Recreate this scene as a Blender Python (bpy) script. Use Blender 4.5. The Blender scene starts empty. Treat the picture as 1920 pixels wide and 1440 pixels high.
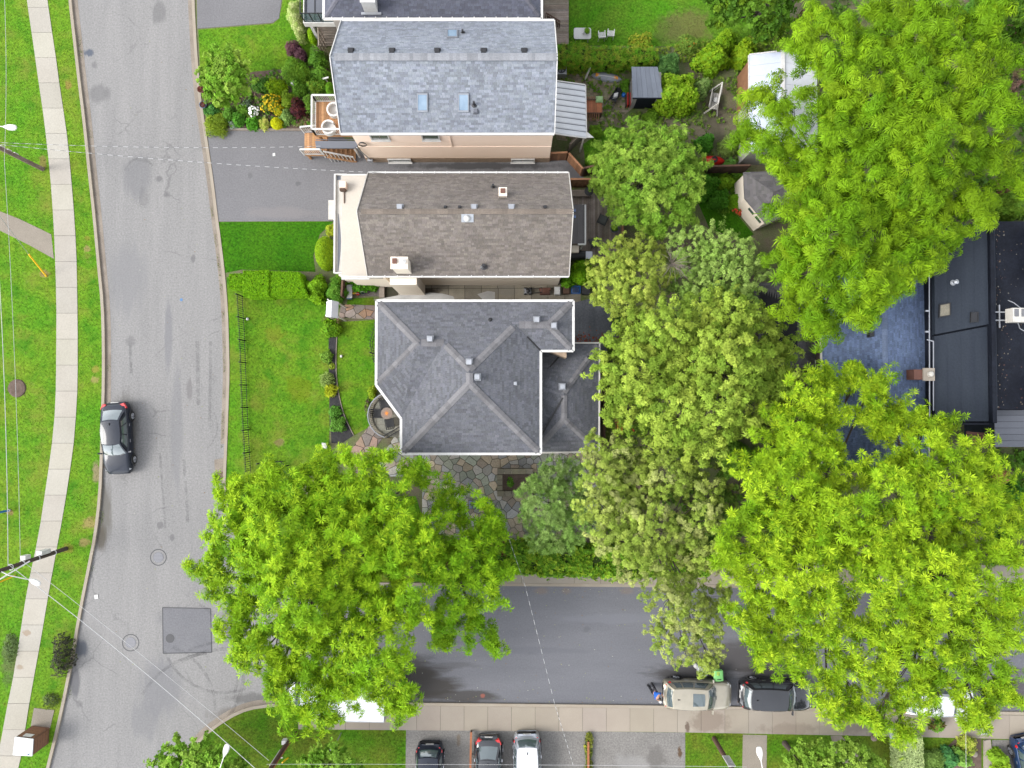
import bpy, math, random
import numpy as np
from mathutils import Vector

# ------------------------------------------------------------------ camera, sky, sun, exposure
FPX, HC = 1333.33, 48.0                 # focal length in photo pixels, drone height in metres
TILT = math.atan(30.0 / FPX)
scene = bpy.context.scene
col = scene.collection
cam = bpy.data.cameras.new("camera")
cam.sensor_width = 36.0
cam.lens = 36.0 * FPX / 1920.0
cam.clip_start, cam.clip_end = 0.5, 5000.0
camo = bpy.data.objects.new("camera", cam)
camo.location = (0, 0, HC)
camo.rotation_euler = (TILT, 0, 0)
col.objects.link(camo)
scene.camera = camo

SUN_ELEV, SUN_AZ = math.radians(41), math.radians(260)   # azimuth clockwise from north (image up)
world = bpy.data.worlds.new("World")
scene.world = world
world.use_nodes = True
wn, wl = world.node_tree.nodes, world.node_tree.links
sky = wn.new("ShaderNodeTexSky")
sky.sky_type = 'NISHITA'
sky.sun_disc = False
sky.sun_elevation = SUN_ELEV
sky.sun_rotation = SUN_AZ
sky.dust_density = 1.5
sky.air_density = 1.0
hsv = wn.new("ShaderNodeHueSaturation")
hsv.inputs["Saturation"].default_value = 0.22           # cloud cover: nearly white sky
wl.new(sky.outputs[0], hsv.inputs["Color"])
wl.new(hsv.outputs[0], wn["Background"].inputs["Color"])
wn["Background"].inputs["Strength"].default_value = 0.15
sun = bpy.data.lights.new("sun", 'SUN')
sun.energy = 0.85
sun.angle = math.radians(24)
sun.color = (1.0, 0.965, 0.91)
suno = bpy.data.objects.new("sun", sun)
d = Vector((math.sin(SUN_AZ) * math.cos(SUN_ELEV), math.cos(SUN_AZ) * math.cos(SUN_ELEV), math.sin(SUN_ELEV)))
suno.rotation_euler = d.to_track_quat('Z', 'Y').to_euler()
suno.location = (0, 0, 80)
col.objects.link(suno)
vs = scene.view_settings
scene.display_settings.display_device = 'sRGB'
vs.view_transform = 'Standard'
vs.look = 'None'
vs.gamma = 1.0
vs.use_curve_mapping = False
vs.exposure = 2.17
scene.cycles.max_bounces = 6
scene.cycles.transparent_max_bounces = 12

# ------------------------------------------------------------------ helpers
RS = random.Random(7)
NR = np.random.default_rng(11)
CA, SA = math.cos(TILT), math.sin(TILT)


def P(px, py, z=0.0):
 """world point at height z seen at photo pixel (px, py)"""
 x, y = (px - 960.0) / FPX, -(py - 720.0) / FPX
 dy, dz = y * CA + SA, y * SA - CA
 t = (z - HC) / dz
 return Vector((x * t, dy * t, z))


def P2(px, py, z=0.0):
 p = P(px, py, z)
 return (p.x, p.y)


def wloc(o):
 v = Vector((0, 0, 0))
 while o is not None:
  v = v + o.location
  o = o.parent
 return v


def area2(poly):
 return 0.5 * sum(poly[i][0] * poly[(i + 1) % len(poly)][1] - poly[(i + 1) % len(poly)][0] * poly[i][1] for i in range(len(poly)))


class MB:
 def __init__(s):
  s.V, s.F, s.T = [], [], []

 def face(s, pts, t=(1, 1, 1)):
  n = len(s.V)
  s.V.extend([tuple(p) for p in pts])
  s.F.append(tuple(range(n, n + len(pts))))
  s.T.append(t)

 def faces(s, pts, idx, t=(1, 1, 1)):
  n = len(s.V)
  s.V.extend([tuple(p) for p in pts])
  for f in idx:
   s.F.append(tuple(n + i for i in f))
   s.T.append(t)

 def hexa(s, p, t=(1, 1, 1)):
  s.faces(p, [(3, 2, 1, 0), (4, 5, 6, 7), (0, 1, 5, 4), (1, 2, 6, 5), (2, 3, 7, 6), (3, 0, 4, 7)], t)

 def box(s, x0, y0, z0, x1, y1, z1, t=(1, 1, 1)):
  s.hexa([(x0, y0, z0), (x1, y0, z0), (x1, y1, z0), (x0, y1, z0), (x0, y0, z1), (x1, y0, z1), (x1, y1, z1), (x0, y1, z1)], t)

 def bar(s, a, b, w, z0, z1, t=(1, 1, 1)):
  """flat bar in plan from a to b"""
  ax, ay, bx, by = a[0], a[1], b[0], b[1]
  l = math.hypot(bx - ax, by - ay) or 1e-6
  nx, ny = -(by - ay) / l * w / 2, (bx - ax) / l * w / 2
  q = [(ax - nx, ay - ny), (bx - nx, by - ny), (bx + nx, by + ny), (ax + nx, ay + ny)]
  s.prism(q, z0, z1, t)

 def beam(s, a, b, w, h, t=(1, 1, 1)):
  """box-section beam between two 3d points"""
  a, b = Vector(a), Vector(b)
  dr = (b - a).normalized()
  up = Vector((0, 0, 1)) if abs(dr.z) < .95 else Vector((0, 1, 0))
  sd = dr.cross(up).normalized() * (w / 2)
  up = sd.cross(dr).normalized() * (h / 2)
  s.hexa([a - sd - up, a + sd - up, b + sd - up, b - sd - up, a - sd + up, a + sd + up, b + sd + up, b - sd + up], t)

 def prism(s, poly, z0, z1, t=(1, 1, 1)):
  poly = [(p[0], p[1]) for p in poly]
  if area2(poly) < 0:
   poly = poly[::-1]
  n = len(poly)
  pts = [(x, y, z0) for x, y in poly] + [(x, y, z1) for x, y in poly]
  s.faces(pts, [tuple(range(n - 1, -1, -1)), tuple(range(n, 2 * n))] + [(i, (i + 1) % n, n + (i + 1) % n, n + i) for i in range(n)], t)

 def sheet(s, poly, z, t=(1, 1, 1)):
  poly = [(p[0], p[1]) for p in poly]
  if area2(poly) < 0:
   poly = poly[::-1]
  s.face([(x, y, z) for x, y in poly], t)

 def tube(s, pts, rad, n=6, cap=True, tints=None, t=(1, 1, 1)):
  pts = [Vector(p) for p in pts]
  if not hasattr(rad, '__len__'):
   rad = [rad] * len(pts)
  base = len(s.V)
  for i, p in enumerate(pts):
   dr = (pts[min(i + 1, len(pts) - 1)] - pts[max(i - 1, 0)])
   dr = dr.normalized() if dr.length > 1e-9 else Vector((0, 0, 1))
   up = Vector((0, 0, 1)) if abs(dr.z) < .9 else Vector((1, 0, 0))
   a = dr.cross(up).normalized()
   b = a.cross(dr).normalized()
   for k in range(n):
    an = 2 * math.pi * k / n
    s.V.append(tuple(p + a * (math.cos(an) * rad[i]) + b * (math.sin(an) * rad[i])))
  for i in range(len(pts) - 1):
   for k in range(n):
    k2 = (k + 1) % n
    s.F.append((base + i * n + k, base + i * n + k2, base + (i + 1) * n + k2, base + (i + 1) * n + k))
    s.T.append(tints[i] if tints else t)
  if cap:
   s.F.append(tuple(base + k for k in range(n - 1, -1, -1)))
   s.T.append(tints[0] if tints else t)
   s.F.append(tuple(base + (len(pts) - 1) * n + k for k in range(n)))
   s.T.append(tints[-1] if tints else t)

 def cyl(s, x, y, z0, z1, r0, r1=None, n=12, t=(1, 1, 1)):
  s.tube([(x, y, z0), (x, y, z1)], [r0, r0 if r1 is None else r1], n, True, None, t)

 def lathe(s, x, y, prof, n=14, t=(1, 1, 1)):
  base = len(s.V)
  for r, z in prof:
   for k in range(n):
    a = 2 * math.pi * k / n
    s.V.append((x + r * math.cos(a), y + r * math.sin(a), z))
  for i in range(len(prof) - 1):
   for k in range(n):
    k2 = (k + 1) % n
    s.F.append((base + i * n + k, base + i * n + k2, base + (i + 1) * n + k2, base + (i + 1) * n + k))
    s.T.append(t)
  s.F.append(tuple(base + (len(prof) - 1) * n + k for k in range(n)))
  s.T.append(t)

 def grid(s, fn, nu, nv, t=(1, 1, 1), flip=False):
  base = len(s.V)
  for j in range(nv + 1):
   for i in range(nu + 1):
    s.V.append(tuple(fn(i / nu, j / nv)))
  for j in range(nv):
   for i in range(nu):
    q = (base + j * (nu + 1) + i, base + j * (nu + 1) + i + 1, base + (j + 1) * (nu + 1) + i + 1, base + (j + 1) * (nu + 1) + i)
    s.F.append(q[::-1] if flip else q)
    s.T.append(t)

 def build(s, name, m, parent=None, local=False, smooth=False):
  off = Vector((0, 0, 0)) if (local or parent is None) else wloc(parent)
  me = bpy.data.meshes.new(name)
  me.from_pydata([(v[0] - off.x, v[1] - off.y, v[2] - off.z) for v in s.V], [], s.F)
  at = me.attributes.new("tint", 'FLOAT_COLOR', 'FACE')
  at.data.foreach_set("color", np.array([(t[0], t[1], t[2], 1.0) for t in s.T], dtype=np.float32).ravel())
  if smooth:
   me.polygons.foreach_set("use_smooth", [True] * len(me.polygons))
  me.materials.append(m)
  o = bpy.data.objects.new(name, me)
  col.objects.link(o)
  if parent is not None:
   o.parent = parent
  return o


def tag(o, label=None, cat=None, group=None, kind=None):
 if label:
  o["label"] = label
 if cat:
  o["category"] = cat
 if group:
  o["group"] = group
 if kind:
  o["kind"] = kind
 return o


def thing(name, label, cat, loc=(0, 0, 0), rz=0.0, group=None):
 o = bpy.data.objects.new(name, None)
 o.empty_display_size = 0.3
 o.location = loc
 o.rotation_euler = (0, 0, rz)
 col.objects.link(o)
 return tag(o, label, cat, group)


def struct(name, mb, m, smooth=False):
 return tag(mb.build(name, m, None, smooth=smooth), kind="structure")


def stuff(o):
 o["kind"] = "stuff"
 return o


def offset_line(pts, dist):
 """offset an open plan polyline to its right-hand side (dist > 0)"""
 out = []
 for i, p in enumerate(pts):
  a, b = pts[max(i - 1, 0)], pts[min(i + 1, len(pts) - 1)]
  dx, dy = b[0] - a[0], b[1] - a[1]
  l = math.hypot(dx, dy)
  out.append((p[0] + dy / l * dist, p[1] - dx / l * dist))
 return out


def resample(pts, step):
 out = [pts[0]]
 for a, b in zip(pts[:-1], pts[1:]):
  l = math.hypot(b[0] - a[0], b[1] - a[1])
  n = max(1, int(round(l / step)))
  for k in range(1, n + 1):
   out.append((a[0] + (b[0] - a[0]) * k / n, a[1] + (b[1] - a[1]) * k / n))
 return out


def smooth_line(pts, it=2):
 for _ in range(it):
  q = [pts[0]]
  for a, b in zip(pts[:-1], pts[1:]):
   q.append((a[0] * .75 + b[0] * .25, a[1] * .75 + b[1] * .25))
   q.append((a[0] * .25 + b[0] * .75, a[1] * .25 + b[1] * .75))
  q.append(pts[-1])
  pts = q
 return pts


def clip_poly(sub, a, b):
 """keep the part of plan polygon sub to the left of line a->b"""
 out = []
 n = len(sub)
 ex, ey = b[0] - a[0], b[1] - a[1]
 f = [ex * (p[1] - a[1]) - ey * (p[0] - a[0]) for p in sub]
 for i in range(n):
  j = (i + 1) % n
  if f[i] >= 0:
   out.append(sub[i])
  if (f[i] >= 0) != (f[j] >= 0):
   t = f[i] / (f[i] - f[j])
   out.append((sub[i][0] + (sub[j][0] - sub[i][0]) * t, sub[i][1] + (sub[j][1] - sub[i][1]) * t))
 return out


def clip_convex(sub, conv):
 for i in range(len(conv)):
  if len(sub) < 3:
   return []
  sub = clip_poly(sub, conv[i], conv[(i + 1) % len(conv)])
 return sub if len(sub) >= 3 else []


def in_poly(x, y, poly):
 inside = np.zeros(len(x), bool)
 n = len(poly)
 for i in range(n):
  x0, y0 = poly[i]
  x1, y1 = poly[(i + 1) % n]
  c = ((y0 > y) != (y1 > y)) & (x < (x1 - x0) * (y - y0) / ((y1 - y0) if y1 != y0 else 1e-9) + x0)
  inside ^= c
 return inside


# ------------------------------------------------------------------ materials (all procedural)
def mat(name, c, rough=0.8, c2=None, scale=1.5, var=0.12, vscale=25.0, bump=0.0, bscale=60.0, metal=0.0, spec=0.35,
  coat=0.0, trans=0.0, detail=6.0, stretch=None, alpha=None, tint=True):
 m = bpy.data.materials.new(name)
 m.use_nodes = True
 n, l = m.node_tree.nodes, m.node_tree.links
 b = n["Principled BSDF"]
 b.inputs["Roughness"].default_value = rough
 b.inputs["Metallic"].default_value = metal
 b.inputs["Specular IOR Level"].default_value = spec
 if coat:
  b.inputs["Coat Weight"].default_value = coat
  b.inputs["Coat Roughness"].default_value = 0.04
 geo = n.new("ShaderNodeNewGeometry")
 pos = geo.outputs["Position"]
 if stretch:
  mp = n.new("ShaderNodeMapping")
  mp.inputs["Scale"].default_value = stretch
  l.new(pos, mp.inputs["Vector"])
  pos = mp.outputs[0]

 raw = geo.outputs["Position"]

 def noise(sc, det=detail, rg=0.6, vec=None):
  t = n.new("ShaderNodeTexNoise")
  t.inputs["Scale"].default_value = sc
  t.inputs["Detail"].default_value = det
  t.inputs["Roughness"].default_value = rg
  l.new(vec or pos, t.inputs["Vector"])
  return t.outputs["Fac"]

 def mixc(fac, a, bb, mode='MIX'):
  x = n.new("ShaderNodeMix")
  x.data_type = 'RGBA'
  x.blend_type = mode
  for sk, v in ((x.inputs[0], fac), (x.inputs[6], a), (x.inputs[7], bb)):
   if isinstance(v, (int, float)):
    sk.default_value = v
   elif isinstance(v, (tuple, list)):
    sk.default_value = (v[0], v[1], v[2], 1)
   else:
    l.new(v, sk)
  return x.outputs[2]

 def ramp(fac, lo, hi):
  x = n.new("ShaderNodeMapRange")
  l.new(fac, x.inputs[0])
  x.inputs[1].default_value, x.inputs[2].default_value = lo, hi
  return x.outputs[0]

 cur = mixc(ramp(noise(scale), 0.35, 0.65), c, c2 if c2 else tuple(v * .85 for v in c))
 if var:
  v = noise(vscale, 4.0, 0.75, raw)
  mr = n.new("ShaderNodeMapRange")
  l.new(v, mr.inputs[0])
  mr.inputs[1].default_value, mr.inputs[2].default_value = 0.3, 0.7
  mr.inputs[3].default_value, mr.inputs[4].default_value = 1 - var, 1 + var
  cur = mixc(1.0, cur, mr.outputs[0], 'MULTIPLY')
 at = n.new("ShaderNodeAttribute")
 at.attribute_name = "tint"
 if tint:
  cur = mixc(1.0, cur, at.outputs["Color"], 'MULTIPLY')
 l.new(cur, b.inputs["Base Color"])
 if bump:
  bp = n.new("ShaderNodeBump")
  bp.inputs["Strength"].default_value = bump
  bp.inputs["Distance"].default_value = 0.02
  l.new(noise(bscale, 3.0), bp.inputs["Height"])
  l.new(bp.outputs[0], b.inputs["Normal"])
 out = n["Material Output"]
 if trans:
  tr = n.new("ShaderNodeBsdfTranslucent")
  l.new(cur, tr.inputs[0])
  mx = n.new("ShaderNodeMixShader")
  mx.inputs[0].default_value = trans
  l.new(b.outputs[0], mx.inputs[1])
  l.new(tr.outputs[0], mx.inputs[2])
  l.new(mx.outputs[0], out.inputs[0])
 if alpha is not None:
  if alpha < 0:                                  # a worn film: noisy coverage
   mr = n.new("ShaderNodeMapRange")
   l.new(noise(2.2, 6, .7), mr.inputs[0])
   mr.inputs[1].default_value, mr.inputs[2].default_value = 0.38, 0.72
   mr.inputs[3].default_value, mr.inputs[4].default_value = 0.0, -alpha
   l.new(mr.outputs[0], b.inputs["Alpha"])
  else:
   b.inputs["Alpha"].default_value = alpha
 m["_n"] = 0
 return m, dict(n=n, l=l, b=b, pos=geo.outputs["Position"], mixc=mixc, noise=noise, ramp=ramp, cur=cur)


M = {}


def MM(key, *a, **k):
 M[key] = mat(key, *a, **k)[0]


def stains_and_shade(ctx, items):
 """worn/wet/oily marks of their own shape, and painted shade, on a ground surface: (px, py, rx_m, ry_m, colour, strength, noise_scale)"""
 n, l = ctx['n'], ctx['l']
 cur = ctx['cur']
 nzc = {}
 for (px, py, rx, ry, c, st, ns) in items:
  p = P(px, py, 0)
  mp = n.new("ShaderNodeMapping")
  mp.vector_type = 'POINT'
  mp.inputs["Location"].default_value = (-p.x / rx, -p.y / ry, 0)
  mp.inputs["Scale"].default_value = (1 / rx, 1 / ry, 0)
  l.new(ctx['pos'], mp.inputs["Vector"])
  ln = n.new("ShaderNodeVectorMath")
  ln.operation = 'LENGTH'
  l.new(mp.outputs[0], ln.inputs[0])
  nz = nzc.get(ns) or nzc.setdefault(ns, ctx['noise'](ns, 5, .65))
  ad = n.new("ShaderNodeMath")
  ad.operation = 'MULTIPLY_ADD'
  l.new(nz, ad.inputs[0])
  ad.inputs[1].default_value = 1.6
  l.new(ln.outputs["Value"], ad.inputs[2])
  mr = n.new("ShaderNodeMapRange")
  l.new(ad.outputs[0], mr.inputs[0])
  mr.inputs[1].default_value, mr.inputs[2].default_value = 1.75, 1.35
  mr.inputs[3].default_value, mr.inputs[4].default_value = 0.0, st
  cur = ctx['mixc'](mr.outputs[0], cur, c)
 l.new(cur, ctx['b'].inputs["Base Color"])
 ctx['cur'] = cur


def cracks(ctx, scale, strength, c, width=.012):
 n, l = ctx['n'], ctx['l']
 nz = n.new("ShaderNodeTexNoise")
 nz.inputs["Scale"].default_value = scale * 2.5
 nz.inputs["Detail"].default_value = 4
 l.new(ctx['pos'], nz.inputs["Vector"])
 ad = n.new("ShaderNodeVectorMath")
 ad.operation = 'MULTIPLY_ADD'
 l.new(nz.outputs["Color"], ad.inputs[0])
 ad.inputs[1].default_value = (.8 / scale * .5,) * 3
 l.new(ctx['pos'], ad.inputs[2])
 vo = n.new("ShaderNodeTexVoronoi")
 vo.feature = 'DISTANCE_TO_EDGE'
 vo.inputs["Scale"].default_value = scale
 l.new(ad.outputs[0], vo.inputs["Vector"])
 mr = n.new("ShaderNodeMapRange")
 l.new(vo.outputs["Distance"], mr.inputs[0])
 mr.inputs[1].default_value, mr.inputs[2].default_value = width, 0.0
 mr.inputs[3].default_value, mr.inputs[4].default_value = 0.0, strength
 gate = ctx['ramp'](ctx['noise'](scale * 1.3, 2), .5, .62)
 mu = n.new("ShaderNodeMath")
 mu.operation = 'MULTIPLY'
 l.new(mr.outputs[0], mu.inputs[0])
 l.new(gate, mu.inputs[1])
 ctx['cur'] = ctx['mixc'](mu.outputs[0], ctx['cur'], c)
 l.new(ctx['cur'], ctx['b'].inputs["Base Color"])


# ground surfaces
M['road'], cx = mat('worn_asphalt', (.146, .142, .139), .9, (.127, .124, .122), .8, .26, 9, bump=.25, bscale=60, stretch=(1.4, .14, 1))
DK = (.06, .059, .06)
stains_and_shade(cx, [(297, 25, .6, .9, DK, .5, 2), (167, 99, .42, .3, (.03, .04, .06), .8, 4), (177, 122, .3, .35, DK, .45, 3), (187, 175, .9, .8, DK, .5, 2),
   (270, 372, .5, .9, DK, .35, 2), (312, 365, .25, .3, DK, .5, 3), (298, 335, .3, .3, DK, .6, 3), (255, 330, 1.2, 2.0, (.08, .08, .085), .5, 1),
   (240, 520, 1.6, 3.0, (.105, .104, .108), .55, 1.6), (362, 485, .2, .3, DK, .6, 3), (316, 640, .35, 3.5, (.09, .09, .097), .6, 1),
   (244, 640, .4, .5, DK, .4, 4), (355, 730, .3, 1.0, (.08, .075, .075), .6, 2), (300, 985, .3, .3, DK, .55, 3), (322, 1008, .25, .3, DK, .55, 3),
   (152, 1215, .6, .7, (.05, .055, .065), .9, 2), (140, 1280, .5, 1.2, (.055, .055, .06), .8, 2), (150, 1320, .3, .3, DK, .4, 3),
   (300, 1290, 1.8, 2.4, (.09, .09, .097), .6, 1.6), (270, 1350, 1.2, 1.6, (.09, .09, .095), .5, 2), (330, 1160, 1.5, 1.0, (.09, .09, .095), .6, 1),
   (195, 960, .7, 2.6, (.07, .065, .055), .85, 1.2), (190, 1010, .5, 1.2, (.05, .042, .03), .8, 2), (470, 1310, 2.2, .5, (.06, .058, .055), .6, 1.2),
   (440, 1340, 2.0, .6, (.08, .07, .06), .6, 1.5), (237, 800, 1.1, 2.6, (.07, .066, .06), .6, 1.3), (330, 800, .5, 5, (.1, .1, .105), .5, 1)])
cracks(cx, .22, .45, (.05, .05, .05))
cracks(cx, .55, .25, (.05, .05, .05))
M['street'], cx = mat('dark_asphalt', (.074, .075, .084), .75, (.084, .085, .094), .5, .16, 10, bump=.2, bscale=60, stretch=(.3, 1.6, 1))
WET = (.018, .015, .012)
stains_and_shade(cx, [(800, 1285, 2.6, 1.6, WET, .93, .9), (860, 1305, 3.6, .5, WET, .8, 1.1), (760, 1260, 2.4, 1.5, WET, .8, 1), (850, 1247, 2.4, .25, (.04, .038, .04), .5, 1.5),
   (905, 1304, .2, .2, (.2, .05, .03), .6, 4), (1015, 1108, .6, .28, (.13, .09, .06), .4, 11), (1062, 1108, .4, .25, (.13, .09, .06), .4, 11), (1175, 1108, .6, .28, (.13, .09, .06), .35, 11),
   (1400, 1235, 4.0, 1.5, (.03, .026, .025), .8, .9), (1300, 1262, 3.4, .8, (.022, .02, .02), .85, 1), (1450, 1262, 3.0, .7, (.022, .02, .02), .85, 1),  # last pair: soft shadows of the parked cars painted into the asphalt
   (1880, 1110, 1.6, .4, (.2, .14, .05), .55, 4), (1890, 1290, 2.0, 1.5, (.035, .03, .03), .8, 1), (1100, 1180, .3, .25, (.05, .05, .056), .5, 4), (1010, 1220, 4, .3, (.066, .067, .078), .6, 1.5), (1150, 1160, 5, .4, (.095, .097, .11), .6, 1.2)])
cracks(cx, .3, .3, (.045, .045, .05))
M['drive'], cx = mat('driveway_asphalt', (.1, .098, .102), .85, (.088, .086, .09), .3, .22, 10, bump=.2, bscale=90)
stains_and_shade(cx, [(900, 312, 6.5, .3, (.035, .034, .035), .9, 1), (1080, 320, 1.2, 1.0, (.06, .06, .065), .8, 1.5), (520, 400, 3.0, .5, (.12, .11, .11), .5, 1), (560, 345, .25, .2, (.05, .05, .052), .6, 4), (470, 330, .2, .3, (.055, .055, .056), .5, 4)])  # long first strip: shade at the peach wall's foot, painted into the asphalt
cracks(cx, .35, .25, (.06, .06, .06))
M['pad'], cx = mat('parking_pad_asphalt', (.125, .118, .11), .9, (.1, .095, .088), .5, .35, 9, bump=.3, bscale=80)
stains_and_shade(cx, [(1274, 1410, .2, .45, (.05, .028, .012), .95, 6), (1230, 1420, .8, 1.0, (.07, .065, .06), .7, 3), (860, 1385, .15, .6, (.09, .065, .04), .6, 3), (1180, 1430, 1.5, .8, (.16, .155, .15), .5, 1)])
M['patch'], _ = mat('asphalt_patch', (.092, .092, .098), .85, (.083, .083, .09), .8, .24, 10, bump=.2, bscale=90)
MM('seal', (.03, .03, .033), .6)
MM('tyre_film', (.03, .03, .032), .8, alpha=-.3)
M['walk'], cx = mat('sidewalk_concrete', (.235, .22, .19), .9, (.215, .2, .17), .4, .1, 12, bump=.15, bscale=70)
stains_and_shade(cx, [(52, 1185, .4, .25, (.15, .1, .06), .6, 4), (40, 1250, .35, .2, (.14, .1, .06), .6, 4)])
M['walk_s'], cx = mat('sidewalk_concrete_tan', (.2, .175, .143), .9, (.183, .158, .13), .5, .12, 40, bump=.15, bscale=70)
stains_and_shade(cx, [(1330, 1350, 1.6, 1.0, (.11, .085, .065), .7, 1.5), (1480, 1365, 2.4, .5, (.12, .095, .075), .6, 1.5), (1600, 1350, 2.0, 1.0, (.11, .09, .075), .6, 1.5), (1288, 1362, .2, .4, (.05, .03, .02), .8, 4)])
MM('kerb', (.185, .155, .12), .9, (.2, .175, .14), 1.0, .2, 30, bump=.2)
MM('gutter', (.165, .14, .115), .9, (.12, .1, .08), .8, .3, 20, bump=.2)
MM('path', (.15, .13, .105), .9, (.13, .112, .09), .6, .2, 20, bump=.2)
M['side_slab'], cx = mat('side_slab_concrete', (.17, .152, .122), .8, (.12, .105, .08), .7, .2, 20, bump=.15)
stains_and_shade(cx, [(805, 548, .9, .35, (.03, .022, .015), .9, 2), (950, 545, 1.0, .5, (.13, .12, .105), .5, 1)])
M['wet_slab'], _ = mat('wet_dark_concrete', (.06, .063, .075), .25, (.1, .104, .118), .5, .25, 8, stretch=(2.2, .35, 1))
MM('puddle', (.24, .235, .225), .12, (.3, .295, .28), 1.0, .05, 10)
LG = dict(var=.5, vscale=7, bump=.7, bscale=50, spec=.1)
M['lawn'], cx = mat('lawn_grass', (.048, .138, .005), .9, (.082, .142, .008), .28, **LG)
cx['cur'] = cx['mixc'](cx['ramp'](cx['noise'](.9, 5), .5, .75), cx['cur'], (.024, .098, .003))
cx['cur'] = cx['mixc'](cx['ramp'](cx['noise'](.55, 5), .52, .78), cx['cur'], (.11, .13, .018))
cx['cur'] = cx['mixc'](cx['ramp'](cx['noise'](2.3, 5), .6, .8), cx['cur'], (.09, .14, .02))
stains_and_shade(cx, [(130, 160, .28, .4, (.15, .1, .03), .7, 3), (165, 447, .32, .22, (.13, .12, .02), .6, 3), (165, 467, .32, .3, (.16, .13, .05), .8, 4), (166, 480, .3, .25, (.1, .1, .02), .5, 4),
   (180, 692, .34, .3, (.17, .15, .03), .7, 3), (179, 712, .34, .3, (.17, .15, .05), .8, 4), (85, 513, .4, .35, (.17, .12, .05), .8, 4), (35, 728, .75, .62, (.085, .065, .03), .92, 3),
   (182, 885, .35, .9, (.15, .12, .07), .85, 2), (170, 980, .6, .5, (.17, .13, .05), .8, 3), (160, 1015, .5, .4, (.17, .13, .05), .8, 3), (20, 960, .3, .25, (.16, .1, .05), .7, 4),
   (82, 305, .3, .6, (.12, .08, .03), .7, 4), (525, 830, .4, .35, (.14, .1, .05), .7, 3), (515, 625, .9, .6, (.1, .12, .01), .6, 2), (22, 1235, .8, 2.0, (.06, .07, .03), .7, 2), (128, 1028, .5, .4, (.13, .12, .02), .7, 3),
   (620, 600, .6, .5, (.09, .07, .03), .6, 3), (560, 730, 1.2, 1.2, (.09, .115, .004), .5, 1.2)])
M['lawn_dark'], cx = mat('lawn_grass_deep', (.019, .082, .0012), .9, (.03, .094, .002), .5, **LG)
M['lawn_south'], cx = mat('lawn_grass_south', (.036, .1, .003), .9, (.068, .092, .008), .5, **LG)
M['lawn_back'], cx = mat('lawn_grass_rough', (.04, .13, .004), .9, (.06, .125, .008), .5, **LG)
stains_and_shade(cx, [(1290, 50, 2.0, 1.6, (.09, .075, .03), .7, 1.6), (1250, 60, 1.2, 1.2, (.06, .07, .02), .6, 2)])
M['soil'], cx = mat('yard_soil', (.095, .077, .053), .95, (.06, .09, .02), .7, .35, 12, bump=.6, bscale=30)
stains_and_shade(cx, [(1340, 230, 1.0, 2.5, (.04, .032, .025), .8, 1.5), (1260, 245, 4.5, 1.0, (.1, .085, .06), .7, 1.2), (1150, 280, 1.2, 1.0, (.05, .08, .015), .6, 2)])
MM('mulch', (.012, .012, .014), .9, (.022, .021, .022), 6, .5, 30, bump=.8, bscale=40)
MM('bed_soil', (.05, .034, .024), .95, (.08, .056, .044), 3, .4, 25, bump=.6, bscale=40)
MM('gravel', (.06, .05, .045), .95, (.09, .078, .07), 8, .5, 40, bump=.8, bscale=50)
MM('paver', (.17, .14, .108), .9, (.14, .125, .08), 1.5, .2, 15, bump=.2)
MM('flag', (.235, .22, .19), .8, (.205, .2, .182), .8, .25, 12, bump=.3, bscale=25)
MM('flag_pink', (.17, .125, .105), .8, (.14, .115, .095), .8, .22, 10, bump=.3, bscale=25)
MM('joint', (.03, .025, .018), .95, (.02, .022, .01), 4, .3, 30)
MM('stone_wall', (.15, .135, .1), .85, (.12, .11, .085), 1.5, .25, 14, bump=.4, bscale=20)
MM('rust_leaves', (.16, .05, .025), .9, (.1, .035, .02), 4, .4, 20)
# roofs and walls
MM('sh_light', (.135, .147, .168), .85, (.122, .133, .154), .5, .2, 14, bump=.3, bscale=120)
MM('sh_brown', (.112, .097, .085), .85, (.092, .079, .069), .45, .22, 14, bump=.3, bscale=120)
MM('sh_dark', (.071, .073, .082), .85, (.063, .065, .073), .5, .2, 14, bump=.3, bscale=120)
MM('sh_navy', (.052, .055, .072), .85, (.045, .048, .063), .5, .2, 14, bump=.3, bscale=120)
MM('sh_blue', (.062, .087, .145), .85, (.052, .074, .126), .5, .22, 14, bump=.3, bscale=120)
MM('sh_slate', (.085, .08, .081), .85, (.07, .066, .067), .5, .18, 45, bump=.3, bscale=120)
MM('deck_under', (.015, .015, .017), .9)
MM('trim_white', (.42, .415, .4), .5, (.36, .35, .335), 2.5, .1, 9)
MM('trim_old', (.36, .345, .32), .6, (.3, .285, .255), 3, .1)
MM('front_stucco', (.32, .29, .25), .9, (.3, .27, .233), .4, .06, 10)
MM('stucco_peach', (.7, .56, .46), .9, (.67, .53, .43), .4, .06, 30, bump=.15, bscale=80)
MM('stucco_cream', (.6, .53, .44), .9, (.56, .495, .41), .4, .06, 30, bump=.15, bscale=80)
MM('brick_pale', (.23, .17, .12), .9, (.18, .13, .09), 5, .2, 25, bump=.4)
MM('wall_dark', (.05, .035, .03), .9)
MM('wall_grey', (.22, .21, .2), .85, (.19, .18, .17), 1, .1)
MM('metal_white', (.4, .41, .43), .5, (.34, .35, .37), .8, .08)
MM('metal_navy', (.016, .02, .028), .6, (.02, .025, .033), .6, .2, 8, stretch=(3, .3, 1), spec=.12)
MM('metal_black', (.0045, .0055, .009), .6, (.009, .011, .017), .5, .35, 8, spec=.1)
MM('metal_grey', (.075, .08, .095), .5, (.085, .09, .105), .5, .1)
MM('shed_roof', (.095, .107, .13), .55, (.078, .088, .108), 1, .06)
MM('steel', (.3, .31, .33), .35, metal=.6)
MM('chrome', (.5, .5, .52), .15, metal=1.0)
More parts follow.
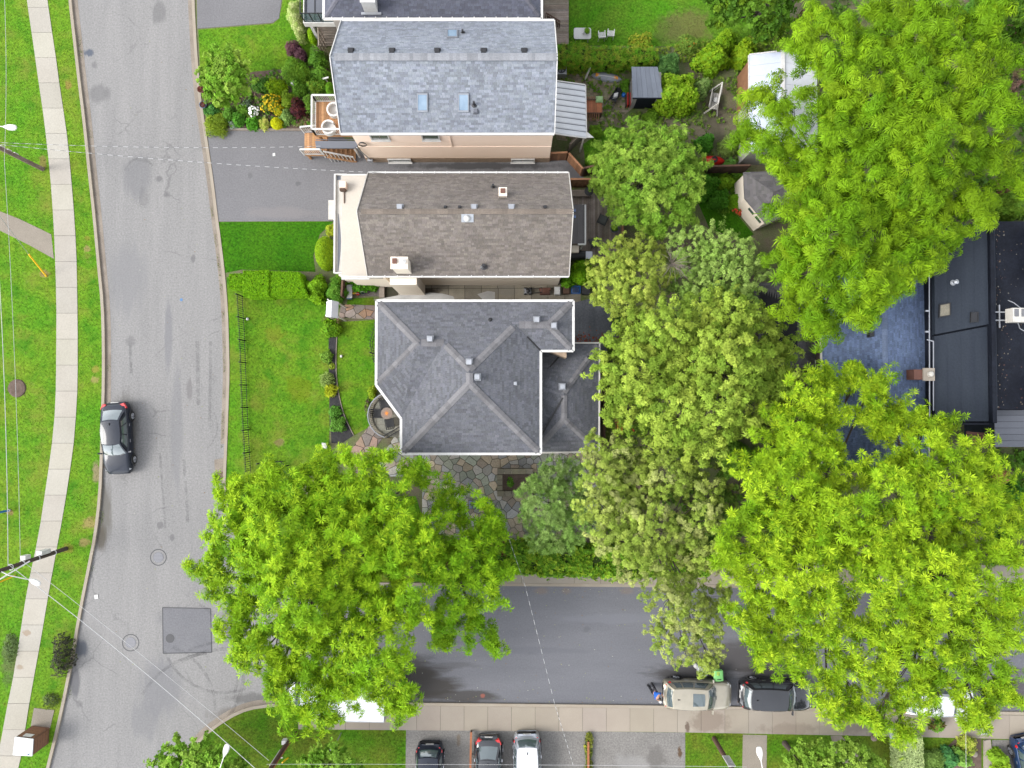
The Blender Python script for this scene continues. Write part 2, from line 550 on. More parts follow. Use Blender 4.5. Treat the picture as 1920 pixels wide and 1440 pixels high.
MM('flash', (.2, .21, .23), .45, metal=.4)
MM('black_metal', (.012, .012, .013), .5)
MM('black_plastic', (.014, .014, .016), .45)
MM('grey_plastic', (.19, .2, .22), .5)
MM('green_plastic', (.1, .28, .08), .5)
MM('blue_plastic', (.01, .09, .3), .4)
MM('white_plastic', (.36, .36, .35), .45)
MM('yellow_plastic', (.6, .36, .01), .5)
MM('red_plastic', (.42, .012, .008), .4)
MM('orange_plastic', (.55, .22, .03), .5)
MM('terracotta', (.095, .042, .03), .8)
MM('clay_blue', (.06, .09, .14), .6)
MM('cloth_green', (.2, .3, .14), .9)
MM('cloth_grey', (.06, .065, .06), .9)
MM('cloth_blue', (.012, .07, .28), .9)
MM('cloth_dark', (.012, .012, .016), .9)
MM('cushion_bluegrey', (.13, .15, .22), .8, (.1, .115, .18), 2, .1)
MM('skin', (.32, .17, .11), .6)
MM('hair', (.03, .02, .014), .7)
M['glass'] = mat('window_glass', (.05, .068, .072), .05, spec=1.0, var=0, coat=1.0)[0]
M['glass_sky'] = mat('skylight_glass', (.09, .14, .2), .05, (.16, .22, .28), .6, spec=.9, var=0)[0]
M['glass_green'] = mat('balcony_glass', (.05, .09, .09), .05, spec=.9, var=0, alpha=.45)[0]
MM('body_skin', (.32, .17, .11), .6, tint=False)
MM('shirt_blue', (.012, .075, .3), .9, tint=False)
MM('trouser_cloth', (.014, .014, .018), .9, tint=False)
# wood
MM('wood_new', (.3, .16, .075), .75, (.24, .125, .055), 2, .2, 12, stretch=(1, 6, 1))
MM('wood_warm', (.17, .085, .045), .75, (.13, .062, .03), 2, .2, 12)
MM('wood_grey', (.17, .145, .12), .85, (.12, .098, .078), 1.5, .25, 12)
MM('wood_brown', (.062, .034, .022), .85, (.048, .026, .017), 1.5, .25, 12)
MM('wood_orange', (.22, .08, .035), .8, (.17, .06, .025), 2, .2, 12)
MM('wood_pole', (.15, .115, .095), .85, (.1, .07, .055), 4, .3, 18, stretch=(1, 1, .3))
MM('wood_pole_dark', (.055, .04, .03), .85, (.035, .025, .02), 4, .3, 18, stretch=(1, 1, .3))
MM('bark', (.05, .038, .028), .95, (.035, .028, .022), 4, .3, 15, bump=.6, bscale=20)
MM('cabinet_brown', (.11, .055, .03), .7, (.095, .045, .025), 2, .12, 12)
MM('cable', (.3, .3, .3), .6)
MM('paint_white', (.42, .43, .44), .3, coat=.6, var=.02)
MM('paint_silver', (.36, .38, .42), .3, metal=.55, coat=.8, var=.03)
MM('paint_beige', (.28, .255, .2), .3, metal=.35, coat=.8, var=.03)
MM('paint_black', (.012, .013, .016), .25, coat=1.0, var=.03)
MM('paint_charcoal', (.011, .014, .022), .35, spec=.12, coat=.45, var=.05)
MM('paint_navy', (.015, .035, .09), .3, metal=.4, coat=.9, var=.03)
MM('tyre', (.012, .012, .012), .85)
MM('lamp_red', (.38, .01, .012), .2, coat=.6)
MM('lamp_clear', (.4, .42, .44), .15, coat=.8)
# foliage
for k in ('leaf',):
 MM('leaf', (1, 1, 1), .6, (1, 1, 1), 1, .1, 8, trans=.25, spec=.08)
MM('petal', (1, 1, 1), .6, (1, 1, 1), 1, .05, 8, trans=.2)
# ------------------------------------------------------------------ ground, roads, pavements
def PL(pts, z=0.0):
 return [P2(x, y, z) for x, y in pts]


def outward(px, py, far=1.0):
 return P2(px, py)


g = MB()
g.sheet([(-1500, -1500), (1500, -1500), (1500, 1500), (-1500, 1500)], -0.06)
struct('ground', g, M['lawn'])
g = MB()
g.sheet(PL([(60, -900), (760, -900), (760, 2400), (-160, 2400), (40, 1440)]), 0.0)
struct('road', g, M['road'])
g = MB()
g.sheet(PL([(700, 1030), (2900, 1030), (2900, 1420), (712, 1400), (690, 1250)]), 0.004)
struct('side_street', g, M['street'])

KL = [(100, -900), (112, -300), (126, -60), (130, 0), (138, 70), (147, 150), (157, 230), (167, 330), (175, 400), (184, 500), (191, 570), (193, 640), (193, 720), (191, 790), (189, 860),
 (186, 930), (178, 1000), (166, 1060), (150, 1140), (138, 1210), (125, 1280), (108, 1360), (88, 1440), (50, 1600), (-140, 2400)]
KR = [(352, -900), (362, -200), (366, 0), (369, 60), (372, 110), (378, 180), (384, 220), (393, 280), (402, 340), (409, 400), (417, 460), (424, 520), (429, 580), (431, 650), (432, 700),
 (430, 760), (428, 820), (426, 870), (424, 910), (430, 960), (448, 1010), (485, 1055), (540, 1080), (620, 1090), (760, 1092), (930, 1092), (1400, 1096), (1900, 1101), (2900, 1110)]
KS = [(2900, 1352), (1920, 1340), (1560, 1332), (1240, 1327), (800, 1322), (640, 1321), (560, 1321), (486, 1326), (450, 1336), (410, 1360), (380, 1385), (360, 1412), (349, 1440), (335, 1500), (300, 1700), (180, 2400)]
kl, kr, ks = smooth_line(PL(KL), 1), smooth_line(PL(KR), 1), smooth_line(PL(KS), 1)
Zb = 0.10

b = MB()
b.prism([P2(-4000, 2400), P2(-4000, -900)] + kl, -0.02, Zb)
park = struct('park_lawn', b, M['lawn'])
b = MB()
b.prism(kr + [P2(2900, -900)], -0.02, Zb - .01)
struct('yard_soil', b, M['soil'])
b = MB()
b.prism(ks + [P2(2900, 2400)], -0.02, Zb)
struct('south_lawn', b, M['lawn_south'])


def kerb(line, side, w=.2, gw=.34, gut=True):
 k = MB()
 i0, i1 = offset_line(line, side * .003), offset_line(line, side * w)
 for a, c, d_, e in zip(i0[:-1], i0[1:], i1[1:], i1[:-1]):
  q = [a, c, d_, e]
  if area2(q) < 0:
   q = q[::-1]
  k.prism(q, -0.01, .135)
 tag(k.build('kerb', M['kerb']), kind='structure')


def gutter_strip(line, side, gw):
 k = MB()
 i0, i1 = offset_line(line, side * .203), offset_line(line, side * (.2 + gw))
 for a, c, d_, e in zip(i0[:-1], i0[1:], i1[1:], i1[:-1]):
  k.sheet([a, c, d_, e], .007)
 tag(k.build('gutter', M['gutter']), kind='structure')


def part_between(line, y_hi, y_lo):
 return [p for p in line if y_lo <= p[1] <= y_hi]


kerb(kl, -1, gut=False)
gutter_strip([p for p in kl if p[1] > P2(0, 880)[1]], -1, .36)
kerb(kr, 1, gut=False)
gutter_strip([p for p in kr if p[1] > P2(0, 850)[1] and p[0] < P2(600, 0)[0]], 1, .3)
kerb(ks, 1, gut=False)
gutter_strip([p for p in ks if p[0] < P2(800, 0)[0]], 1, .32)


def slabbed(name, left, right, m, z0, z1, length, parent_m=M['joint'], jit=.0):
 """a pavement strip made of separate concrete slabs between two edge polylines"""
 bed = MB()
 L, R = resample(left, length), resample(right, length)
 n = min(len(L), len(R))
 # equal counts by arclength
 def arc(pts, n):
  d = [0]
  for a, c in zip(pts[:-1], pts[1:]):
   d.append(d[-1] + math.hypot(c[0] - a[0], c[1] - a[1]))
  out = []
  for k in range(n + 1):
   t = d[-1] * k / n
   i = max(j for j in range(len(d)) if d[j] <= t + 1e-9)
   i = min(i, len(pts) - 2)
   f = (t - d[i]) / max(d[i + 1] - d[i], 1e-9)
   out.append((pts[i][0] + (pts[i + 1][0] - pts[i][0]) * f, pts[i][1] + (pts[i + 1][1] - pts[i][1]) * f))
  return out
 tot = sum(math.hypot(c[0] - a[0], c[1] - a[1]) for a, c in zip(left[:-1], left[1:]))
 n = max(1, int(tot / length))
 L, R = arc(left, n), arc(right, n)
 for a, c, d_, e in zip(L[:-1], L[1:], R[1:], R[:-1]):
  bed.sheet([a, c, d_, e], z0)
 root = struct(name, bed, parent_m)
 for k in range(n):
  a, c, d_, e = L[k], L[k + 1], R[k + 1], R[k]
  q = [a, c, d_, e]
  cx_, cy_ = sum(p[0] for p in q) / 4, sum(p[1] for p in q) / 4
  sx = [1 - .012 / max(.3, math.hypot(p[0] - cx_, p[1] - cy_)) for p in q]
  q = [(cx_ + (p[0] - cx_) * f, cy_ + (p[1] - cy_) * f) for p, f in zip(q, sx)]
  s = MB()
  v = RS.uniform(.93, 1.05)
  s.prism(q, z0 - .02, z1 + RS.uniform(-.006, .006), (v, v * RS.uniform(.985, 1.01), v * RS.uniform(.96, 1.01)))
  s.build('slab', m, root)
 return root


SL = [(10, -500), (40, -90), (52, 0), (58, 40), (68, 110), (75, 160), (84, 220), (92, 290), (97, 340), (100, 380), (103, 430), (105, 480), (107, 540), (108, 600), (107, 700), (106, 760), (101, 820), (93, 880),
 (84, 940), (75, 1000), (62, 1060), (52, 1110), (44, 1160), (35, 1220), (25, 1280), (12, 1340), (2, 1400), (-8, 1440), (-50, 1600), (-120, 1800)]
SR = [(48, -500), (78, -90), (91, 0), (98, 50), (106, 100), (115, 170), (123, 220), (130, 270), (135, 330), (139, 370), (143, 430), (146, 490), (147, 560), (148, 620), (148, 700), (147, 740), (142, 820), (134, 880),
 (123, 950), (112, 1010), (101, 1070), (92, 1120), (82, 1180), (75, 1220), (62, 1290), (52, 1350), (45, 1400), (38, 1440), (-8, 1600), (-78, 1800)]
slabbed('sidewalk', smooth_line(PL(SL), 1), smooth_line(PL(SR), 1), M['walk'], .104, .125, 1.72)
slabbed('sidewalk', PL([(2600, 1347), (1920, 1340), (1560, 1332), (1240, 1327), (800, 1322), (560, 1321)]), PL([(2600, 1393), (1920, 1385), (1560, 1377), (1240, 1371), (800, 1368), (560, 1366)]), M['walk_s'], .104, .128, 1.55)
slabbed('sidewalk', PL([(880, 1050), (1400, 1054), (1900, 1059), (2600, 1066)]), PL([(880, 1092), (1400, 1096), (1900, 1101), (2600, 1108)]), M['walk_s'], .094, .125, 1.75)
b = MB()
b.prism(PL([(-60, 372), (0, 396), (40, 412), (98, 440), (103, 486), (60, 462), (0, 432), (-60, 408)]), .09, .115)
struct('park_path', b, M['path'])
# manholes, patch, valve cover, catch basin
b = MB()
b.sheet(PL([(305, 1139), (395, 1141), (397, 1223), (306, 1225)]), .004)
struct('road_patch', b, M['patch'])
b = MB()
for a, c in (((305, 1139), (395, 1141)), ((395, 1141), (397, 1223)), ((397, 1223), (306, 1225)), ((306, 1225), (305, 1139))):
 b.bar(P2(*a), P2(*c), .07, .004, .008)
b.lathe(*P2(319, 1197), [(.3, .0081), (.27, .0083)], 20)
struct('road_patch_seal', b, M['seal'])


def manhole(px, py, r, label):
 x, y = P2(px, py)
 t = thing('manhole_cover', label, 'manhole', (x, y, 0), group='manhole covers in the road')
 b = MB()
 n = 28
 for k in range(n):
  a0, a1 = 2 * math.pi * k / n, 2 * math.pi * (k + 1) / n
  b.face([(x + r * math.cos(a0), y + r * math.sin(a0), .006), (x + (r - .06) * math.cos(a0), y + (r - .06) * math.sin(a0), .006),
    (x + (r - .06) * math.cos(a1), y + (r - .06) * math.sin(a1), .006), (x + r * math.cos(a1), y + r * math.sin(a1), .006)][::-1])
 b.build('sealed_ring', M['seal'], t)
 b = MB()
 b.cyl(x, y, -.02, .012, r * .62, n=24, t=(1.1, 1.05, 1))
 lid = b.build('lid', M['metal_grey'], t)
 b = MB()
 for i in range(-3, 4):
  w = math.sqrt(max(0, (r * .55) ** 2 - (i * r * .16) ** 2))
  b.bar((x - w, y + i * r * .16), (x + w, y + i * r * .16), .035, .012, .018, (1.6, 1.5, 1.4))
 b.build('rib', M['metal_grey'], lid)


manhole(297, 1045, .56, 'round manhole cover in the pale road left of the big ash tree')
manhole(245, 1205, .58, 'round manhole cover with thick black sealed ring left of the square road patch')
b = MB()
x, y = P2(340, 562)
b.cyl(x, y, -.01, .012, .1, n=14, t=(.5, 1.2, 2.0))
tag(b.build('valve_cover', M['metal_grey']), 'small round blue water valve cover in the road', 'valve cover')
x, y = P2(412, 885)
t = thing('storm_drain', 'rusty storm drain grate at the right kerb above the ash tree', 'drain', (x, y, 0))
b = MB()
b.prism(PL([(402, 862), (422, 858), (423, 906), (404, 908)]), -.01, .012)
b.build('apron', M['gutter'], t)
b = MB()
for k in range(6):
 b.bar(P2(406, 886 + k * 2.6), P2(421, 885 + k * 2.6), .04, .013, .03, (.9, .5, .4))
b.build('grate', M['wood_brown'], t)


def film(pts, w, name=None, mb=None):
 l0, l1 = offset_line(pts, w / 2), offset_line(pts, -w / 2)
 for a, c, d_, e in zip(l0[:-1], l0[1:], l1[1:], l1[:-1]):
  mb.sheet([a, c, d_, e], .009)


b = MB()
for cx0, cy0, r, a0, a1, w in ((262, 330, 1.05, 100, 60, .1), (262, 325, 1.0, 30, 170, .16), (300, 1260, 5.2, -20, 60, .2), (290, 1250, 6.0, -40, 40, .22), (280, 1330, 4.4, 0, 70, .2), (420, 1180, 4.2, 200, 290, .18),
       (400, 1380, 5.5, 95, 150, .2), (430, 1400, 6.5, 60, 120, .25), (440, 1410, 7.4, 65, 115, .2), (355, 800, 1.9, -50, 30, .1)):
 x, y = P2(cx0, cy0)
 film([(x + r * math.cos(math.radians(a0 + (a1 - a0) * k / 16)), y + r * math.sin(math.radians(a0 + (a1 - a0) * k / 16))) for k in range(17)], w, mb=b)
for a, c, w in (((370, 640), (372, 760), .25), ((244, 640), (246, 700), .2), ((300, 850), (310, 990), .14), ((345, 860), (352, 980), .2), ((395, 640), (393, 800), .2)):
 film(resample([P2(*a), P2(*c)], .5), w, mb=b)
b.tyre = 1
o = b.build('tyre_marks', M['tyre_film'])
o['kind'] = 'stuff'

# driveways, parking pad, walkways on the house side
Z1 = .104
b = MB()
b.prism(PL([(389, 246), (560, 247), (600, 247), (640, 256), (700, 300), (1060, 298), (1100, 340), (1060, 345), (640, 326), (628, 415), (411, 416), (402, 340)]), .05, Z1)
struct('driveway', b, M['drive'])
b = MB()
b.prism(PL([(368, -300), (540, -300), (529, 0), (524, 36), (512, 44), (371, 55)]), .05, Z1)
struct('driveway', b, M['drive'])
b = MB()
b.prism(PL([(762, 1367), (1284, 1372), (1284, 1800), (755, 1800)]), .06, Z1 + .004)
struct('parking_pad', b, M['pad'])
for k, (pl) in enumerate(([(1392, 1376), (1437, 1377), (1432, 1800), (1384, 1800)], [(1556, 1378), (1576, 1378), (1640, 1450), (1700, 1700), (1640, 1700)])):
 b = MB()
 b.prism(PL(pl), .06, Z1 + .004)
 struct('front_path', b, M['path'])
b = MB()
b.prism(PL([(1858, 1386), (2400, 1390), (2400, 1800), (1862, 1800)]), .06, Z1 + .004)
struct('parking_pad', b, M['pad'])
# lawns
LAWNS = {}


def lawn(name, pts, m, z=Z1):
 b = MB()
 b.prism(PL(pts), .05, z)
 LAWNS.setdefault(m, []).append((pts, z))
 return struct('lawn', b, M[m])


lawn('a', [(373, 57), (513, 46), (525, 36), (531, 0), (540, -200), (580, -200), (580, 60), (590, 110), (540, 130), (480, 135), (378, 170)], 'lawn')
lawn('b', [(411, 417), (626, 416), (600, 440), (588, 480), (592, 510), (455, 506), (424, 512)], 'lawn_dark')
lawn('c', [(426, 520), (640, 540), (640, 570), (622, 610), (618, 700), (618, 830), (640, 900), (700, 930), (780, 930), (830, 1090), (620, 1090), (540, 1080), (485, 1055), (448, 1010), (430, 960),
  (425, 910), (430, 760), (432, 690), (430, 600)], 'lawn')
lawn('d', [(634, 604), (706, 600), (704, 730), (694, 800), (664, 816), (640, 760), (630, 700)], 'lawn')
lawn('e', [(1068, -200), (1480, -200), (1480, 60), (1400, 90), (1045, 86), (1066, 84)], 'lawn_back')
lawn('f', [(1310, 385), (1330, 330), (1345, 360), (1412, 440), (1395, 452), (1330, 430)], 'lawn_dark')
lawn('g', [(1092, 262), (1108, 246), (1135, 235), (1180, 245), (1170, 300), (1100, 330)], 'lawn_back')
# mulch bed and planting beds
b = MB()
b.prism(PL([(617, 604), (634, 604), (630, 700), (640, 760), (664, 816), (640, 832), (622, 830), (617, 700)]), .06, Z1 + .01)
struct('mulch_bed', b, M['mulch'])
b = MB()
ln_ = smooth_line(PL([(634, 606), (631, 660), (631, 700), (636, 740), (646, 780), (664, 816)]), 2)
for a, c in zip(ln_[:-1], ln_[1:]):
 b.bar(a, c, .05, .1, .17)
tag(b.build('bed_edging', M['wood_grey']), kind='structure')
b = MB()
b.prism(PL([(380, 172), (475, 136), (540, 132), (590, 112), (612, 110), (640, 240), (590, 243), (388, 241)]), .06, Z1 + .008)
struct('garden_bed', b, M['bed_soil'])
b = MB()
b.prism(PL([(388, 242), (590, 243), (590, 247), (389, 246)]), .06, .2)
struct('bed_wall', b, M['wood_grey'])
b = MB()
b.prism(PL([(1790, 1384), (1838, 1384), (1838, 1700), (1770, 1700), (1772, 1400)]), .06, Z1 + .012)
struct('garden_bed', b, M['bed_soil'])
b = MB()
b.prism(PL([(1841, 1386), (1853, 1384), (1860, 1440), (1866, 1700), (1846, 1700)]), .06, .24)
struct('stone_kerb', b, M['walk_s'])
# backyard pavers of the pale house (joined: too small to pick apart)
b = MB()
ar = [P2(1042, 148), P2(1165, 118), P2(1185, 205), P2(1150, 232), P2(1095, 270), P2(1042, 262)]
if area2(ar) < 0:
 ar = ar[::-1]
x0, x1 = min(p[0] for p in ar), max(p[0] for p in ar)
y0, y1 = min(p[1] for p in ar), max(p[1] for p in ar)
yy = y0
while yy < y1:
 xx = x0 - RS.random() * .2
 while xx < x1:
  q = clip_convex([(xx + .008, yy + .008), (xx + .232, yy + .008), (xx + .232, yy + .157), (xx + .008, yy + .157)], ar)
  if q and RS.random() > .12:
   v = RS.uniform(.7, 1.25)
   b.prism(q, .08, Z1 + RS.uniform(.0, .012), (v, v * RS.uniform(.9, 1.1), v * RS.uniform(.8, 1.05)))
  xx += .24
 yy += .165
pav = struct('backyard_paving', b, M['paver'])
# passage slabs between the brown and the slate house
bed = MB()
bed.sheet(PL([(718, 528), (1075, 528), (1085, 568), (718, 568)]), .095)
root = struct('side_passage', bed, M['joint'])
for r_, (ya, yb) in enumerate(((528, 541), (541, 568))):
 xx = 747
 while xx < 1075:
  w = 30 + (RS.random() * 2)
  b = MB()
  v = RS.uniform(.75, 1.2)
  b.prism(PL([(xx + .4, ya + .4), (xx + w - .4, ya + .4), (xx + w - .4, yb - .4), (xx + .4, yb - .4)]), .08, Z1 + RS.uniform(0, .01), (v, v, v * .97))
  b.build('slab', M['side_slab'], root)
  xx += w
b = MB()
for pl in ([(748, 553), (785, 552), (806, 549), (830, 551), (850, 556), (853, 563), (748, 563)], [(895, 552), (915, 546), (928, 548), (928, 563), (905, 562)], [(700, 563), (748, 554), (748, 562)]):
 b.sheet(PL(pl), Z1 + .017)
struct('puddle', b, M['puddle'])
b = MB()
b.prism(PL([(1076, 568), (1108, 560), (1160, 575), (1180, 660), (1076, 660)]), .06, Z1 + .01)
struct('back_patio', b, M['wet_slab'])
b = MB()
for k in range(260):
 px, py = RS.uniform(1076, 1165), 640 - abs(RS.gauss(0, 9)) + 4
 if py < 600:
  continue
 x, y = P2(px, py)
 a, r = RS.uniform(0, 6.28), RS.uniform(.03, .07)
 z = Z1 + .012 + RS.uniform(0, .02)
 b.face([(x + r * math.cos(a + q), y + r * math.sin(a + q), z + .01 * (q > 3)) for q in (0, 1.6, 3.1, 4.7)], (RS.uniform(.7, 1.8), RS.uniform(.6, 1.3), 1))
stuff(b.build('fallen_leaves', M['rust_leaves']))


# flagstone paving: every stone an object
def flagstones(name, convex_px, spacing, m, z0, zt, seed, exclude=None, tone=None):
 r = random.Random(seed)
 poly = PL(convex_px)
 if area2(poly) < 0:
  poly = poly[::-1]
 bed = MB()
 bed.sheet(poly, z0)
 root = struct(name, bed, M['joint'])
 xs, ys = [p[0] for p in poly], [p[1] for p in poly]
 pts = []
 y = min(ys) - spacing
 k = 0
 while y < max(ys) + spacing:
  x = min(xs) - spacing + (k % 2) * spacing / 2
  while x < max(xs) + spacing:
   pts.append((x + r.uniform(-.33, .33) * spacing, y + r.uniform(-.33, .33) * spacing))
   x += spacing * r.choice((.8, 1.0, 1.0, 1.5))
  y += spacing * .85
  k += 1
 for i, p in enumerate(pts):
  cell = [(p[0] - 2 * spacing, p[1] - 2 * spacing), (p[0] + 2 * spacing, p[1] - 2 * spacing), (p[0] + 2 * spacing, p[1] + 2 * spacing), (p[0] - 2 * spacing, p[1] + 2 * spacing)]
  for q in pts:
   if q is p or abs(q[0] - p[0]) > 3 * spacing or abs(q[1] - p[1]) > 3 * spacing:
    continue
   mx, my = (p[0] + q[0]) / 2, (p[1] + q[1]) / 2
   dx, dy = q[0] - p[0], q[1] - p[1]
   l_ = math.hypot(dx, dy)
   mx, my = mx - dx / l_ * .014, my - dy / l_ * .014
   cell = clip_poly(cell, (mx, my), (mx - dy, my + dx))
   if len(cell) < 3:
    break
  if len(cell) < 3:
   continue
  cell = clip_convex(cell, poly)
  if not cell or abs(area2(cell)) < .015:
   continue
  if exclude and any(in_poly(np.array([p[0]]), np.array([p[1]]), e)[0] for e in exclude):
   continue
  v = r.uniform(.75, 1.3)
  tn = r.choice(tone or ((1, 1, 1), (1.12, .98, .8), (.85, .9, 1.0), (1.0, .88, .78), (.8, .9, .8)))
  s = MB()
  h = zt + r.uniform(-.008, .012)
  n_ = len(cell)
  cxx, cyy = sum(c[0] for c in cell) / n_, sum(c[1] for c in cell) / n_
  top = [(cxx + (c[0] - cxx) * .94, cyy + (c[1] - cyy) * .94) for c in cell]
  s.faces([(c[0], c[1], z0 - .01) for c in cell] + [(c[0], c[1], h - .012) for c in cell] + [(c[0], c[1], h) for c in top],
    [tuple(range(2 * n_, 3 * n_))] + [(j, (j + 1) % n_, n_ + (j + 1) % n_, n_ + j) for j in range(n_)] + [(n_ + j, n_ + (j + 1) % n_, 2 * n_ + (j + 1) % n_, 2 * n_ + j) for j in range(n_)],
    (v * tn[0], v * tn[1], v * tn[2]))
  s.build('flagstone', m, root)
 return root


plant_hole = PL([(938, 893), (1000, 893), (1000, 917), (938, 917)])
flagstones('stone_terrace', [(792, 840), (1100, 846), (1130, 905), (1130, 1026), (905, 1026), (792, 990)], .52, M['flag'], .1, .135, 3, [plant_hole])
flagstones('stone_terrace', [(700, 880), (752, 800), (782, 800), (782, 893), (730, 893)], .6, M['flag'], .09, .12, 5)
flagstones('stone_path', [(640, 868), (702, 786), (724, 812), (672, 888)], .62, M['flag_pink'], .095, .125, 8, tone=((1, 1, 1), (1.1, .95, .9), (.8, .85, .9), (1.15, 1.0, .85)))
flagstones('stone_path', [(560, 912), (588, 882), (606, 894), (575, 930)], .6, M['flag_pink'], .098, .125, 9)
flagstones('stone_path', [(640, 571), (706, 573), (706, 599), (636, 596)], .52, M['flag_pink'], .098, .128, 12, tone=((1, 1, 1), (1.2, 1.1, .95), (.9, .95, 1.0), (1.25, 1.0, .75)))
b = MB()
b.prism(PL([(776, 853), (783, 853), (783, 884), (776, 884)]), .08, .3)
struct('terrace_step', b, M['stone_wall'])
b = MB()
b.prism(PL([(676, 528), (722, 530), (720, 556), (674, 556)]), .06, Z1 + .01)
struct('gravel_bed', b, M['gravel'])
b = MB()
b.prism(PL([(653, 560), (700, 558), (706, 574), (650, 572)]), .06, Z1)
struct('dry_grass', b, M['lawn_south'])


# grass blades standing on the lawns
def grass(name, m, polys, dens, h, z=Z1, exclude=()):
 xs, ys, zs = [], [], []
 for poly, zz in polys:
  w = PL(poly)
  x0_, x1_ = min(p[0] for p in w), max(p[0] for p in w)
  y0_, y1_ = min(p[1] for p in w), max(p[1] for p in w)
  n_ = int((x1_ - x0_) * (y1_ - y0_) * dens)
  x, y = NR.uniform(x0_, x1_, n_), NR.uniform(y0_, y1_, n_)
  k = in_poly(x, y, w)
  for e in exclude:
   k &= ~in_poly(x, y, PL(e))
  xs.append(x[k]); ys.append(y[k]); zs.append(np.full(k.sum(), zz))
 x, y, z_ = np.concatenate(xs), np.concatenate(ys), np.concatenate(zs)
 n_ = len(x)
 a = NR.uniform(0, 2 * np.pi, n_)
 hh = NR.uniform(.5, 1.2, n_) * h
 ln = NR.uniform(.2, .9, n_) * h
 a2 = NR.uniform(0, 2 * np.pi, n_)
 w = .02
 V = np.zeros((n_, 3, 3), np.float32)
 V[:, 0] = np.stack([x - np.cos(a) * w, y - np.sin(a) * w, z_ - .005], 1)
 V[:, 1] = np.stack([x + np.cos(a) * w, y + np.sin(a) * w, z_ - .005], 1)
 V[:, 2] = np.stack([x + np.cos(a2) * ln, y + np.sin(a2) * ln, z_ + hh], 1)
 v = NR.uniform(.75, 1.45, n_)
 tint = np.stack([v * NR.uniform(.85, 1.3, n_), v, v * .9], 1)
 o = raw_mesh(name, V.reshape(-1, 3), np.arange(n_ * 3).reshape(-1, 3), tint, M[m])
 return stuff(o)


def raw_mesh(name, V, F, tint, m, parent=None):
 me = bpy.data.meshes.new(name)
 k = F.shape[1]
 me.vertices.add(len(V))
 me.vertices.foreach_set("co", np.ascontiguousarray(V, dtype=np.float32).ravel())
 me.loops.add(F.size)
 me.polygons.add(len(F))
 me.polygons.foreach_set("loop_start", np.arange(0, F.size, k, dtype=np.int32))
 me.loops.foreach_set("vertex_index", np.ascontiguousarray(F, dtype=np.int32).ravel())
 at = me.attributes.new("tint", 'FLOAT_COLOR', 'FACE')
 c = np.ones((len(F), 4), np.float32)
 c[:, :3] = tint
 at.data.foreach_set("color", c.ravel())
 me.update(calc_edges=True)
 me.materials.append(m)
 o = bpy.data.objects.new(name, me)
 col.objects.link(o)
 if parent is not None:
  o.parent = parent
 return o


SWL = [(x, y) for x, y in SL if -60 <= y <= 1600]
SWR = [(x, y) for x, y in SR if -60 <= y <= 1600]
KLL = [(x, y) for x, y in KL if -60 <= y <= 1600]
walk_poly = SWL + SWR[::-1]
grass('grass', 'lawn', [([(-60, -60), (-60, 1600)] + KLL[::-1], Zb)], 130, .05,
 exclude=[walk_poly, [(-60, 372), (0, 396), (98, 440), (103, 486), (0, 432), (-60, 408)]])
for key, polys in LAWNS.items():
 grass('grass', key, polys, 150, .055 if key != 'lawn_dark' else .045)
grass('grass', 'lawn_south', [([(350, 1445), (360, 1412), (380, 1387), (410, 1362), (450, 1338), (486, 1328), (560, 1368), (760, 1370), (756, 1445)], Zb),
       ([(1286, 1374), (1392, 1377), (1386, 1445), (1286, 1445)], Zb), ([(1437, 1378), (1556, 1380), (1640, 1450), (1434, 1450)], Zb),
       ([(1640, 1380), (1790, 1384), (1772, 1450), (1660, 1450)], Zb)], 150, .05)
# weeds along the gutters
wx = MB()
for k in range(900):
 i = RS.random()
 if i < .7:
  py = RS.uniform(370, 840)
  px = np.interp(py, [p[1] for p in KR], [p[0] for p in KR]) - 11 + RS.gauss(0, .9)
  if math.sin(py * .13) + math.sin(py * .041) < -.3:
   continue
 else:
  py = RS.choice((80, 100, 250, 690, 965, 975, 1065, 1300)) + RS.gauss(0, 5)
  px = np.interp(py, [p[1] for p in KL], [p[0] for p in KL]) + 10 + RS.gauss(0, 2.2)
 x, y = P2(px, py)
 a, r = RS.uniform(0, 6.28), RS.uniform(.02, .06)
 v = RS.uniform(.6, 1.5)
 wx.face([(x, y, .008), (x + r * math.cos(a), y + r * math.sin(a), .03 + r * .4), (x + r * math.cos(a + .7), y + r * math.sin(a + .7), .02)], (.07 * v, .11 * v, .012 * v))
stuff(wx.build('weeds', M['leaf']))
lf = MB()
for k in range(520):
 px, py = RS.uniform(790, 1900), (RS.uniform(1100, 1318) if k % 3 else RS.choice((1104 + abs(RS.gauss(0, 5)), 1318 - abs(RS.gauss(0, 6)))))
 if k > 420:
  px, py = RS.uniform(215, 420), RS.uniform(0, 1300)
 x, y = P2(px, py)
 a, r = RS.uniform(0, 6.28), RS.uniform(.02, .055)
 c = RS.choice(((.13, .15, .04), (.16, .16, .08), (.12, .07, .03), (.2, .2, .17)))
 lf.face([(x + r * math.cos(a + q), y + r * .7 * math.sin(a + q), .012 + .01 * (q > 3)) for q in (0, 1.6, 3.1, 4.7)], c)
stuff(lf.build('fallen_leaves', M['petal']))
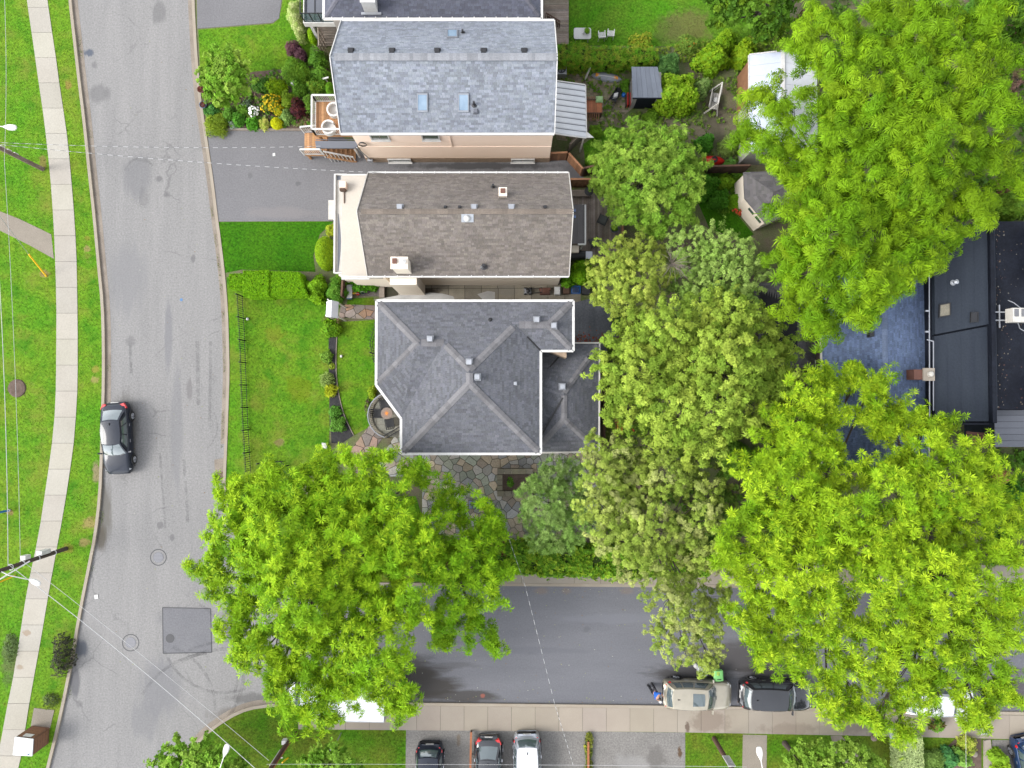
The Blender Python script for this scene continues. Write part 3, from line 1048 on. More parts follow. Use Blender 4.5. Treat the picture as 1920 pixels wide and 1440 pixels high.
# litter on the road
for px, py, r, lab in ((181, 1119, .12, 'white paper sheet lying on the road by the lower left kerb'), (515, 291, .09, 'small white scrap lying on the shared driveway')):
 x, y = P2(px, py)
 b = MB()
 b.hexa([(x - r, y - r * 1.2, .11 if px > 400 else .01), (x + r, y - r, .11 if px > 400 else .01), (x + r * .8, y + r * 1.3, .112 if px > 400 else .012), (x - r * 1.1, y + r, .112 if px > 400 else .012)] +
  [(x - r, y - r * 1.2, .13 if px > 400 else .02), (x + r, y - r, .125 if px > 400 else .015), (x + r * .8, y + r * 1.3, .14 if px > 400 else .03), (x - r * 1.1, y + r, .125 if px > 400 else .018)])
 tag(b.build('paper', M['white_plastic']), lab, 'litter')
# ------------------------------------------------------------------ buildings
def shingle_face(mb, pts, seed, expo=.14, width=.22, thick=.016, vary=.2):
 """lay separate shingle tabs in courses over a planar convex roof face; pts[0]->pts[1] is the eave"""
 r = random.Random(seed)
 pts = [Vector(p) for p in pts]
 nrm = Vector((0, 0, 0))
 for i in range(len(pts)):
  a, b = pts[i], pts[(i + 1) % len(pts)]
  nrm += a.cross(b)
 nrm.normalize()
 if nrm.z < 0:
  nrm = -nrm
 u = Vector((nrm.y, -nrm.x, 0))
 u = u.normalized() if u.length > 1e-5 else (pts[1] - pts[0]).normalized()
 v = nrm.cross(u).normalized()
 if v.z < 0:
  v, u = -v, -u
 o = Vector((0, 0, 0))
 d0 = pts[0].dot(nrm)
 q = [((p - o).dot(u), (p - o).dot(v)) for p in pts]
 if area2(q) < 0:
  q = q[::-1]
 u0, u1 = min(p[0] for p in q), max(p[0] for p in q)
 v0, v1 = min(p[1] for p in q), max(p[1] for p in q)
 k0 = math.floor(v0 / expo) * expo
 row = 0
 while k0 < v1:
  x = u0 - r.random() * width
  shade, left = 1.0, 0
  while x < u1:
   w = width * r.choice((.7, 1.0, 1.0, 1.3))
   if left <= 0:
    shade = 1 + r.uniform(-vary, vary)
    left = r.choice((1, 1, 1, 2))
   left -= 1
   cell = clip_convex([(x, k0), (x + w - .006, k0), (x + w - .006, k0 + expo + .01), (x, k0 + expo + .01)], q)
   if cell and abs(area2(cell)) > .0006:
    t = shade * r.uniform(.93, 1.07)
    tt = (t, t * r.uniform(.985, 1.015), t * r.uniform(.97, 1.04))
    P3 = []
    for (a, b) in cell:
     h = .003 + thick * (1 - (b - k0) / (expo + .01))
     P3.append(u * a + v * b + nrm * (d0 + h))
    mb.face(P3, tt)
    low = [(a, b) for (a, b) in cell if abs(b - k0) < 1e-5]
    if len(low) == 2:
     low.sort()
     A, B = low
     mb.face([u * A[0] + v * A[1] + nrm * (d0 - .004), u * B[0] + v * B[1] + nrm * (d0 - .004), u * B[0] + v * B[1] + nrm * (d0 + .003 + thick), u * A[0] + v * A[1] + nrm * (d0 + .003 + thick)], tt)
   x += w
  k0 += expo
  row += 1


def roof_deck(faces, parent, m=None, th=.14):
 mb = MB()
 for f in faces:
  f = [Vector(p) for p in f]
  if (f[1] - f[0]).cross(f[2] - f[1]).z < 0:
   f = f[::-1]
  n = len(f)
  mb.faces([p for p in f] + [p - Vector((0, 0, th)) for p in f], [tuple(range(n)), tuple(range(2 * n - 1, n - 1, -1))] + [(i, n + i, n + (i + 1) % n, (i + 1) % n) for i in range(n)])
 return mb.build('roof_deck', m or M['deck_under'], parent)


def ridge_caps(lines, m, parent, step=.3, w=.36, seed=1, th=.02, tone=1.0):
 r = random.Random(seed)
 for a, b in lines:
  a, b = Vector(a), Vector(b)
  a = a + (b - a).normalized() * .22
  L = (b - a).length
  n = max(1, int(L / step))
  dr = (b - a).normalized()
  sd = dr.cross(Vector((0, 0, 1))).normalized()
  for k in range(n):
   p0, p1 = a + dr * (L * k / n), a + dr * (L * (k + 1) / n + .03)
   lift0, lift1 = .045, .03
   drop = .06
   t = r.uniform(.95, 1.35) * tone
   tt = (t * 1.06, t, t * .93)
   mb = MB()
   up0, up1 = Vector((0, 0, lift0 + th)), Vector((0, 0, lift1))
   A = [p0 - sd * w / 2 + up0 - Vector((0, 0, drop)), p0 + up0, p0 + sd * w / 2 + up0 - Vector((0, 0, drop))]
   B = [p1 - sd * w / 2 + up1 - Vector((0, 0, drop)), p1 + up1, p1 + sd * w / 2 + up1 - Vector((0, 0, drop))]
   dn = Vector((0, 0, -.03))
   mb.faces(A + B + [p + dn for p in A] + [p + dn for p in B], [(0, 3, 4, 1), (1, 4, 5, 2), (0, 1, 7, 6), (1, 2, 8, 7), (3, 9, 10, 4), (4, 10, 11, 5)], tt)
   mb.build('ridge_cap', m, parent)


def gutter_run(pts, parent, m=None, w=.13, h=.12, name='gutter'):
 mb = MB()
 for a, b in zip(pts[:-1], pts[1:]):
  mb.beam(a, b, w, h)
 return mb.build(name, m or M['trim_white'], parent)


def on_plane(a, b, c, x, y):
 a, b, c = Vector(a), Vector(b), Vector(c)
 n = (b - a).cross(c - a)
 return a.z - (n.x * (x - a.x) + n.y * (y - a.y)) / n.z


def pix_on_plane(px, py, a, b, c):
 """point of a roof plane seen at a photo pixel"""
 a, b, c = Vector(a), Vector(b), Vector(c)
 n = (b - a).cross(c - a)
 o = Vector((0, 0, HC))
 d_ = P(px, py, 0) - o
 t = (a - o).dot(n) / d_.dot(n)
 return o + d_ * t


def roof_vent(parent, p, s=.28, h=.16, m=None, name='roof_vent', dark=False):
 mb = MB()
 x, y, z = p
 mb.box(x - s * .62, y - s * .62, z - .12, x + s * .62, y + s * .62, z + .02, (.8, .8, .8))
 mb.box(x - s * .42, y - s * .42, z + .02, x + s * .42, y + s * .42, z + h * .6, (.35, .35, .35))
 mb.hexa([(x - s / 2, y - s / 2, z + h * .6), (x + s / 2, y - s / 2, z + h * .6), (x + s / 2, y + s / 2, z + h * .6), (x - s / 2, y + s / 2, z + h * .6),
   (x - s * .42, y - s * .42, z + h), (x + s * .42, y - s * .42, z + h), (x + s * .42, y + s * .42, z + h), (x - s * .42, y + s * .42, z + h)])
 return mb.build(name, m or M['flash'], parent)


def vent_pipe(parent, p, r=.05, h=.45, m=None):
 mb = MB()
 x, y, z = p
 mb.lathe(x, y, [(r * 2.4, z), (r * 1.3, z + .06), (r, z + .08), (r, z + h), (r * .8, z + h)], 10)
 return mb.build('vent_pipe', m or M['black_plastic'], parent)


def skylight(parent, cs, m=None, pane=None):
 """cs: four 3d corners on the roof"""
 cs = [Vector(c) for c in cs]
 n = (cs[1] - cs[0]).cross(cs[2] - cs[1]).normalized()
 if n.z < 0:
  n = -n
 c0 = sum(cs, Vector()) / 4
 ins = [c + (c0 - c) * .16 for c in cs]
 mb = MB()
 for i in range(4):
  j = (i + 1) % 4
  mb.hexa([cs[i] - n * .05, cs[j] - n * .05, ins[j] - n * .05, ins[i] - n * .05, cs[i] + n * .1, cs[j] + n * .1, ins[j] + n * .1, ins[i] + n * .1])
 fr = mb.build('skylight_frame', M['flash'] if m is None else m, parent)
 mb = MB()
 mb.hexa([p + n * .05 for p in ins] + [p + n * .075 for p in ins])
 mb.build('pane', pane or M['glass_sky'], fr)
 return fr


def wall_window(parent, x0, x1, z0, z1, y, panes=2):
 """window in a south-facing wall at plane y (sticks out to -y)"""
 mb = MB()
 for a in ((x0 - .07, z0 - .09, x1 + .07, z0), (x0 - .07, z1, x1 + .07, z1 + .07), (x0 - .07, z0, x0, z1), (x1, z0, x1 + .07, z1)):
  mb.box(a[0], y - .07, a[1], a[2], y + .01, a[3])
 w = mb.build('window_frame', M['trim_white'], parent)
 for k in range(panes):
  mb = MB()
  a, b = x0 + (x1 - x0) * k / panes + .02, x0 + (x1 - x0) * (k + 1) / panes - .02
  mb.box(a, y - .035, z0 + .002, b, y - .005, z1 - .002)
  mb.build('pane', M['glass'], w)
 mb = MB()
 mb.box(x0 - .1, y - .14, z0 - .13, x1 + .1, y - .001, z0 - .092)
 mb.build('sill', M['trim_white'], w)


def lift(p, z):
 return Vector((p[0], p[1], z))


# ---- pale grey roofed house
ze, zr = 6.0, 8.5
ySo, yNo = P(800, 249, ze).y, P(800, 40, ze).y
yR = (ySo + yNo) / 2
xA, xB = -10.2, 2.52
H1 = thing('gabled_house', 'two storey house with pale grey shingle roof, three skylights and peach south wall', 'house', (xA, ySo, 0), group='houses along the street')
S = [Vector((xA, ySo, ze)), Vector((xB, ySo, ze)), Vector((xB, yR, zr)), Vector((xA, yR, zr))]
N = [Vector((xB, yNo, ze)), Vector((xA, yNo, ze)), Vector((xA, yR, zr)), Vector((xB, yR, zr))]
roof_deck([S, N], H1)
mb = MB()
shingle_face(mb, S, 1, vary=.25)
shingle_face(mb, N, 2, vary=.2)
stuff(mb.build('shingles', M['sh_light'], H1))
ridge_caps([(S[3], S[2])], M['sh_light'], H1, step=.2, w=.42, seed=3)
gutter_run([lift((xA, ySo - .07), ze - .03), lift((xB, ySo - .07), ze - .03)], H1)
gutter_run([lift((xA, yNo + .07), ze - .03), lift((xB, yNo + .07), ze - .03)], H1)
for x in (xA - .02, xB + .02):
 for y in (ySo, yNo):
  mb = MB()
  mb.beam((x, y, ze - .03), (x, yR, zr - .03), .05, .2)
  mb.build('rake_board', M['trim_white'], H1)
wx0, wx1, wy0, wy1 = P2(690, 303)[0], P2(1029, 303)[0], P2(800, 304)[1], yNo - .35
mb = MB()
mb.box(wx0, wy0, .9, wx1, wy1, ze - .1)
for x in (wx0, wx1):
 mb.face([(x, wy0, ze - .1), (x, wy1, ze - .1), (x, yR, zr - .2)])
mb.build('walls', M['stucco_peach'], H1)
mb = MB()
mb.box(wx0 - .03, wy0 - .04, 0, wx1 + .03, wy1 + .04, .9)
mb.build('foundation', M['brick_pale'], H1)
mb = MB()
mb.box(wx0 - .01, wy0 - .03, 2.95, wx1 + .01, wy0 - .002, 3.02)
mb.box(P2(855, 270)[0] - .04, wy0 - .05, 3.02, P2(855, 270)[0] + .02, wy0 - .002, ze - .2)
mb.build('wall_band', M['stucco_peach'], H1)
for px0, px1, pa in ((692, 724, 2), (790, 820, 1)):
 s_ = (HC - 5) / FPX
 wall_window(H1, (px0 - 960) * s_, (px1 - 960) * s_, 4.3, 5.5, wy0, pa)
for px0, px1 in ((733, 772), (960, 1000)):
 wall_window(H1, P2(px0, 0)[0], P2(px1, 0)[0], .3, .75, wy0 - .04, 2)
for px in (658, 735, 820, 907, 983):
 roof_vent(H1, pix_on_plane(px, 96, *N[:3]), .3, .16, M['black_plastic'])
for px in (792, 869):
 skylight(H1, [pix_on_plane(px + a, 192 + c, *S[:3]) for a, c in ((-10, 17), (10, 17), (10, -18), (-10, -18))])
skylight(H1, [pix_on_plane(848 + a, 65 + c, *N[:3]) for a, c in ((-10, 7), (10, 7), (10, -8), (-10, -8))])
vent_pipe(H1, pix_on_plane(889, 197, *S[:3]), .07, .4)
vent_pipe(H1, pix_on_plane(868, 62, *N[:3]), .06, .35)
roof_vent(H1, pix_on_plane(892, 209, *S[:3]), .24, .14, M['metal_grey'])
for k in range(1, 14):
 pass
# downspout and hose reel on the south wall
mb = MB()
mb.tube([(P2(687, 300)[0], wy0 - .08, 3.0), (P2(700, 300)[0] + .0, wy0 - .08, .4)], .04)
mb.box(P2(700, 0)[0] - .2, wy0 - .2, .5, P2(700, 0)[0] + .15, wy0 - .005, .8)
mb.build('downspout', M['steel'], H1)
mb = MB()
c = P(680, 268, 3.6)
for k in range(3):
 mb.tube([(c.x + .22 * math.cos(a) * (1 + .1 * k), wy0 - .06 - .03 * k, c.z + .3 * math.sin(a)) for a in np.linspace(0, 6.28, 14)], .015, 5)
mb.build('cable_coil', M['black_plastic'], H1)

# porch of that house: upper deck, lower deck with stairs, slate coloured canopy
zd = 2.6


def rail_run(parent, a, b, z, h=1.0, m=None, step=.12, baluster=.03):
 """railing between two plan points: top rail, bottom rail, balusters"""
 a, b = Vector((a[0], a[1], 0)), Vector((b[0], b[1], 0))
 m = m or M['trim_white']
 mb = MB()
 mb.beam((a.x, a.y, z + h), (b.x, b.y, z + h), .1, .07)
 mb.beam((a.x, a.y, z + .1), (b.x, b.y, z + .1), .05, .05)
 n = max(2, int((b - a).length / step))
 for k in range(n + 1):
  p = a + (b - a) * (k / n)
  w = baluster if 0 < k < n else .09
  mb.box(p.x - w / 2, p.y - w / 2, z, p.x + w / 2, p.y + w / 2, z + h - .036)
 return mb.build('railing', m, parent)


def plank_floor(parent, x0, y0, x1, y1, z, m, along='y', w=.14, gap=.012, th=.03, seed=1, name='deck_board'):
 r = random.Random(seed)
 k = x0 if along == 'y' else y0
 end = x1 if along == 'y' else y1
 while k < end - .02:
  e = min(k + w - gap, end)
  v = r.uniform(.75, 1.25)
  mb = MB()
  t = (v, v * r.uniform(.95, 1.03), v * r.uniform(.9, 1.05))
  if along == 'y':
   mb.box(k, y0, z - th, e, y1, z, t)
  else:
   mb.box(x0, k, z - th, x1, e, z, t)
  mb.build(name, m, parent)
  k += w


pa, pb = P(600, 198, zd), P(668, 248, zd)
PO = thing('front_porch', 'raised timber front porch with white railings beside the pale roofed house', 'porch', (pa.x, pb.y, 0))
px0, px1, py1, py0 = pa.x - .25, wx0 + .2, pa.y + .25, P(640, 253, zd).y
plank_floor(PO, px0, py0, px1, py1, zd, M['wood_new'], 'y', .17, seed=4)
mb = MB()
mb.box(px0 - .02, py0 - .02, zd - .3, px1, py1 + .02, zd - .035)
for x in (px0 + .1, px1 - .3):
 for y in (py0 + .1, py1 - .1):
  mb.box(x - .07, y - .07, 0, x + .07, y + .07, zd - .3)
mb.build('porch_frame', M['wood_new'], PO)
rail_run(PO, (px0, py0), (px0, py1), zd)
rail_run(PO, (px0, py1), (px1, py1), zd)
rail_run(PO, (px0, py0), (px1 + .5, py0), zd)
z2 = 1.2
la, lb = P(571, 249, z2), P(602, 290, z2)
plank_floor(PO, la.x, lb.y, lb.x + .4, la.y, z2, M['wood_new'], 'y', .17, seed=5)
mb = MB()
mb.box(la.x, lb.y, z2 - .28, lb.x + .4, la.y, z2 - .035)
mb.box(la.x + .05, lb.y + .05, 0.05, la.x + .2, lb.y + .2, z2 - .28)
mb.box(la.x + .05, la.y - .2, 0.05, la.x + .2, la.y - .05, z2 - .28)
mb.build('landing_frame', M['wood_new'], PO)
rail_run(PO, (la.x, la.y), (lb.x + .4, la.y + .15), z2)
rail_run(PO, (la.x, lb.y), (lb.x + .2, lb.y), z2)
for k in range(6):
 mb = MB()
 x = lb.x + .42 + k * .27
 z = z2 - (k + 1) * .17
 v = RS.uniform(.85, 1.1)
 mb.box(x, lb.y - .1, z - .04, x + .3, lb.y + .95, z, (v, v, v))
 mb.build('stair_tread', M['wood_new'], PO)
mb = MB()
mb.beam((lb.x + .4, lb.y - .12, z2 - .1), (lb.x + 2.1, lb.y - .12, .1), .06, .25)
mb.build('stair_stringer', M['wood_new'], PO)
mb = MB()
mb.beam((lb.x + .4, lb.y - .1, z2 + .9), (lb.x + 2.1, lb.y - .1, 1.0), .09, .07)
for k in range(8):
 x = lb.x + .45 + k * .23
 mb.box(x - .02, lb.y - .12, .1, x + .02, lb.y - .08, z2 + .88 - k * .13)
mb.build('stair_railing', M['trim_white'], PO)
ca, cb = P(592, 266, 2.2), P(666, 279, 2.0)
CN = thing('entry_canopy', 'flat slate coloured entry canopy over the porch stairs', 'canopy', (ca.x, cb.y, 0))
mb = MB()
mb.hexa([(ca.x, cb.y, 2.0), (cb.x, cb.y, 2.0), (wx0 + .1, ca.y, 2.25), (ca.x, ca.y, 2.25), (ca.x, cb.y, 2.12), (cb.x, cb.y, 2.12), (wx0 + .1, ca.y, 2.37), (ca.x, ca.y, 2.37)])
mb.build('canopy_roof', M['metal_grey'], CN)
mb = MB()
for k, v in enumerate((.9, 1.1)):
 y = cb.y + .15 + k * .35
 mb.beam((ca.x + .02, y, 2.15 + k * .13), (cb.x + .15 * k, y, 2.15 + k * .13), .04, .03)
mb.build('canopy_seam', M['metal_grey'], CN)
mb = MB()
for x in (ca.x + .1, cb.x - .1):
 mb.box(x - .05, cb.y + .05, 0.08, x + .05, cb.y + .15, 2.0)
mb.build('canopy_post', M['trim_white'], CN)
for k, (px, py) in enumerate(((627, 207), (617, 240))):
 c = P(px, py, zd + .5)
 t = thing('round_armchair', ('white round wicker armchair half under the eave on the porch', 'white round wicker armchair fully visible on the porch')[k], 'chair', (c.x, c.y, zd), group='armchairs on the front porch')
 mb = MB()
 mb.lathe(c.x, c.y, [(.2, zd), (.42, zd + .3), (.4, zd + .38), (.02, zd + .36)], 20)
 mb.build('seat', M['trim_white'], t, smooth=False)
 mb = MB()
 n = 18
 for i in range(n):
  a0, a1 = math.radians(40 + 280 * i / n), math.radians(40 + 280 * (i + 1) / n)
  for (ra, rb) in ((.36, .46),):
   q = [(c.x + ra * math.cos(a0), c.y + ra * math.sin(a0)), (c.x + rb * math.cos(a0), c.y + rb * math.sin(a0)), (c.x + rb * math.cos(a1), c.y + rb * math.sin(a1)), (c.x + ra * math.cos(a1), c.y + ra * math.sin(a1))]
   mb.prism(q, zd + .3, zd + .72)
 mb.build('backrest', M['trim_white'], t)
 mb = MB()
 mb.cyl(c.x + .1, c.y - .06, zd + .375, zd + .41, .05)
 mb.build('button', M['steel'], t)

# ---- brown roofed house
ze, zr = 5.0, 8.0
ySo, yNo = P(800, 517, ze).y, P(800, 325, ze).y
yR = (ySo + yNo) / 2
xA, xB = P(690, 400, ze).x, P(1066, 400, ze).x
H2 = thing('gabled_house', 'house with weathered brown shingle roof, cream chimney and cream flat front roof', 'house', (xA, ySo, 0), group='houses along the street')
S = [Vector((xA, ySo, ze)), Vector((xB, ySo, ze)), Vector((xB, yR, zr)), Vector((xA, yR, zr))]
N = [Vector((xB, yNo, ze)), Vector((xA, yNo, ze)), Vector((xA, yR, zr)), Vector((xB, yR, zr))]
roof_deck([S, N], H2)
mb = MB()
shingle_face(mb, S, 11, vary=.24)
shingle_face(mb, N, 12, vary=.2)
stuff(mb.build('shingles', M['sh_brown'], H2))
ridge_caps([(S[3], S[2])], M['sh_brown'], H2, step=.3, w=.3, seed=13, tone=.85)
for y, sg in ((ySo, -1), (yNo, 1)):
 gutter_run([lift((P(630, 0, ze).x + .4 if sg < 0 else xA, y + sg * .06), ze - .04), lift((xB, y + sg * .06), ze - .04)], H2, w=.09)
mb = MB()
for k in range(17):
 x = xA + .3 + k * .75
 if x < xB:
  mb.box(x - .025, ySo - .12, ze + .022, x + .025, ySo + .05, ze + .05)
  mb.box(x - .025, yNo - .05, ze + .022, x + .025, yNo + .12, ze + .05)
mb.build('gutter_strap', M['trim_white'], H2)
for x in (xA - .025, xB + .025):
 for y in (ySo, yNo):
  mb = MB()
  mb.beam((x, y, ze - .03), (x, yR, zr - .03), .05, .16)
  mb.build('rake_board', M['trim_old'], H2)
mb = MB()
mb.box(xA + .25, ySo + .22, 0, xB - .35, yNo - .3, ze - .1)
for x in (xA + .25, xB - .35):
 mb.face([(x, ySo + .22, ze - .1), (x, yNo - .3, ze - .1), (x, yR, zr - .25)])
# cream buttress beside the chimney
mb.box(P(738, 520, 3).x, ySo - .45, 0, P(772, 520, 3).x + .5, ySo + .2, 4.4)
mb.build('walls', M['stucco_cream'], H2)
# flat cream front roof
zf = 4.45
fx0, fx1 = P(641, 420, zf).x, xA + .8
mb = MB()
mb.prism([(fx0, ySo - .05), (fx1, ySo - .05), (fx1, yNo + .05), (fx0, yNo + .05)], zf - .25, zf)
mb.build('front_roof', M['front_stucco'], H2)
mb = MB()
mb.beam((fx0, ySo - .09, zf - .05), (xA, ySo - .09, zf - .05), .08, .14)
mb.beam((fx0, yNo + .09, zf - .05), (xA, yNo + .09, zf - .05), .08, .14)
mb.build('front_gutter', M['trim_white'], H2)
mb = MB()
gx0 = P(629, 420, 3.6).x
mb.box(fx0 + .2, ySo + .1, 0, fx1, yNo - .1, zf - .25)
mb.box(gx0 + .15, ySo + .3, 0, fx0 + .2, yNo - .3, 3.34)
mb.build('front_walls', M['stucco_cream'], H2)
# lower ledge along the front with its white edge, patched with grey roofing
yl0, yl1 = P(0, 511, 3.6).y, P(0, 328, 3.6).y
mb = MB()
mb.prism([(gx0, yl0), (fx0 + .15, yl0), (fx0 + .15, yl1), (gx0, yl1)], 3.35, 3.5)
mb.build('ledge', M['trim_old'], H2)
mb = MB()
mb.box(gx0 - .1, yl0 - .05, 3.4, gx0, yl1 + .05, 3.66)
mb.box(gx0, yl0 - .06, 3.4, fx0 + .1, yl0, 3.66)
mb.box(gx0, yl1, 3.4, fx0 + .1, yl1 + .06, 3.66)
mb.build('ledge_edge', M['trim_white'], H2)
mb = MB()
bow = [P2(634, 400, 3.5)] + [P2(634 + 4.5 * math.sin(math.pi * k / 12) + .8, 401 + 106 * k / 12, 3.5) for k in range(13)] + [P2(633, 508, 3.5)]
mb.sheet(bow, 3.506)
mb.sheet([P2(632, 330, 3.5), P2(639, 330, 3.5), P2(639, 337, 3.5), P2(632, 338, 3.5)], 3.506)
mb.build('roofing_felt', M['metal_grey'], H2)
mb = MB()
mb.prism(PL([(618, 378), (633, 378), (633, 414), (618, 414)]), .05, .35)
mb.build('front_step', M['trim_old'], H2)
# front vent box with flue on the flat roof
c = P(646, 351, zf)
mb = MB()
mb.box(c.x - .22, c.y - .16, zf, c.x + .18, c.y + .22, zf + .5, (.9, .75, .75))
mb.build('flue_box', M['stucco_cream'], H2)
mb = MB()
mb.box(c.x - .22, c.y - .3, zf, c.x + .12, c.y - .165, zf + .35)
mb.box(c.x - .03, c.y - 1.0, zf + .01, c.x + .02, c.y - .305, zf + .06)
mb.build('flue_pipe', M['wood_brown'], H2)
# south chimney
c = P(750, 492, 6.9)
CH = MB()
CH.box(c.x - .48, c.y - .34, 3.0, c.x + .42, c.y + .26, 6.9)
ch = CH.build('chimney', M['stucco_cream'], H2)
mb = MB()
mb.box(c.x - .53, c.y - .39, 6.9, c.x + .47, c.y + .31, 7.0)
mb.build('chimney_cap', M['stucco_cream'], ch)
mb = MB()
mb.box(c.x - .42, c.y - .1, 7.0, c.x - .16, c.y + .2, 7.14)
mb.build('flue', M['terracotta'], ch)
mb = MB()
mb.lathe(c.x + .2, c.y + .0, [(.14, 7.0), (.14, 7.2), (.2, 7.22), (.02, 7.3)], 14)
mb.build('flue_cowl', M['trim_white'], ch)
c = pix_on_plane(943, 366, *N[:3])
mb = MB()
mb.box(c.x - .24, c.y - .2, c.z - .4, c.x + .24, c.y + .3, c.z + .55)
ch = mb.build('small_chimney', M['stucco_cream'], H2)
mb = MB()
mb.box(c.x - .14, c.y - .05, c.z + .551, c.x + .14, c.y + .22, c.z + .64)
mb.build('flue', M['terracotta'], ch)
for px, s_, m_ in ((750, .32, M['steel']), (835, .16, M['black_plastic']), (862, .16, M['black_plastic']), (889, .32, M['steel']), (959, .32, M['steel']), (1022, .18, M['black_plastic'])):
 roof_vent(H2, pix_on_plane(px, 389, *N[:3]), s_, .2, m_)
vent_pipe(H2, pix_on_plane(925, 352, *N[:3]), .07, .6)
c = pix_on_plane(907, 499, *S[:3])
vent_pipe(H2, c, .1, .3)
# round tube skylight on its flashing
c = [pix_on_plane(877 + a, 408 + d_, *S[:3]) for a, d_ in ((-12, 8), (11, 8), (11, -8), (-12, -8))]
nr = (S[1] - S[0]).cross(S[3] - S[0]).normalized()
mb = MB()
mb.hexa([p + nr * .022 for p in c] + [p + nr * .04 for p in c])
sk = mb.build('skylight_flashing', M['steel'], H2)
c = pix_on_plane(876, 409, *S[:3]) + nr * .04
mb = MB()
mb.lathe(c.x, c.y, [(.19, c.z - .06), (.19, c.z + .06), (.16, c.z + .13), (.09, c.z + .18), (.01, c.z + .2)], 18)
mb.build('skylight_dome', M['white_plastic'], sk, smooth=True)
mb = MB()
c = P(1068, 395, 7.8)
for k in (0, .35):
 mb.box(xB + .02, yR - .3 + k, zr - .45, xB + .2, yR - .15 + k, zr - .25)
mb.build('gable_lamp', M['paint_navy'], H2)

# ---- slate hip roofed house (main roof and rear wing)
ZE, PIT = 5.2, 0.415
K = (HC - ZE) / FPX


def hp(px, py, d=0.0):
 """roof point: px,py measured as if at eave level, d = distance from eave in eave-level pixels"""
 x, y = P2(px, py, ZE)
 return Vector((x, y, ZE + d * K * PIT))


H3 = thing('hip_roofed_house', 'large house with dark slate grey hip roof edged in white gutters', 'house', tuple(P(880, 700, 0)), group='houses along the street')
# eave-level plan measured in photo pixels, corrected for the height of the ridges
e1, e2, e3, e4, e5, e6, e7, e8 = [hp(*p) for p in ((706, 564), (1075, 564), (1075, 658), (1014, 658), (1014, 851), (752, 851), (752, 785), (704, 722))]
e8.x = e1.x


def ridge(px, py, d):
 """a ridge point seen at this photo pixel, d metres above the eave"""
 return P(px, py, ZE + d)


dA, hE, wE = 2.62, (e4.x - e6.x) / 2, (e2.y - e3.y) / 2
rp = lambda x, y, d: Vector((x, y, ZE + d * .37))
r1, r2 = rp(e1.x + dA, e1.y - dA, dA), rp(e6.x + dA, e1.y - dA, dA)
r3, r4 = rp(e6.x + hE, e1.y - hE, hE), rp(e6.x + hE, e5.y + hE, hE)
r5, r6 = rp(e4.x - wE, e1.y - wE, wE), rp(e2.x - wE, e1.y - wE, wE)
faces3 = [[e2, e1, r1, r2], [e2, r2, r5], [e2, r5, r6], [r2, r3, r5], [e8, e1, r1], [e3, e2, r6], [e3, e4, r5, r6], [e4, e5, r4, r3], [e4, r3, r5], [e5, e6, r4], [e6, e7, r2], [e6, r2, r3, r4], [e7, e8, r1], [e7, r1, r2]]
roof_deck(faces3, H3)
mb = MB()
for i, f in enumerate(faces3):
 f = [Vector(p) for p in f]
 tris = [f] if len(f) == 3 else [[f[0], f[1], f[2]], [f[0], f[2], f[3]]]
 for t_ in tris:
  shingle_face(mb, t_, 40 + i, width=.22)
stuff(mb.build('shingles', M['sh_dark'], H3))
ridge_caps([(e1, r1), (e8, r1), (r1, r2), (r2, r3), (r3, r4), (e6, r4), (e5, r4), (r5, r3), (r5, r6), (e2, r6), (e3, r6)], M['sh_dark'], H3, step=.34, w=.42, seed=21, tone=1.18)
gutter_run([p + Vector((0, 0, -.02)) for p in (e1, e2, e3, e4, e5, e6, e7, e8, e1)], H3, w=.15)
mb = MB()
mb.beam(e4 + Vector((-.05, .05, .05)), e4 + (r5 - e4) * .55 + Vector((0, 0, .05)), .09, .03)
mb.build('valley_flashing', M['black_metal'], H3)
c8 = sum([e1, e2, e3, e4, e5, e6, e7, e8], Vector()) / 8
mb = MB()
wl_ = [(p.x, p.y) for p in (e1, e2, e3, e4, e5, e6, e7, e8)]
cxw = sum(p[0] for p in wl_) / 8
cyw = sum(p[1] for p in wl_) / 8
ins = []
for (x, y) in wl_:
 ins.append((x + (.4 if x < cxw else -.4), y + (.4 if y < cyw else -.4)))
ins[3] = (wl_[3][0] - .4, wl_[3][1] + .4)
ins[6] = (wl_[6][0] + .4, wl_[6][1] + .1)
ins[7] = (wl_[7][0] + .4, wl_[7][1] + .1)
mb.prism(ins, 0, ZE - .15)
mb.build('walls', M['brick_pale'], H3)
for px, py, fc in ((807, 636, faces3[0]), (880, 679, faces3[1]), (1006, 600, faces3[2]), (895, 707, faces3[7]), (1038, 611, faces3[5])):
 c = P(px, py, ZE + 1)
 c = pix_on_plane(px, py, *fc[:3])
 roof_vent(H3, c + Vector((0, 0, .05)), .34, .26, M['steel'])
roof_vent(H3, pix_on_plane(966, 719, *faces3[7][:3]), .2, .14, M['steel'])
vent_pipe(H3, pix_on_plane(919, 600, *faces3[0][:3]), .06, .3)

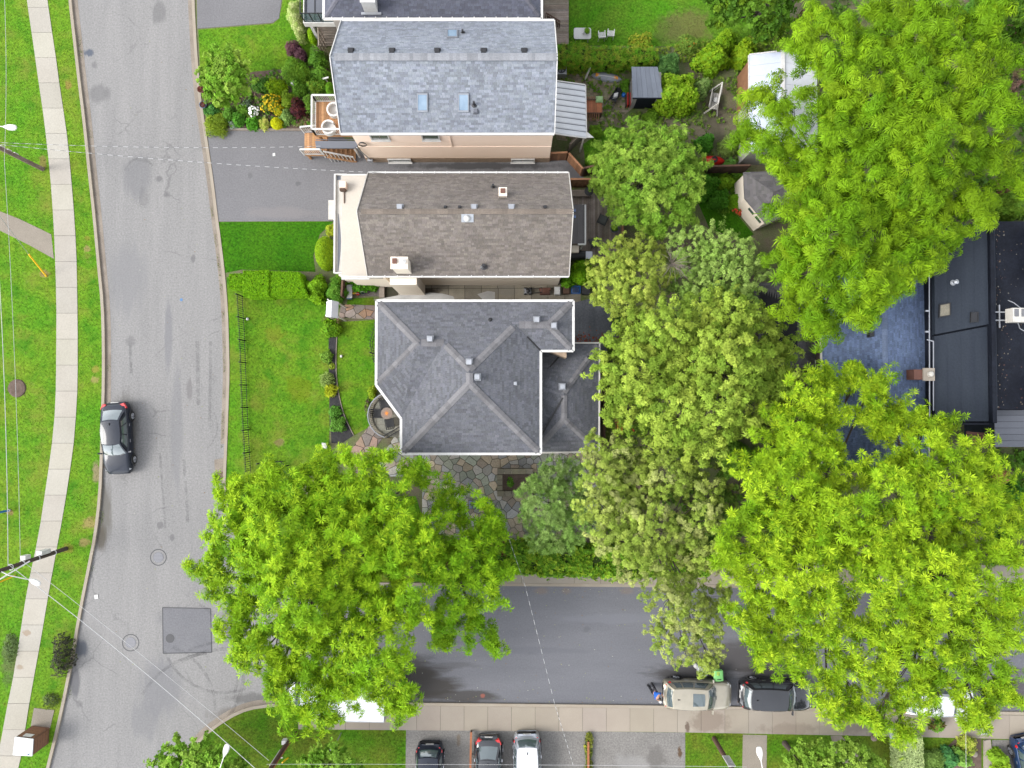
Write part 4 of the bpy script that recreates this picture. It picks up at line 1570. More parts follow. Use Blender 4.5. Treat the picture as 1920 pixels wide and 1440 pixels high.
H4 = thing('rear_wing', 'lower dark slate hip roofed wing at the right of the large house', 'building', tuple(P(1070, 750, 0)))
z4 = 3.2
q1, q2, q3, q4 = [P(*p, z4) for p in ((1000, 643), (1124, 643), (1123, 847), (1000, 849))]
s1, s2 = P(1058, 735, z4 + 1.15), P(1058, 786, z4 + 1.05)
s0 = P(1008, 722, z4 + 1.1)
m1, m2 = P(1004, 705, z4 + .55), P(1004, 822, z4 + .2)
f4 = [[q3, q2, s1, s2], [q2, q1, s0, s1], [q4, q3, s2], [P(1000, 740, z4 + .5), q4, s2, s1]]
roof_deck([f4[0], f4[1], f4[2], [q4, s2, s1], [q4, s1, s0]], H4)
mb = MB()
for i, f in enumerate([[q3, q2, s1], [q3, s1, s2], [q2, q1, s0], [q2, s0, s1], [q4, q3, s2], [q4, s2, s1], [q4, s1, s0]]):
 shingle_face(mb, f, 70 + i, width=.22)
stuff(mb.build('shingles', M['sh_dark'], H4))
ridge_caps([(q2, s1), (q3, s2), (s1, s2), (q4 + (s2 - q4) * .2, s2)], M['sh_dark'], H4, step=.34, w=.36, seed=22, tone=1.1)
gutter_run([q1, q2, q3, q4], H4, w=.1, m=M['trim_old'])
mb = MB()
up = Vector((0, 0, .07))
for a, c_ in ((P(1052, 664, z4 + .3), P(1016, 706, z4 + .75)), (P(1055, 746, z4 + 1.1), P(1016, 815, z4 + .45))):
 mb.beam(a + up, c_ + up, .1, .04)
mb.build('valley_flashing', M['black_metal'], H4)
mb = MB()
mb.box(q1.x + .3, q3.y + .35, 0, q2.x - .35, q2.y - .35, z4 - .15)
mb.build('walls', M['brick_pale'], H4)
roof_vent(H4, pix_on_plane(1054, 725, *f4[1][:3]) + Vector((0, 0, .1)), .34, .28, M['steel'])
vent_pipe(H4, pix_on_plane(1105, 671, *f4[1][:3]), .06, .3)

# ---- navy roofed house at the top edge
ze, zr = 5.6, 7.8
a0, b0 = P(607, 36, ze), P(1016, 36, ze)
W = 7.6
H5 = thing('hip_roofed_house', 'house with navy shingle roof and white chimney cut by the top edge', 'house', (a0.x, a0.y, 0), group='houses along the street')
c1, c2, c3, c4 = a0, b0, Vector((b0.x, a0.y + W, ze)), Vector((a0.x, a0.y + W, ze))
t1, t2 = Vector((a0.x + W / 2, a0.y + W / 2, zr)), Vector((b0.x - W / 2, a0.y + W / 2, zr))
f5 = [[c1, c2, t2, t1], [c2, c3, t2], [c3, c4, t1, t2], [c4, c1, t1]]
roof_deck(f5, H5)
mb = MB()
for i, f in enumerate(f5):
 shingle_face(mb, f, 90 + i)
stuff(mb.build('shingles', M['sh_navy'], H5))
ridge_caps([(c1, t1), (c2, t2)], M['sh_navy'], H5, step=.4, w=.26, seed=23)
gutter_run([c1, c2, c3, c4, c1], H5, w=.14)
mb = MB()
for k in range(19):
 x = c1.x + .5 + k * .66
 if x < c2.x:
  mb.box(x - .03, c1.y - .08, ze + .062, x + .03, c1.y + .16, ze + .085)
mb.build('gutter_strap', M['trim_white'], H5)
mb = MB()
mb.box(c1.x + .35, c1.y + .35, 0, c2.x - .35, c3.y - .35, ze - .1)
mb.build('walls', M['wall_grey'], H5)
c = P(688, 8, 8.0)
mb = MB()
c = Vector((-8.45, c1.y + .55, 6.9))
mb.box(c.x - .4, c.y - .25, 5.3, c.x + .4, c.y + .35, 6.9)
ch = mb.build('chimney', M['trim_white'], H5)
mb = MB()
mb.box(c.x - .44, c.y - .29, 6.9, c.x + .44, c.y + .39, 6.98)
mb.build('chimney_cap', M['trim_white'], ch)
mb = MB()
zc = on_plane(c1, c2, t2, c.x, c.y - .25)
mb.beam((c.x - .6, c.y - .32, zc + .04), (c.x + .6, c.y - .32, zc + .04), .14, .05)
mb.build('flashing', M['steel'], ch)
# its front balcony with glass screen
BA = thing('glass_balcony', 'dark balcony with glass screen beside the navy roofed house', 'balcony', tuple(P(585, 30, 3.0)))
zb = 3.0
ba, bb = P(571, 43, zb), P(604, 43, zb)
mb = MB()
mb.box(ba.x, ba.y, zb - .2, c1.x + .3, ba.y + 5, zb)
mb.build('balcony_floor', M['metal_grey'], BA)
mb = MB()
mb.box(ba.x, ba.y - .06, zb - .35, c1.x + .2, ba.y - .002, zb + .1)
mb.box(ba.x - .06, ba.y - .06, zb - .35, ba.x - .002, ba.y + 5, zb + .1)
mb.build('balcony_fascia', M['trim_white'], BA)
mb = MB()
mb.box(ba.x + .03, ba.y + .03, zb + .05, c1.x - .05, ba.y + .045, zb + 1.05)
mb.build('glass_screen', M['glass_green'], BA)
mb = MB()
mb.beam((ba.x + .03, ba.y + .04, zb + 1.08), (c1.x - .05, ba.y + .04, zb + 1.08), .05, .05)
mb.beam((ba.x + .03, ba.y + .04, zb + 1.08), (ba.x + .03, ba.y + 5, zb + 1.08), .05, .05)
for k in range(3):
 mb.beam((ba.x + .03 + k * .55, ba.y + .04, zb), (ba.x + .03 + k * .55, ba.y + .04, zb + 1.06), .05, .05)
 mb.beam((ba.x + .1 + k * .55, ba.y + .04, zb + .02), (ba.x + .1 + k * .55, ba.y + 4.9, zb + .02), .04, .04)
mb.build('balcony_rail', M['black_metal'], BA)
mb = MB()
for y in (ba.y + .3, ba.y + 4.5):
 mb.box(ba.x + .1, y - .1, 0, ba.x + .3, y + .1, zb - .2)
mb.build('balcony_post', M['trim_white'], BA)
# grey stairs below it
ST = thing('side_stairs', 'weathered grey side stairs below the glass balcony', 'stairs', tuple(P(612, 65, 0)))
for k in range(7):
 mb = MB()
 p = P(598 + k * 0, 52 + k * 5, 1.6 - k * .2)
 v = RS.uniform(.9, 1.15)
 mb.box(p.x, p.y - .14, p.z - .05, p.x + 1.3, p.y + .14, p.z, (v, v, v))
 mb.build('stair_tread', M['wood_grey'], ST)
mb = MB()
for dx in (-.02, 1.32):
 p0, p1 = P(598, 50, 1.7), P(598, 84, .3)
 mb.beam((p0.x + dx, p0.y, 1.5), (p1.x + dx, p1.y, .15), .06, .25)
mb.build('stair_stringer', M['wood_grey'], ST)
mb = MB()
p0, p1 = P(596, 50, 2.5), P(598, 84, 1.1)
mb.beam((p0.x, p0.y, 2.5), (p1.x, p1.y, 1.1), .09, .06)
for f_ in (0, .33, .66, 1):
 p = p0.lerp(p1, f_)
 mb.box(p.x - .04, p.y - .04, .1, p.x + .04, p.y + .04, p.z)
mb.build('handrail', M['wood_grey'], ST)
# rear deck of the navy roofed house
DK_ = thing('rear_deck', 'weathered plank deck behind the navy roofed house', 'deck', tuple(P(1048, 45, 0)))
a, c = P(1020, 83, .9), P(1066, -60, .9)
plank_floor(DK_, a.x, a.y, c.x, c.y, .9, M['wood_grey'], 'x', .15, seed=9)
mb = MB()
mb.box(a.x, a.y, .55, c.x, c.y, .865)
mb.build('deck_frame', M['wood_grey'], DK_)
mb = MB()
p0, p1 = P(1024, 24, 1.9), P(1050, 40, 1.7)
for f_ in np.linspace(0, 1, 9):
 p = p0.lerp(p1, f_)
 mb.box(p.x - .025, p.y - .025, .9, p.x + .025, p.y + .025, p.z)
mb.beam(p0, p1, .07, .06)
p0, p1 = P(1026, 30, 1.0), P(1050, 46, .98)
mb.beam(p0, p1, .06, .06)
mb.build('deck_railing', M['wood_brown'], DK_)

# ---- blue shingled house
ze, zr = 4.0, 5.3
x0, x1 = P(1533, 0, ze).x, P(1730, 0, ze).x
xr = P(1652, 0, zr).x
y0, y1 = P(0, 872, ze).y, P(0, 480, ze).y
H6 = thing('gabled_house', 'house with bright blue shingle roof between the trees on the right', 'house', (x0, y0, 0), group='houses along the street')
Wf = [Vector((x0, y1, ze)), Vector((x0, y0, ze)), Vector((xr, y0, zr)), Vector((xr, y1, zr))]
Ef = [Vector((x1, y0, ze)), Vector((x1, y1, ze)), Vector((xr, y1, zr)), Vector((xr, y0, zr))]
roof_deck([Wf, Ef], H6)
mb = MB()
shingle_face(mb, Wf, 101, vary=.25)
shingle_face(mb, Ef, 102, vary=.25)
stuff(mb.build('shingles', M['sh_blue'], H6))
ridge_caps([(Wf[2], Wf[3])], M['sh_blue'], H6, step=.33, w=.34, seed=31)
gutter_run([Wf[0], Wf[1]], H6, w=.09, m=M['trim_old'])
gutter_run([Ef[0], Ef[1]], H6, w=.09, m=M['trim_old'])
mb = MB()
mb.box(x0 + .15, y0 + .3, 0, x1 - .3, y1 - .3, ze - .1)
mb.build('walls', M['wall_dark'], H6)
for k, py in enumerate((620, 655, 690)):
 mb = MB()
 y = P(0, py, 2.4).y
 for i in range(3):
  mb.box(x0 + .08, y - .35 + i * .3, 1.7, x0 + .14, y - .1 + i * .3, 2.9)
 w_ = mb.build('window', M['trim_old'], H6)
 mb = MB()
 mb.box(x0 + .06, y - .33, 1.75, x0 + .075, y + .48, 2.85)
 mb.build('pane', M['glass'], w_)
c = P(1733, 702, 5.6)
mb = MB()
mb.box(c.x - .55, c.y - .3, 3, c.x + .3, c.y + .3, 5.5)
ch = mb.build('chimney', M['terracotta'], H6)
mb = MB()
mb.box(c.x - .05, c.y - .38, 5.5, c.x + .62, c.y + .38, 5.62)
mb.build('chimney_cap', M['walk_s'], ch)
mb = MB()
mb.lathe(c.x + .32, c.y + .02, [(.17, 5.62), (.15, 5.8), (.08, 5.86), (.01, 5.88)], 14)
mb.build('flue', M['trim_old'], ch)
roof_vent(H6, pix_on_plane(1632, 627, *Wf[:3]), .3, .2, M['black_plastic'])
roof_vent(H6, pix_on_plane(1632, 751, *Wf[:3]), .3, .2, M['black_plastic'])
roof_vent(H6, pix_on_plane(1663, 726, *Ef[:3]), .26, .25, M['flash'])

# ---- navy flat roofed building
H7 = thing('flat_roofed_building', 'navy flat roofed building with a square skylight next to the blue roof', 'building', tuple(P(1790, 650, 0)))
zt = 5.0
x0, x1 = P(1743, 0, zt).x, P(1842, 0, zt).x
y0, ym0, ym1, y1 = P(0, 790, zt).y, P(1743, 629, zt).y, P(1842, 610, zt).y, P(0, 420, zt).y
for k, (pl, z_) in enumerate((([(x0, ym0 + .06), (x1, ym1 + .06), (x1, y1), (x0, y1)], zt + .12), ([(x0, y0), (x1, y0), (x1, ym1 - .06), (x0, ym0 - .06)], zt))):
 mb = MB()
 mb.prism(pl, zt - .2, z_)
 mb.build('roof_panel', M['metal_navy'], H7)
 n = 4
 for i in range(1, n):
  mb = MB()
  xx = x0 + (x1 - x0) * i / n
  ya, yb = (y0 + .05, min(ym0, ym1) - .1) if k else (max(ym0, ym1) + .15, y1 - .1)
  mb.box(xx - .02, ya, z_ - .01, xx + .02, yb, z_ + .006)
  mb.build('roof_seam', M['metal_navy'], H7)
mb = MB()
mb.box(x0 - .05, y0 - .1, 0, x1 + .05, y1, zt - .2)
mb.build('walls', M['metal_black'], H7)
mb = MB()
mb.box(x1 + .05, y0 - .1, zt - .3, x1 + .3, y1, zt + .3)
mb.box(x0, y0 - .2, zt - .25, x1, y0 - .1, zt + .08)
mb.build('parapet', M['metal_black'], H7)
c = [P(1770 + a, 582 + d_, zt + .12) for a, d_ in ((-11, 14), (11, 10), (11, -15), (-10, -11))]
skylight(H7, c, M['black_metal'], M['stone_wall'])
c = [P(1826 + a, 595 + d_, zt + .12) for a, d_ in ((-8, 10), (7, 9), (7, -10), (-7, -9))]
skylight(H7, c, M['black_metal'], M['black_plastic'])
c = P(1787, 530, zt + .12)
mb = MB()
mb.lathe(c.x, c.y, [(.18, c.z), (.12, c.z + .08), (.08, c.z + .1), (.08, c.z + .35), (.14, c.z + .36), (.02, c.z + .44)], 14)
mb.build('roof_cowl', M['steel'], H7)
mb = MB()
for a, c_ in (((1742, 490), (1743, 830)), ((1750, 640), (1750, 770))):
 mb.beam(P(*a, zt + .45), P(*c_, zt + .45), .05, .05)
mb.beam(P(1738, 637, zt + .45), P(1750, 640, zt + .45), .06, .06)
for py in (583, 622, 700):
 mb.beam(P(1735, py, zt + .42), P(1741, py, zt + .42), .1, .1)
mb.build('conduit', M['steel'], H7)
# red plank patio strip below it
mb = MB()
for k in range(4):
 mb.prism(PL([(1772 + k * 0, 806 + k * 6), (1845, 812 + k * 6), (1845, 817 + k * 6), (1772, 811 + k * 6)]), 2.2, 2.26, (1 + .1 * k, 1, 1))
mb.build('red_boarding', M['terracotta'], H7)

# ---- black flat roof with AC unit
H8 = thing('flat_roofed_building', 'black flat roofed building with leaf litter at the right edge', 'building', tuple(P(1890, 650, 0)))
zt = 4.6
x0, x1 = P(1852, 0, zt).x, P(2060, 0, zt).x
y0, y1 = P(0, 768, zt).y, P(0, 415, zt).y
mb = MB()
mb.box(x0, y0, 0, x1, y1, zt - .12)
mb.build('walls', M['metal_black'], H8)
mb = MB()
mb.box(x0, y0, zt - .12, x1, y1, zt)
mb.build('roof', M['metal_black'], H8)
mb = MB()
mb.box(x0 - .08, y0, zt - .2, x0 + .1, y1, zt + .18)
mb.build('parapet', M['metal_navy'], H8)
mb = MB()
mb.box(P(1918, 0, zt).x, P(0, 755, zt).y, zt + .001, x1 - .2, P(0, 705, zt).y, zt + .35)
mb.box(P(1917, 0, zt).x, P(0, 520, zt).y, zt + .001, P(1924, 0, zt).x, P(0, 430, zt).y, zt + .6)
mb.build('roof_box', M['metal_navy'], H8)
mb = MB()
for k in range(260):
 px, py = (RS.gauss(1862, 12) if RS.random() < .7 else RS.uniform(1856, 1918)), RS.uniform(430, 765)
 if px < 1855:
  continue
 p = P(px, py, zt + .004)
 a, r = RS.uniform(0, 6.28), RS.uniform(.015, .055)
 cc = RS.choice(((.06, .03, .015), (.1, .075, .05), (.05, .02, .015), (.13, .12, .1)))
 mb.face([(p.x + r * math.cos(a + q), p.y + r * math.sin(a + q), zt + .004 + .015 * (q > 3)) for q in (0, 1.6, 3.1, 4.7)], cc)
stuff(mb.build('leaf_litter', M['petal'], H8))
AC = thing('rooftop_unit', 'beige twin fan air conditioning unit on the black flat roof', 'air conditioner', tuple(P(1900, 590, zt)))
c = P(1903, 592, zt + .5)
mb = MB()
mb.box(c.x - .45, c.y - .42, zt + .3, c.x + .9, c.y + .42, zt + .95)
cs_ = mb.build('casing', M['trim_old'], AC)
for k in (0, 1):
 mb = MB()
 xx = c.x - .22 + k * .42
 for i in range(7):
  mb.box(xx - .13 + i * .04, c.y - .1, zt + .951, xx - .11 + i * .04, c.y + .36, zt + .965)
 mb.build('fan_grille', M['metal_grey'], cs_)
mb = MB()
for dy in (.25, -.25):
 mb.beam((c.x - 1.2, c.y + dy, zt + .25), (c.x + .9, c.y + dy, zt + .25), .07, .09)
mb.beam((c.x - .75, c.y + .7, zt + .2), (c.x - .75, c.y - .7, zt + .2), .07, .09)
for dx in (-1.1, .8):
 for dy in (.25, -.25):
  mb.box(c.x + dx - .05, c.y + dy - .05, zt, c.x + dx + .05, c.y + dy + .05, zt + .2)
mb.build('support_frame', M['steel'], AC)
mb = MB()
mb.tube([(c.x + .3, c.y + .43, zt + .6), (c.x + .1, c.y + .8, zt + .3), (c.x - .1, c.y + 1.0, zt + .06)], .03)
mb.tube([(c.x + .1, c.y - .43, zt + .6), (c.x + .5, c.y - .75, zt + .2), (c.x + .9, c.y - .9, zt + .05)], .03)
mb.build('hose', M['steel'], AC)
H9 = thing('deck_building', 'low grey boarded roof terrace south of the black flat roof', 'building', tuple(P(1890, 810, 0)))
mb = MB()
x0, x1, y0, y1 = P(1853, 0, 3.2).x, P(2060, 0, 3.2).x, P(0, 838, 3.2).y, P(0, 769, 3.2).y
mb.box(x0 + .05, y0 + .05, 0, x1, y1, 3.16)
mb.build('walls', M['metal_navy'], H9)
k = y0
i = 0
while k < y1:
 mb = MB()
 v = RS.uniform(.85, 1.15)
 mb.box(x0, k, 3.16, x1, min(k + .38, y1), 3.2, (v, v, v))
 mb.build('roof_board', M['metal_grey'], H9)
 k += .4

# ---- sheds and garages in the back yards
SH = thing('garden_shed', 'small grey plastic garden shed with ribbed dark roof in the paved yard', 'shed', tuple(P(1210, 170, 0)))
zs0, zs1 = 2.0, 2.35
A, B, C_, D_ = P(1186, 184, zs0), P(1244, 184, zs0), P(1233, 126, zs1), P(1184, 126, zs1)
mb = MB()
xw0, xw1, yw0, yw1 = A.x + .12, B.x - .12, A.y + .12, C_.y - .12
mb.box(xw0, yw0, 0, xw1, yw1, 1.9)
mb.build('walls', M['wall_grey'], SH)
mb = MB()
mb.box(xw0 + .25, yw0 - .03, .05, xw1 - .3, yw0 - .002, 1.8)
mb.build('door', M['metal_black'], SH)
for k in range(6):
 f0, f1 = k / 6, (k + 1) / 6 - .006
 mb = MB()
 pts = [A.lerp(B, f0), A.lerp(B, f1), D_.lerp(C_, f1), D_.lerp(C_, f0)]
 mb.hexa([p for p in pts] + [p + Vector((0, 0, .06)) for p in pts], (1, 1, 1) if k % 2 else (1.1, 1.1, 1.1))
 mb.build('roof_panel', M['shed_roof'], SH)
mb = MB()
mb.beam(A + Vector((0, -.03, .03)), B + Vector((0, -.03, .03)), .06, .1)
mb.build('roof_edge', M['metal_black'], SH)
GA = thing('white_roofed_garage', 'garage with white metal roof partly hidden under the big tree', 'garage', tuple(P(1440, 190, 0)))
zg0, zg1 = 2.9, 3.4
x0, xm, x1, y0, y1 = P(1404, 0, zg0).x, P(1466, 0, zg1).x, P(1530, 0, zg0).x, P(0, 285, zg0).y, P(0, 104, zg0).y
n = 9
for k in range(n):
 ya, yb = y0 + (y1 - y0) * k / n, y0 + (y1 - y0) * (k + 1) / n - .012
 for (xa, za, xb, zb_) in ((x0, zg0, xm, zg1), (xm + .01, zg1, x1, zg0)):
  mb = MB()
  mb.hexa([(xa, ya, za), (xb, ya, zb_), (xb, yb, zb_), (xa, yb, za), (xa, ya, za + .05), (xb, ya, zb_ + .05), (xb, yb, zb_ + .05), (xa, yb, za + .05)], (.9, .95, 1.1) if xa == x0 else (1, 1, 1))
  mb.build('roof_sheet', M['metal_white'], GA)
mb = MB()
mb.beam((xm, y0, zg1 + .08), (xm, y1, zg1 + .08), .24, .05)
mb.beam((x0, y1 + .03, zg0 + .02), (xm, y1 + .03, zg1 + .02), .08, .14)
mb.beam((xm, y1 + .03, zg1 + .02), (x1, y1 + .03, zg0 + .02), .08, .14)
mb.beam((x0 - .04, y0, zg0 + .01), (x0 - .04, y1, zg0 + .01), .06, .12)
mb.build('roof_trim', M['trim_white'], GA)
mb = MB()
mb.box(x0 + .12, y0 + .1, 0, x1 - .1, y1 - .1, zg0 - .03)
mb.build('walls', M['wall_grey'], GA)
mb = MB()
ym = P(0, 205, 1).y
mb.box(x0 + .08, ym, 0, x0 + .118, y1 - .15, zg0 - .06)
mb.build('wood_cladding', M['wood_warm'], GA)
HU = thing('garden_hut', 'grey shingled garden hut with cream window wall beside the flower bed', 'garden hut', tuple(P(1450, 370, 0)))
zh = 2.5
pl = [P(1394, 323, zh), P(1450, 321, zh), P(1500, 340, zh + .1), P(1492, 395, zh), P(1436, 420, zh), P(1396, 372, zh)]
ap = P(1450, 360, zh + .7)
mb = MB()
fs = [[pl[i], pl[(i + 1) % 6], ap] for i in range(6)]
roof_deck(fs, HU, M['sh_slate'], .1)
for i, f in enumerate(fs):
 shingle_face(mb, f, 130 + i, expo=.17, width=.32)
stuff(mb.build('shingles', M['sh_slate'], HU))
cc = sum(pl, Vector()) / 6
mb = MB()
mb.prism([(cc.x + (p.x - cc.x) * .94, cc.y + (p.y - cc.y) * .94) for p in pl], 0, zh - .08)
mb.build('walls', M['stucco_cream'], HU)
pa_, pb_ = [Vector((cc.x + (p.x - cc.x) * .955, cc.y + (p.y - cc.y) * .955, 0)) for p in (pl[5], pl[4])]
for f0, f1 in ((.3, .55), (.65, .9)):
 mb = MB()
 a, c_ = pa_.lerp(pb_, f0), pa_.lerp(pb_, f1)
 mb.bar(a, c_, .03, 1.7, 2.0)
 mb.build('window', M['glass'], HU)
G2 = thing('dark_garage', 'dark slate roofed garage between the olive tree and the blue roof', 'garage', tuple(P(1470, 590, 0)))
zg = 2.8
q = [P(*p, zg) for p in ((1412, 530), (1530, 530), (1530, 690), (1428, 690))]
ra, rb = P(1500, 560, zg + .9), P(1500, 660, zg + .9)
f_ = [[q[3], q[0], ra, rb], [q[1], q[2], rb, ra], [q[0], q[1], ra], [q[2], q[3], rb]]
roof_deck(f_, G2)
mb = MB()
for i, f in enumerate(f_):
 for t_ in ([f] if len(f) == 3 else [[f[0], f[1], f[2]], [f[0], f[2], f[3]]]):
  shingle_face(mb, t_, 150 + i)
stuff(mb.build('shingles', M['sh_slate'], G2))
mb = MB()
mb.prism([(p.x + (cq - p.x) * .06, p.y + (cr - p.y) * .06) for p in q for cq, cr in [(sum(v.x for v in q) / 4, sum(v.y for v in q) / 4)]], 0, zg - .1)
mb.build('walls', M['wall_dark'], G2)
# corrugated awning behind the pale roofed house
AW = thing('corrugated_awning', 'white corrugated metal awning on the back of the pale roofed house', 'awning', tuple(P(1070, 205, 0)))
A, B, C_, D_ = P(1040, 152, 3.4), P(1097, 160, 2.7), P(1099, 258, 2.7), P(1040, 250, 3.4)
n = 9
for k in range(n):
 f0, f1 = k / n, (k + 1) / n
 mb = MB()
 fr = [(f0, 0), (f0 + .06 / n * 1, -.04), (f0 + .12 / n, 0.0), (f0 + .8 / n, .035), (f1 - .02 / n, 0.0)]
 for (a, za), (c_, zc_) in zip(fr[:-1], fr[1:]):
  mb.face([A.lerp(D_, a) + Vector((0, 0, za)), A.lerp(D_, c_) + Vector((0, 0, zc_)), B.lerp(C_, c_) + Vector((0, 0, zc_)), B.lerp(C_, a) + Vector((0, 0, za))][::1], (.42, .43, .46) if za == 0 and a == f0 else (1, 1, 1))
  mb.face([A.lerp(D_, a) + Vector((0, 0, za - .03)), B.lerp(C_, a) + Vector((0, 0, za - .03)), B.lerp(C_, c_) + Vector((0, 0, zc_ - .03)), A.lerp(D_, c_) + Vector((0, 0, zc_ - .03))], (.8, .8, .8))
 mb.build('roof_sheet', M['metal_white'], AW)
mb = MB()
mb.beam(B + Vector((.03, 0, -.02)), C_ + Vector((.03, 0, -.02)), .07, .1)
mb.beam(A + Vector((0, .03, 0)), B + Vector((0, .03, 0)), .06, .1)
mb.beam(D_ + Vector((0, -.03, 0)), C_ + Vector((0, -.03, 0)), .06, .1)
mb.hexa([C_ + Vector(v) for v in ((0, 0, -.06), (.5, -.0, -.06), (.1, .35, -.06), (0, .3, -.06), (0, 0, 0), (.5, 0, 0), (.1, .35, 0), (0, .3, 0))])
mb.build('awning_gutter', M['trim_white'], AW)
mb = MB()
for p in (B, C_, B.lerp(C_, .5)):
 mb.box(p.x - .2, p.y - .05, 0, p.x - .1, p.y + .05, p.z - .05)
mb.build('awning_post', M['trim_old'], AW)
# lean-to roof behind the brown house
PC = thing('patio_cover', 'flat grey patio cover with white gutter behind the brown roofed house', 'patio cover', tuple(P(1082, 420, 0)))
A, B, C_, D_ = P(1060, 384, 3.0), P(1096, 384, 2.8), P(1096, 457, 2.8), P(1060, 457, 3.0)
n = 8
for k in range(n):
 mb = MB()
 f0, f1 = k / n, (k + 1) / n - .01
 pts = [A.lerp(B, f0), A.lerp(B, f1), D_.lerp(C_, f1), D_.lerp(C_, f0)][::-1]
 v = RS.uniform(.9, 1.1)
 mb.hexa(pts + [p + Vector((0, 0, .07)) for p in pts], (v, v, v))
 mb.build('roof_sheet', M['sh_slate'], PC)
gutter_run([B + Vector((.05, 0, 0)), C_ + Vector((.05, -.04, 0)), D_ + Vector((.8, -.04, -.03))], PC, w=.1)
mb = MB()
for p in (B, C_):
 mb.box(p.x - .15, p.y - .05, 0, p.x - .05, p.y + .05, p.z - .02)
mb.build('cover_post', M['trim_old'], PC)
mb = MB()
c = P(1075, 467, 2.4)
mb.box(c.x - .5, c.y - .2, 2.1, c.x + .35, c.y + .22, 2.45)
mb.build('bay_roof', M['stucco_cream'], PC)
# ------------------------------------------------------------------ vegetation
def rosette(L, length, width, droop, lift_, rng, curl=.0):
 """template: L kite shaped leaves around an axis z; each leaf 2 quads (inner, outer, drooping) -> verts (L,6,3)"""
 V = np.zeros((L, 6, 3))
 for i in range(L):
  a = 2 * np.pi * (i + rng.uniform(-.35, .35)) / L
  el = rng.uniform(lift_[0], lift_[1])
  ln = length * rng.uniform(.7, 1.15)
  dr = np.array([np.cos(a) * np.cos(el), np.sin(a) * np.cos(el), np.sin(el)])
  sd = np.array([-np.sin(a), np.cos(a), rng.uniform(-.5, .5)])
  sd /= np.linalg.norm(sd)
  mid = dr * ln * .5
  tip = dr * ln + np.array([0, 0, -droop * ln])
  mid = mid + np.array([0, 0, droop * ln * .12])
  w = width * rng.uniform(.8, 1.2)
  V[i, 0] = dr * ln * .06
  V[i, 1] = mid + sd * w / 2
  V[i, 2] = tip
  V[i, 3] = mid - sd * w / 2
  V[i, 4] = mid + np.array([0, 0, .02 * ln])
  V[i, 5] = tip
 return V


def templates(style):
 rng = np.random.default_rng(5)
 if style == 'star':       # radiating compound leaves
  return [rosette(15, .40, .06, .22, (-.15, .8), rng) for _ in range(6)]
 if style == 'droop':      # hanging feathery leaves
  return [rosette(16, .46, .055, .7, (-.1, .65), rng) for _ in range(6)]
 if style == 'fine':
  return [rosette(14, .22, .045, .3, (-.2, .9), rng) for _ in range(6)]
 if style == 'broad':
  return [rosette(8, .21, .12, .2, (-.3, .9), rng) for _ in range(6)]
 if style == 'small':
  return [rosette(8, .12, .06, .15, (-.4, 1.0), rng) for _ in range(6)]
 if style == 'needle':
  return [rosette(18, .24, .028, .05, (-.1, 1.1), rng) for _ in range(6)]
 if style == 'blade':
  return [rosette(14, .5, .035, .5, (.5, 1.3), rng) for _ in range(6)]
 if style == 'clip':
  return [rosette(6, .075, .045, .1, (-.2, .8), rng) for _ in range(6)]
 if style == 'petal':
  return [rosette(7, .09, .07, .1, (.1, .7), rng) for _ in range(6)]
 if style == 'pale':
  return [rosette(10, .2, .06, .45, (-.2, .8), rng) for _ in range(6)]


TPL = {k: np.stack(templates(k)) for k in ('star', 'droop', 'fine', 'broad', 'small', 'needle', 'blade', 'clip', 'petal', 'pale')}
QUADS = np.array([[0, 1, 2, 3]])


def leaves(name, m, parent, C, Nrm, style, scale, pal, seed, base=None, young=0):
 """build one foliage mesh: a leaf rosette at every point of C facing Nrm; pal = list of leaf colours; young = new growth and painted highlights"""
 rng = np.random.default_rng(seed)
 n = len(C)
 if n == 0:
  return None
 T = TPL[style]
 t = T[rng.integers(0, len(T), n)]                 # n,L,6,3
 L = t.shape[1]
 ax = Nrm / np.linalg.norm(Nrm, axis=1, keepdims=True)
 ref = np.where(np.abs(ax[:, 2:3]) < .9, np.array([[0, 0, 1.]]), np.array([[1., 0, 0]]))
 e1_ = np.cross(ref, ax)
 e1_ /= np.linalg.norm(e1_, axis=1, keepdims=True)
 e2_ = np.cross(ax, e1_)
 sp = rng.uniform(0, 2 * np.pi, n)
 cs, sn = np.cos(sp)[:, None], np.sin(sp)[:, None]
 u, v = e1_ * cs + e2_ * sn, -e1_ * sn + e2_ * cs
 R = np.stack([u, v, ax], 2)                       # columns
 sc = scale * rng.uniform(.75, 1.25, n)
 t = t[:, :, :4]
 W = np.einsum('nij,nlkj->nlki', R, t) * sc[:, None, None, None] + C[:, None, None, :]
 V = W.reshape(-1, 3)
 F = np.arange(n * L * 4).reshape(-1, 4)
 pal = np.array(pal)
 if base is None:
  base = pal[rng.integers(0, len(pal), n)]
 base = base * rng.uniform(.86, 1.15, (n, 1))
 leaf = np.repeat(base[:, None, :], L, 1) * rng.uniform(.85, 1.15, (n, L, 1)) * 1.25
 if not isinstance(young, int):
  el = np.clip((t[:, :, 2, 2] / np.linalg.norm(t[:, :, 2], axis=2)) * 1.6 + .25, 0, 1)[:, :, None] * young
  leaf = leaf * (1 - el * .6) + el * np.array([.26, .335, .014])  # upturned leaves tinted yellow: new growth, and highlights painted into the colour
 off = wloc(parent) if parent is not None else Vector((0, 0, 0))
 V = V - np.array([off.x, off.y, off.z])
 return raw_mesh(name, V, F, leaf.reshape(-1, 3), m, parent)


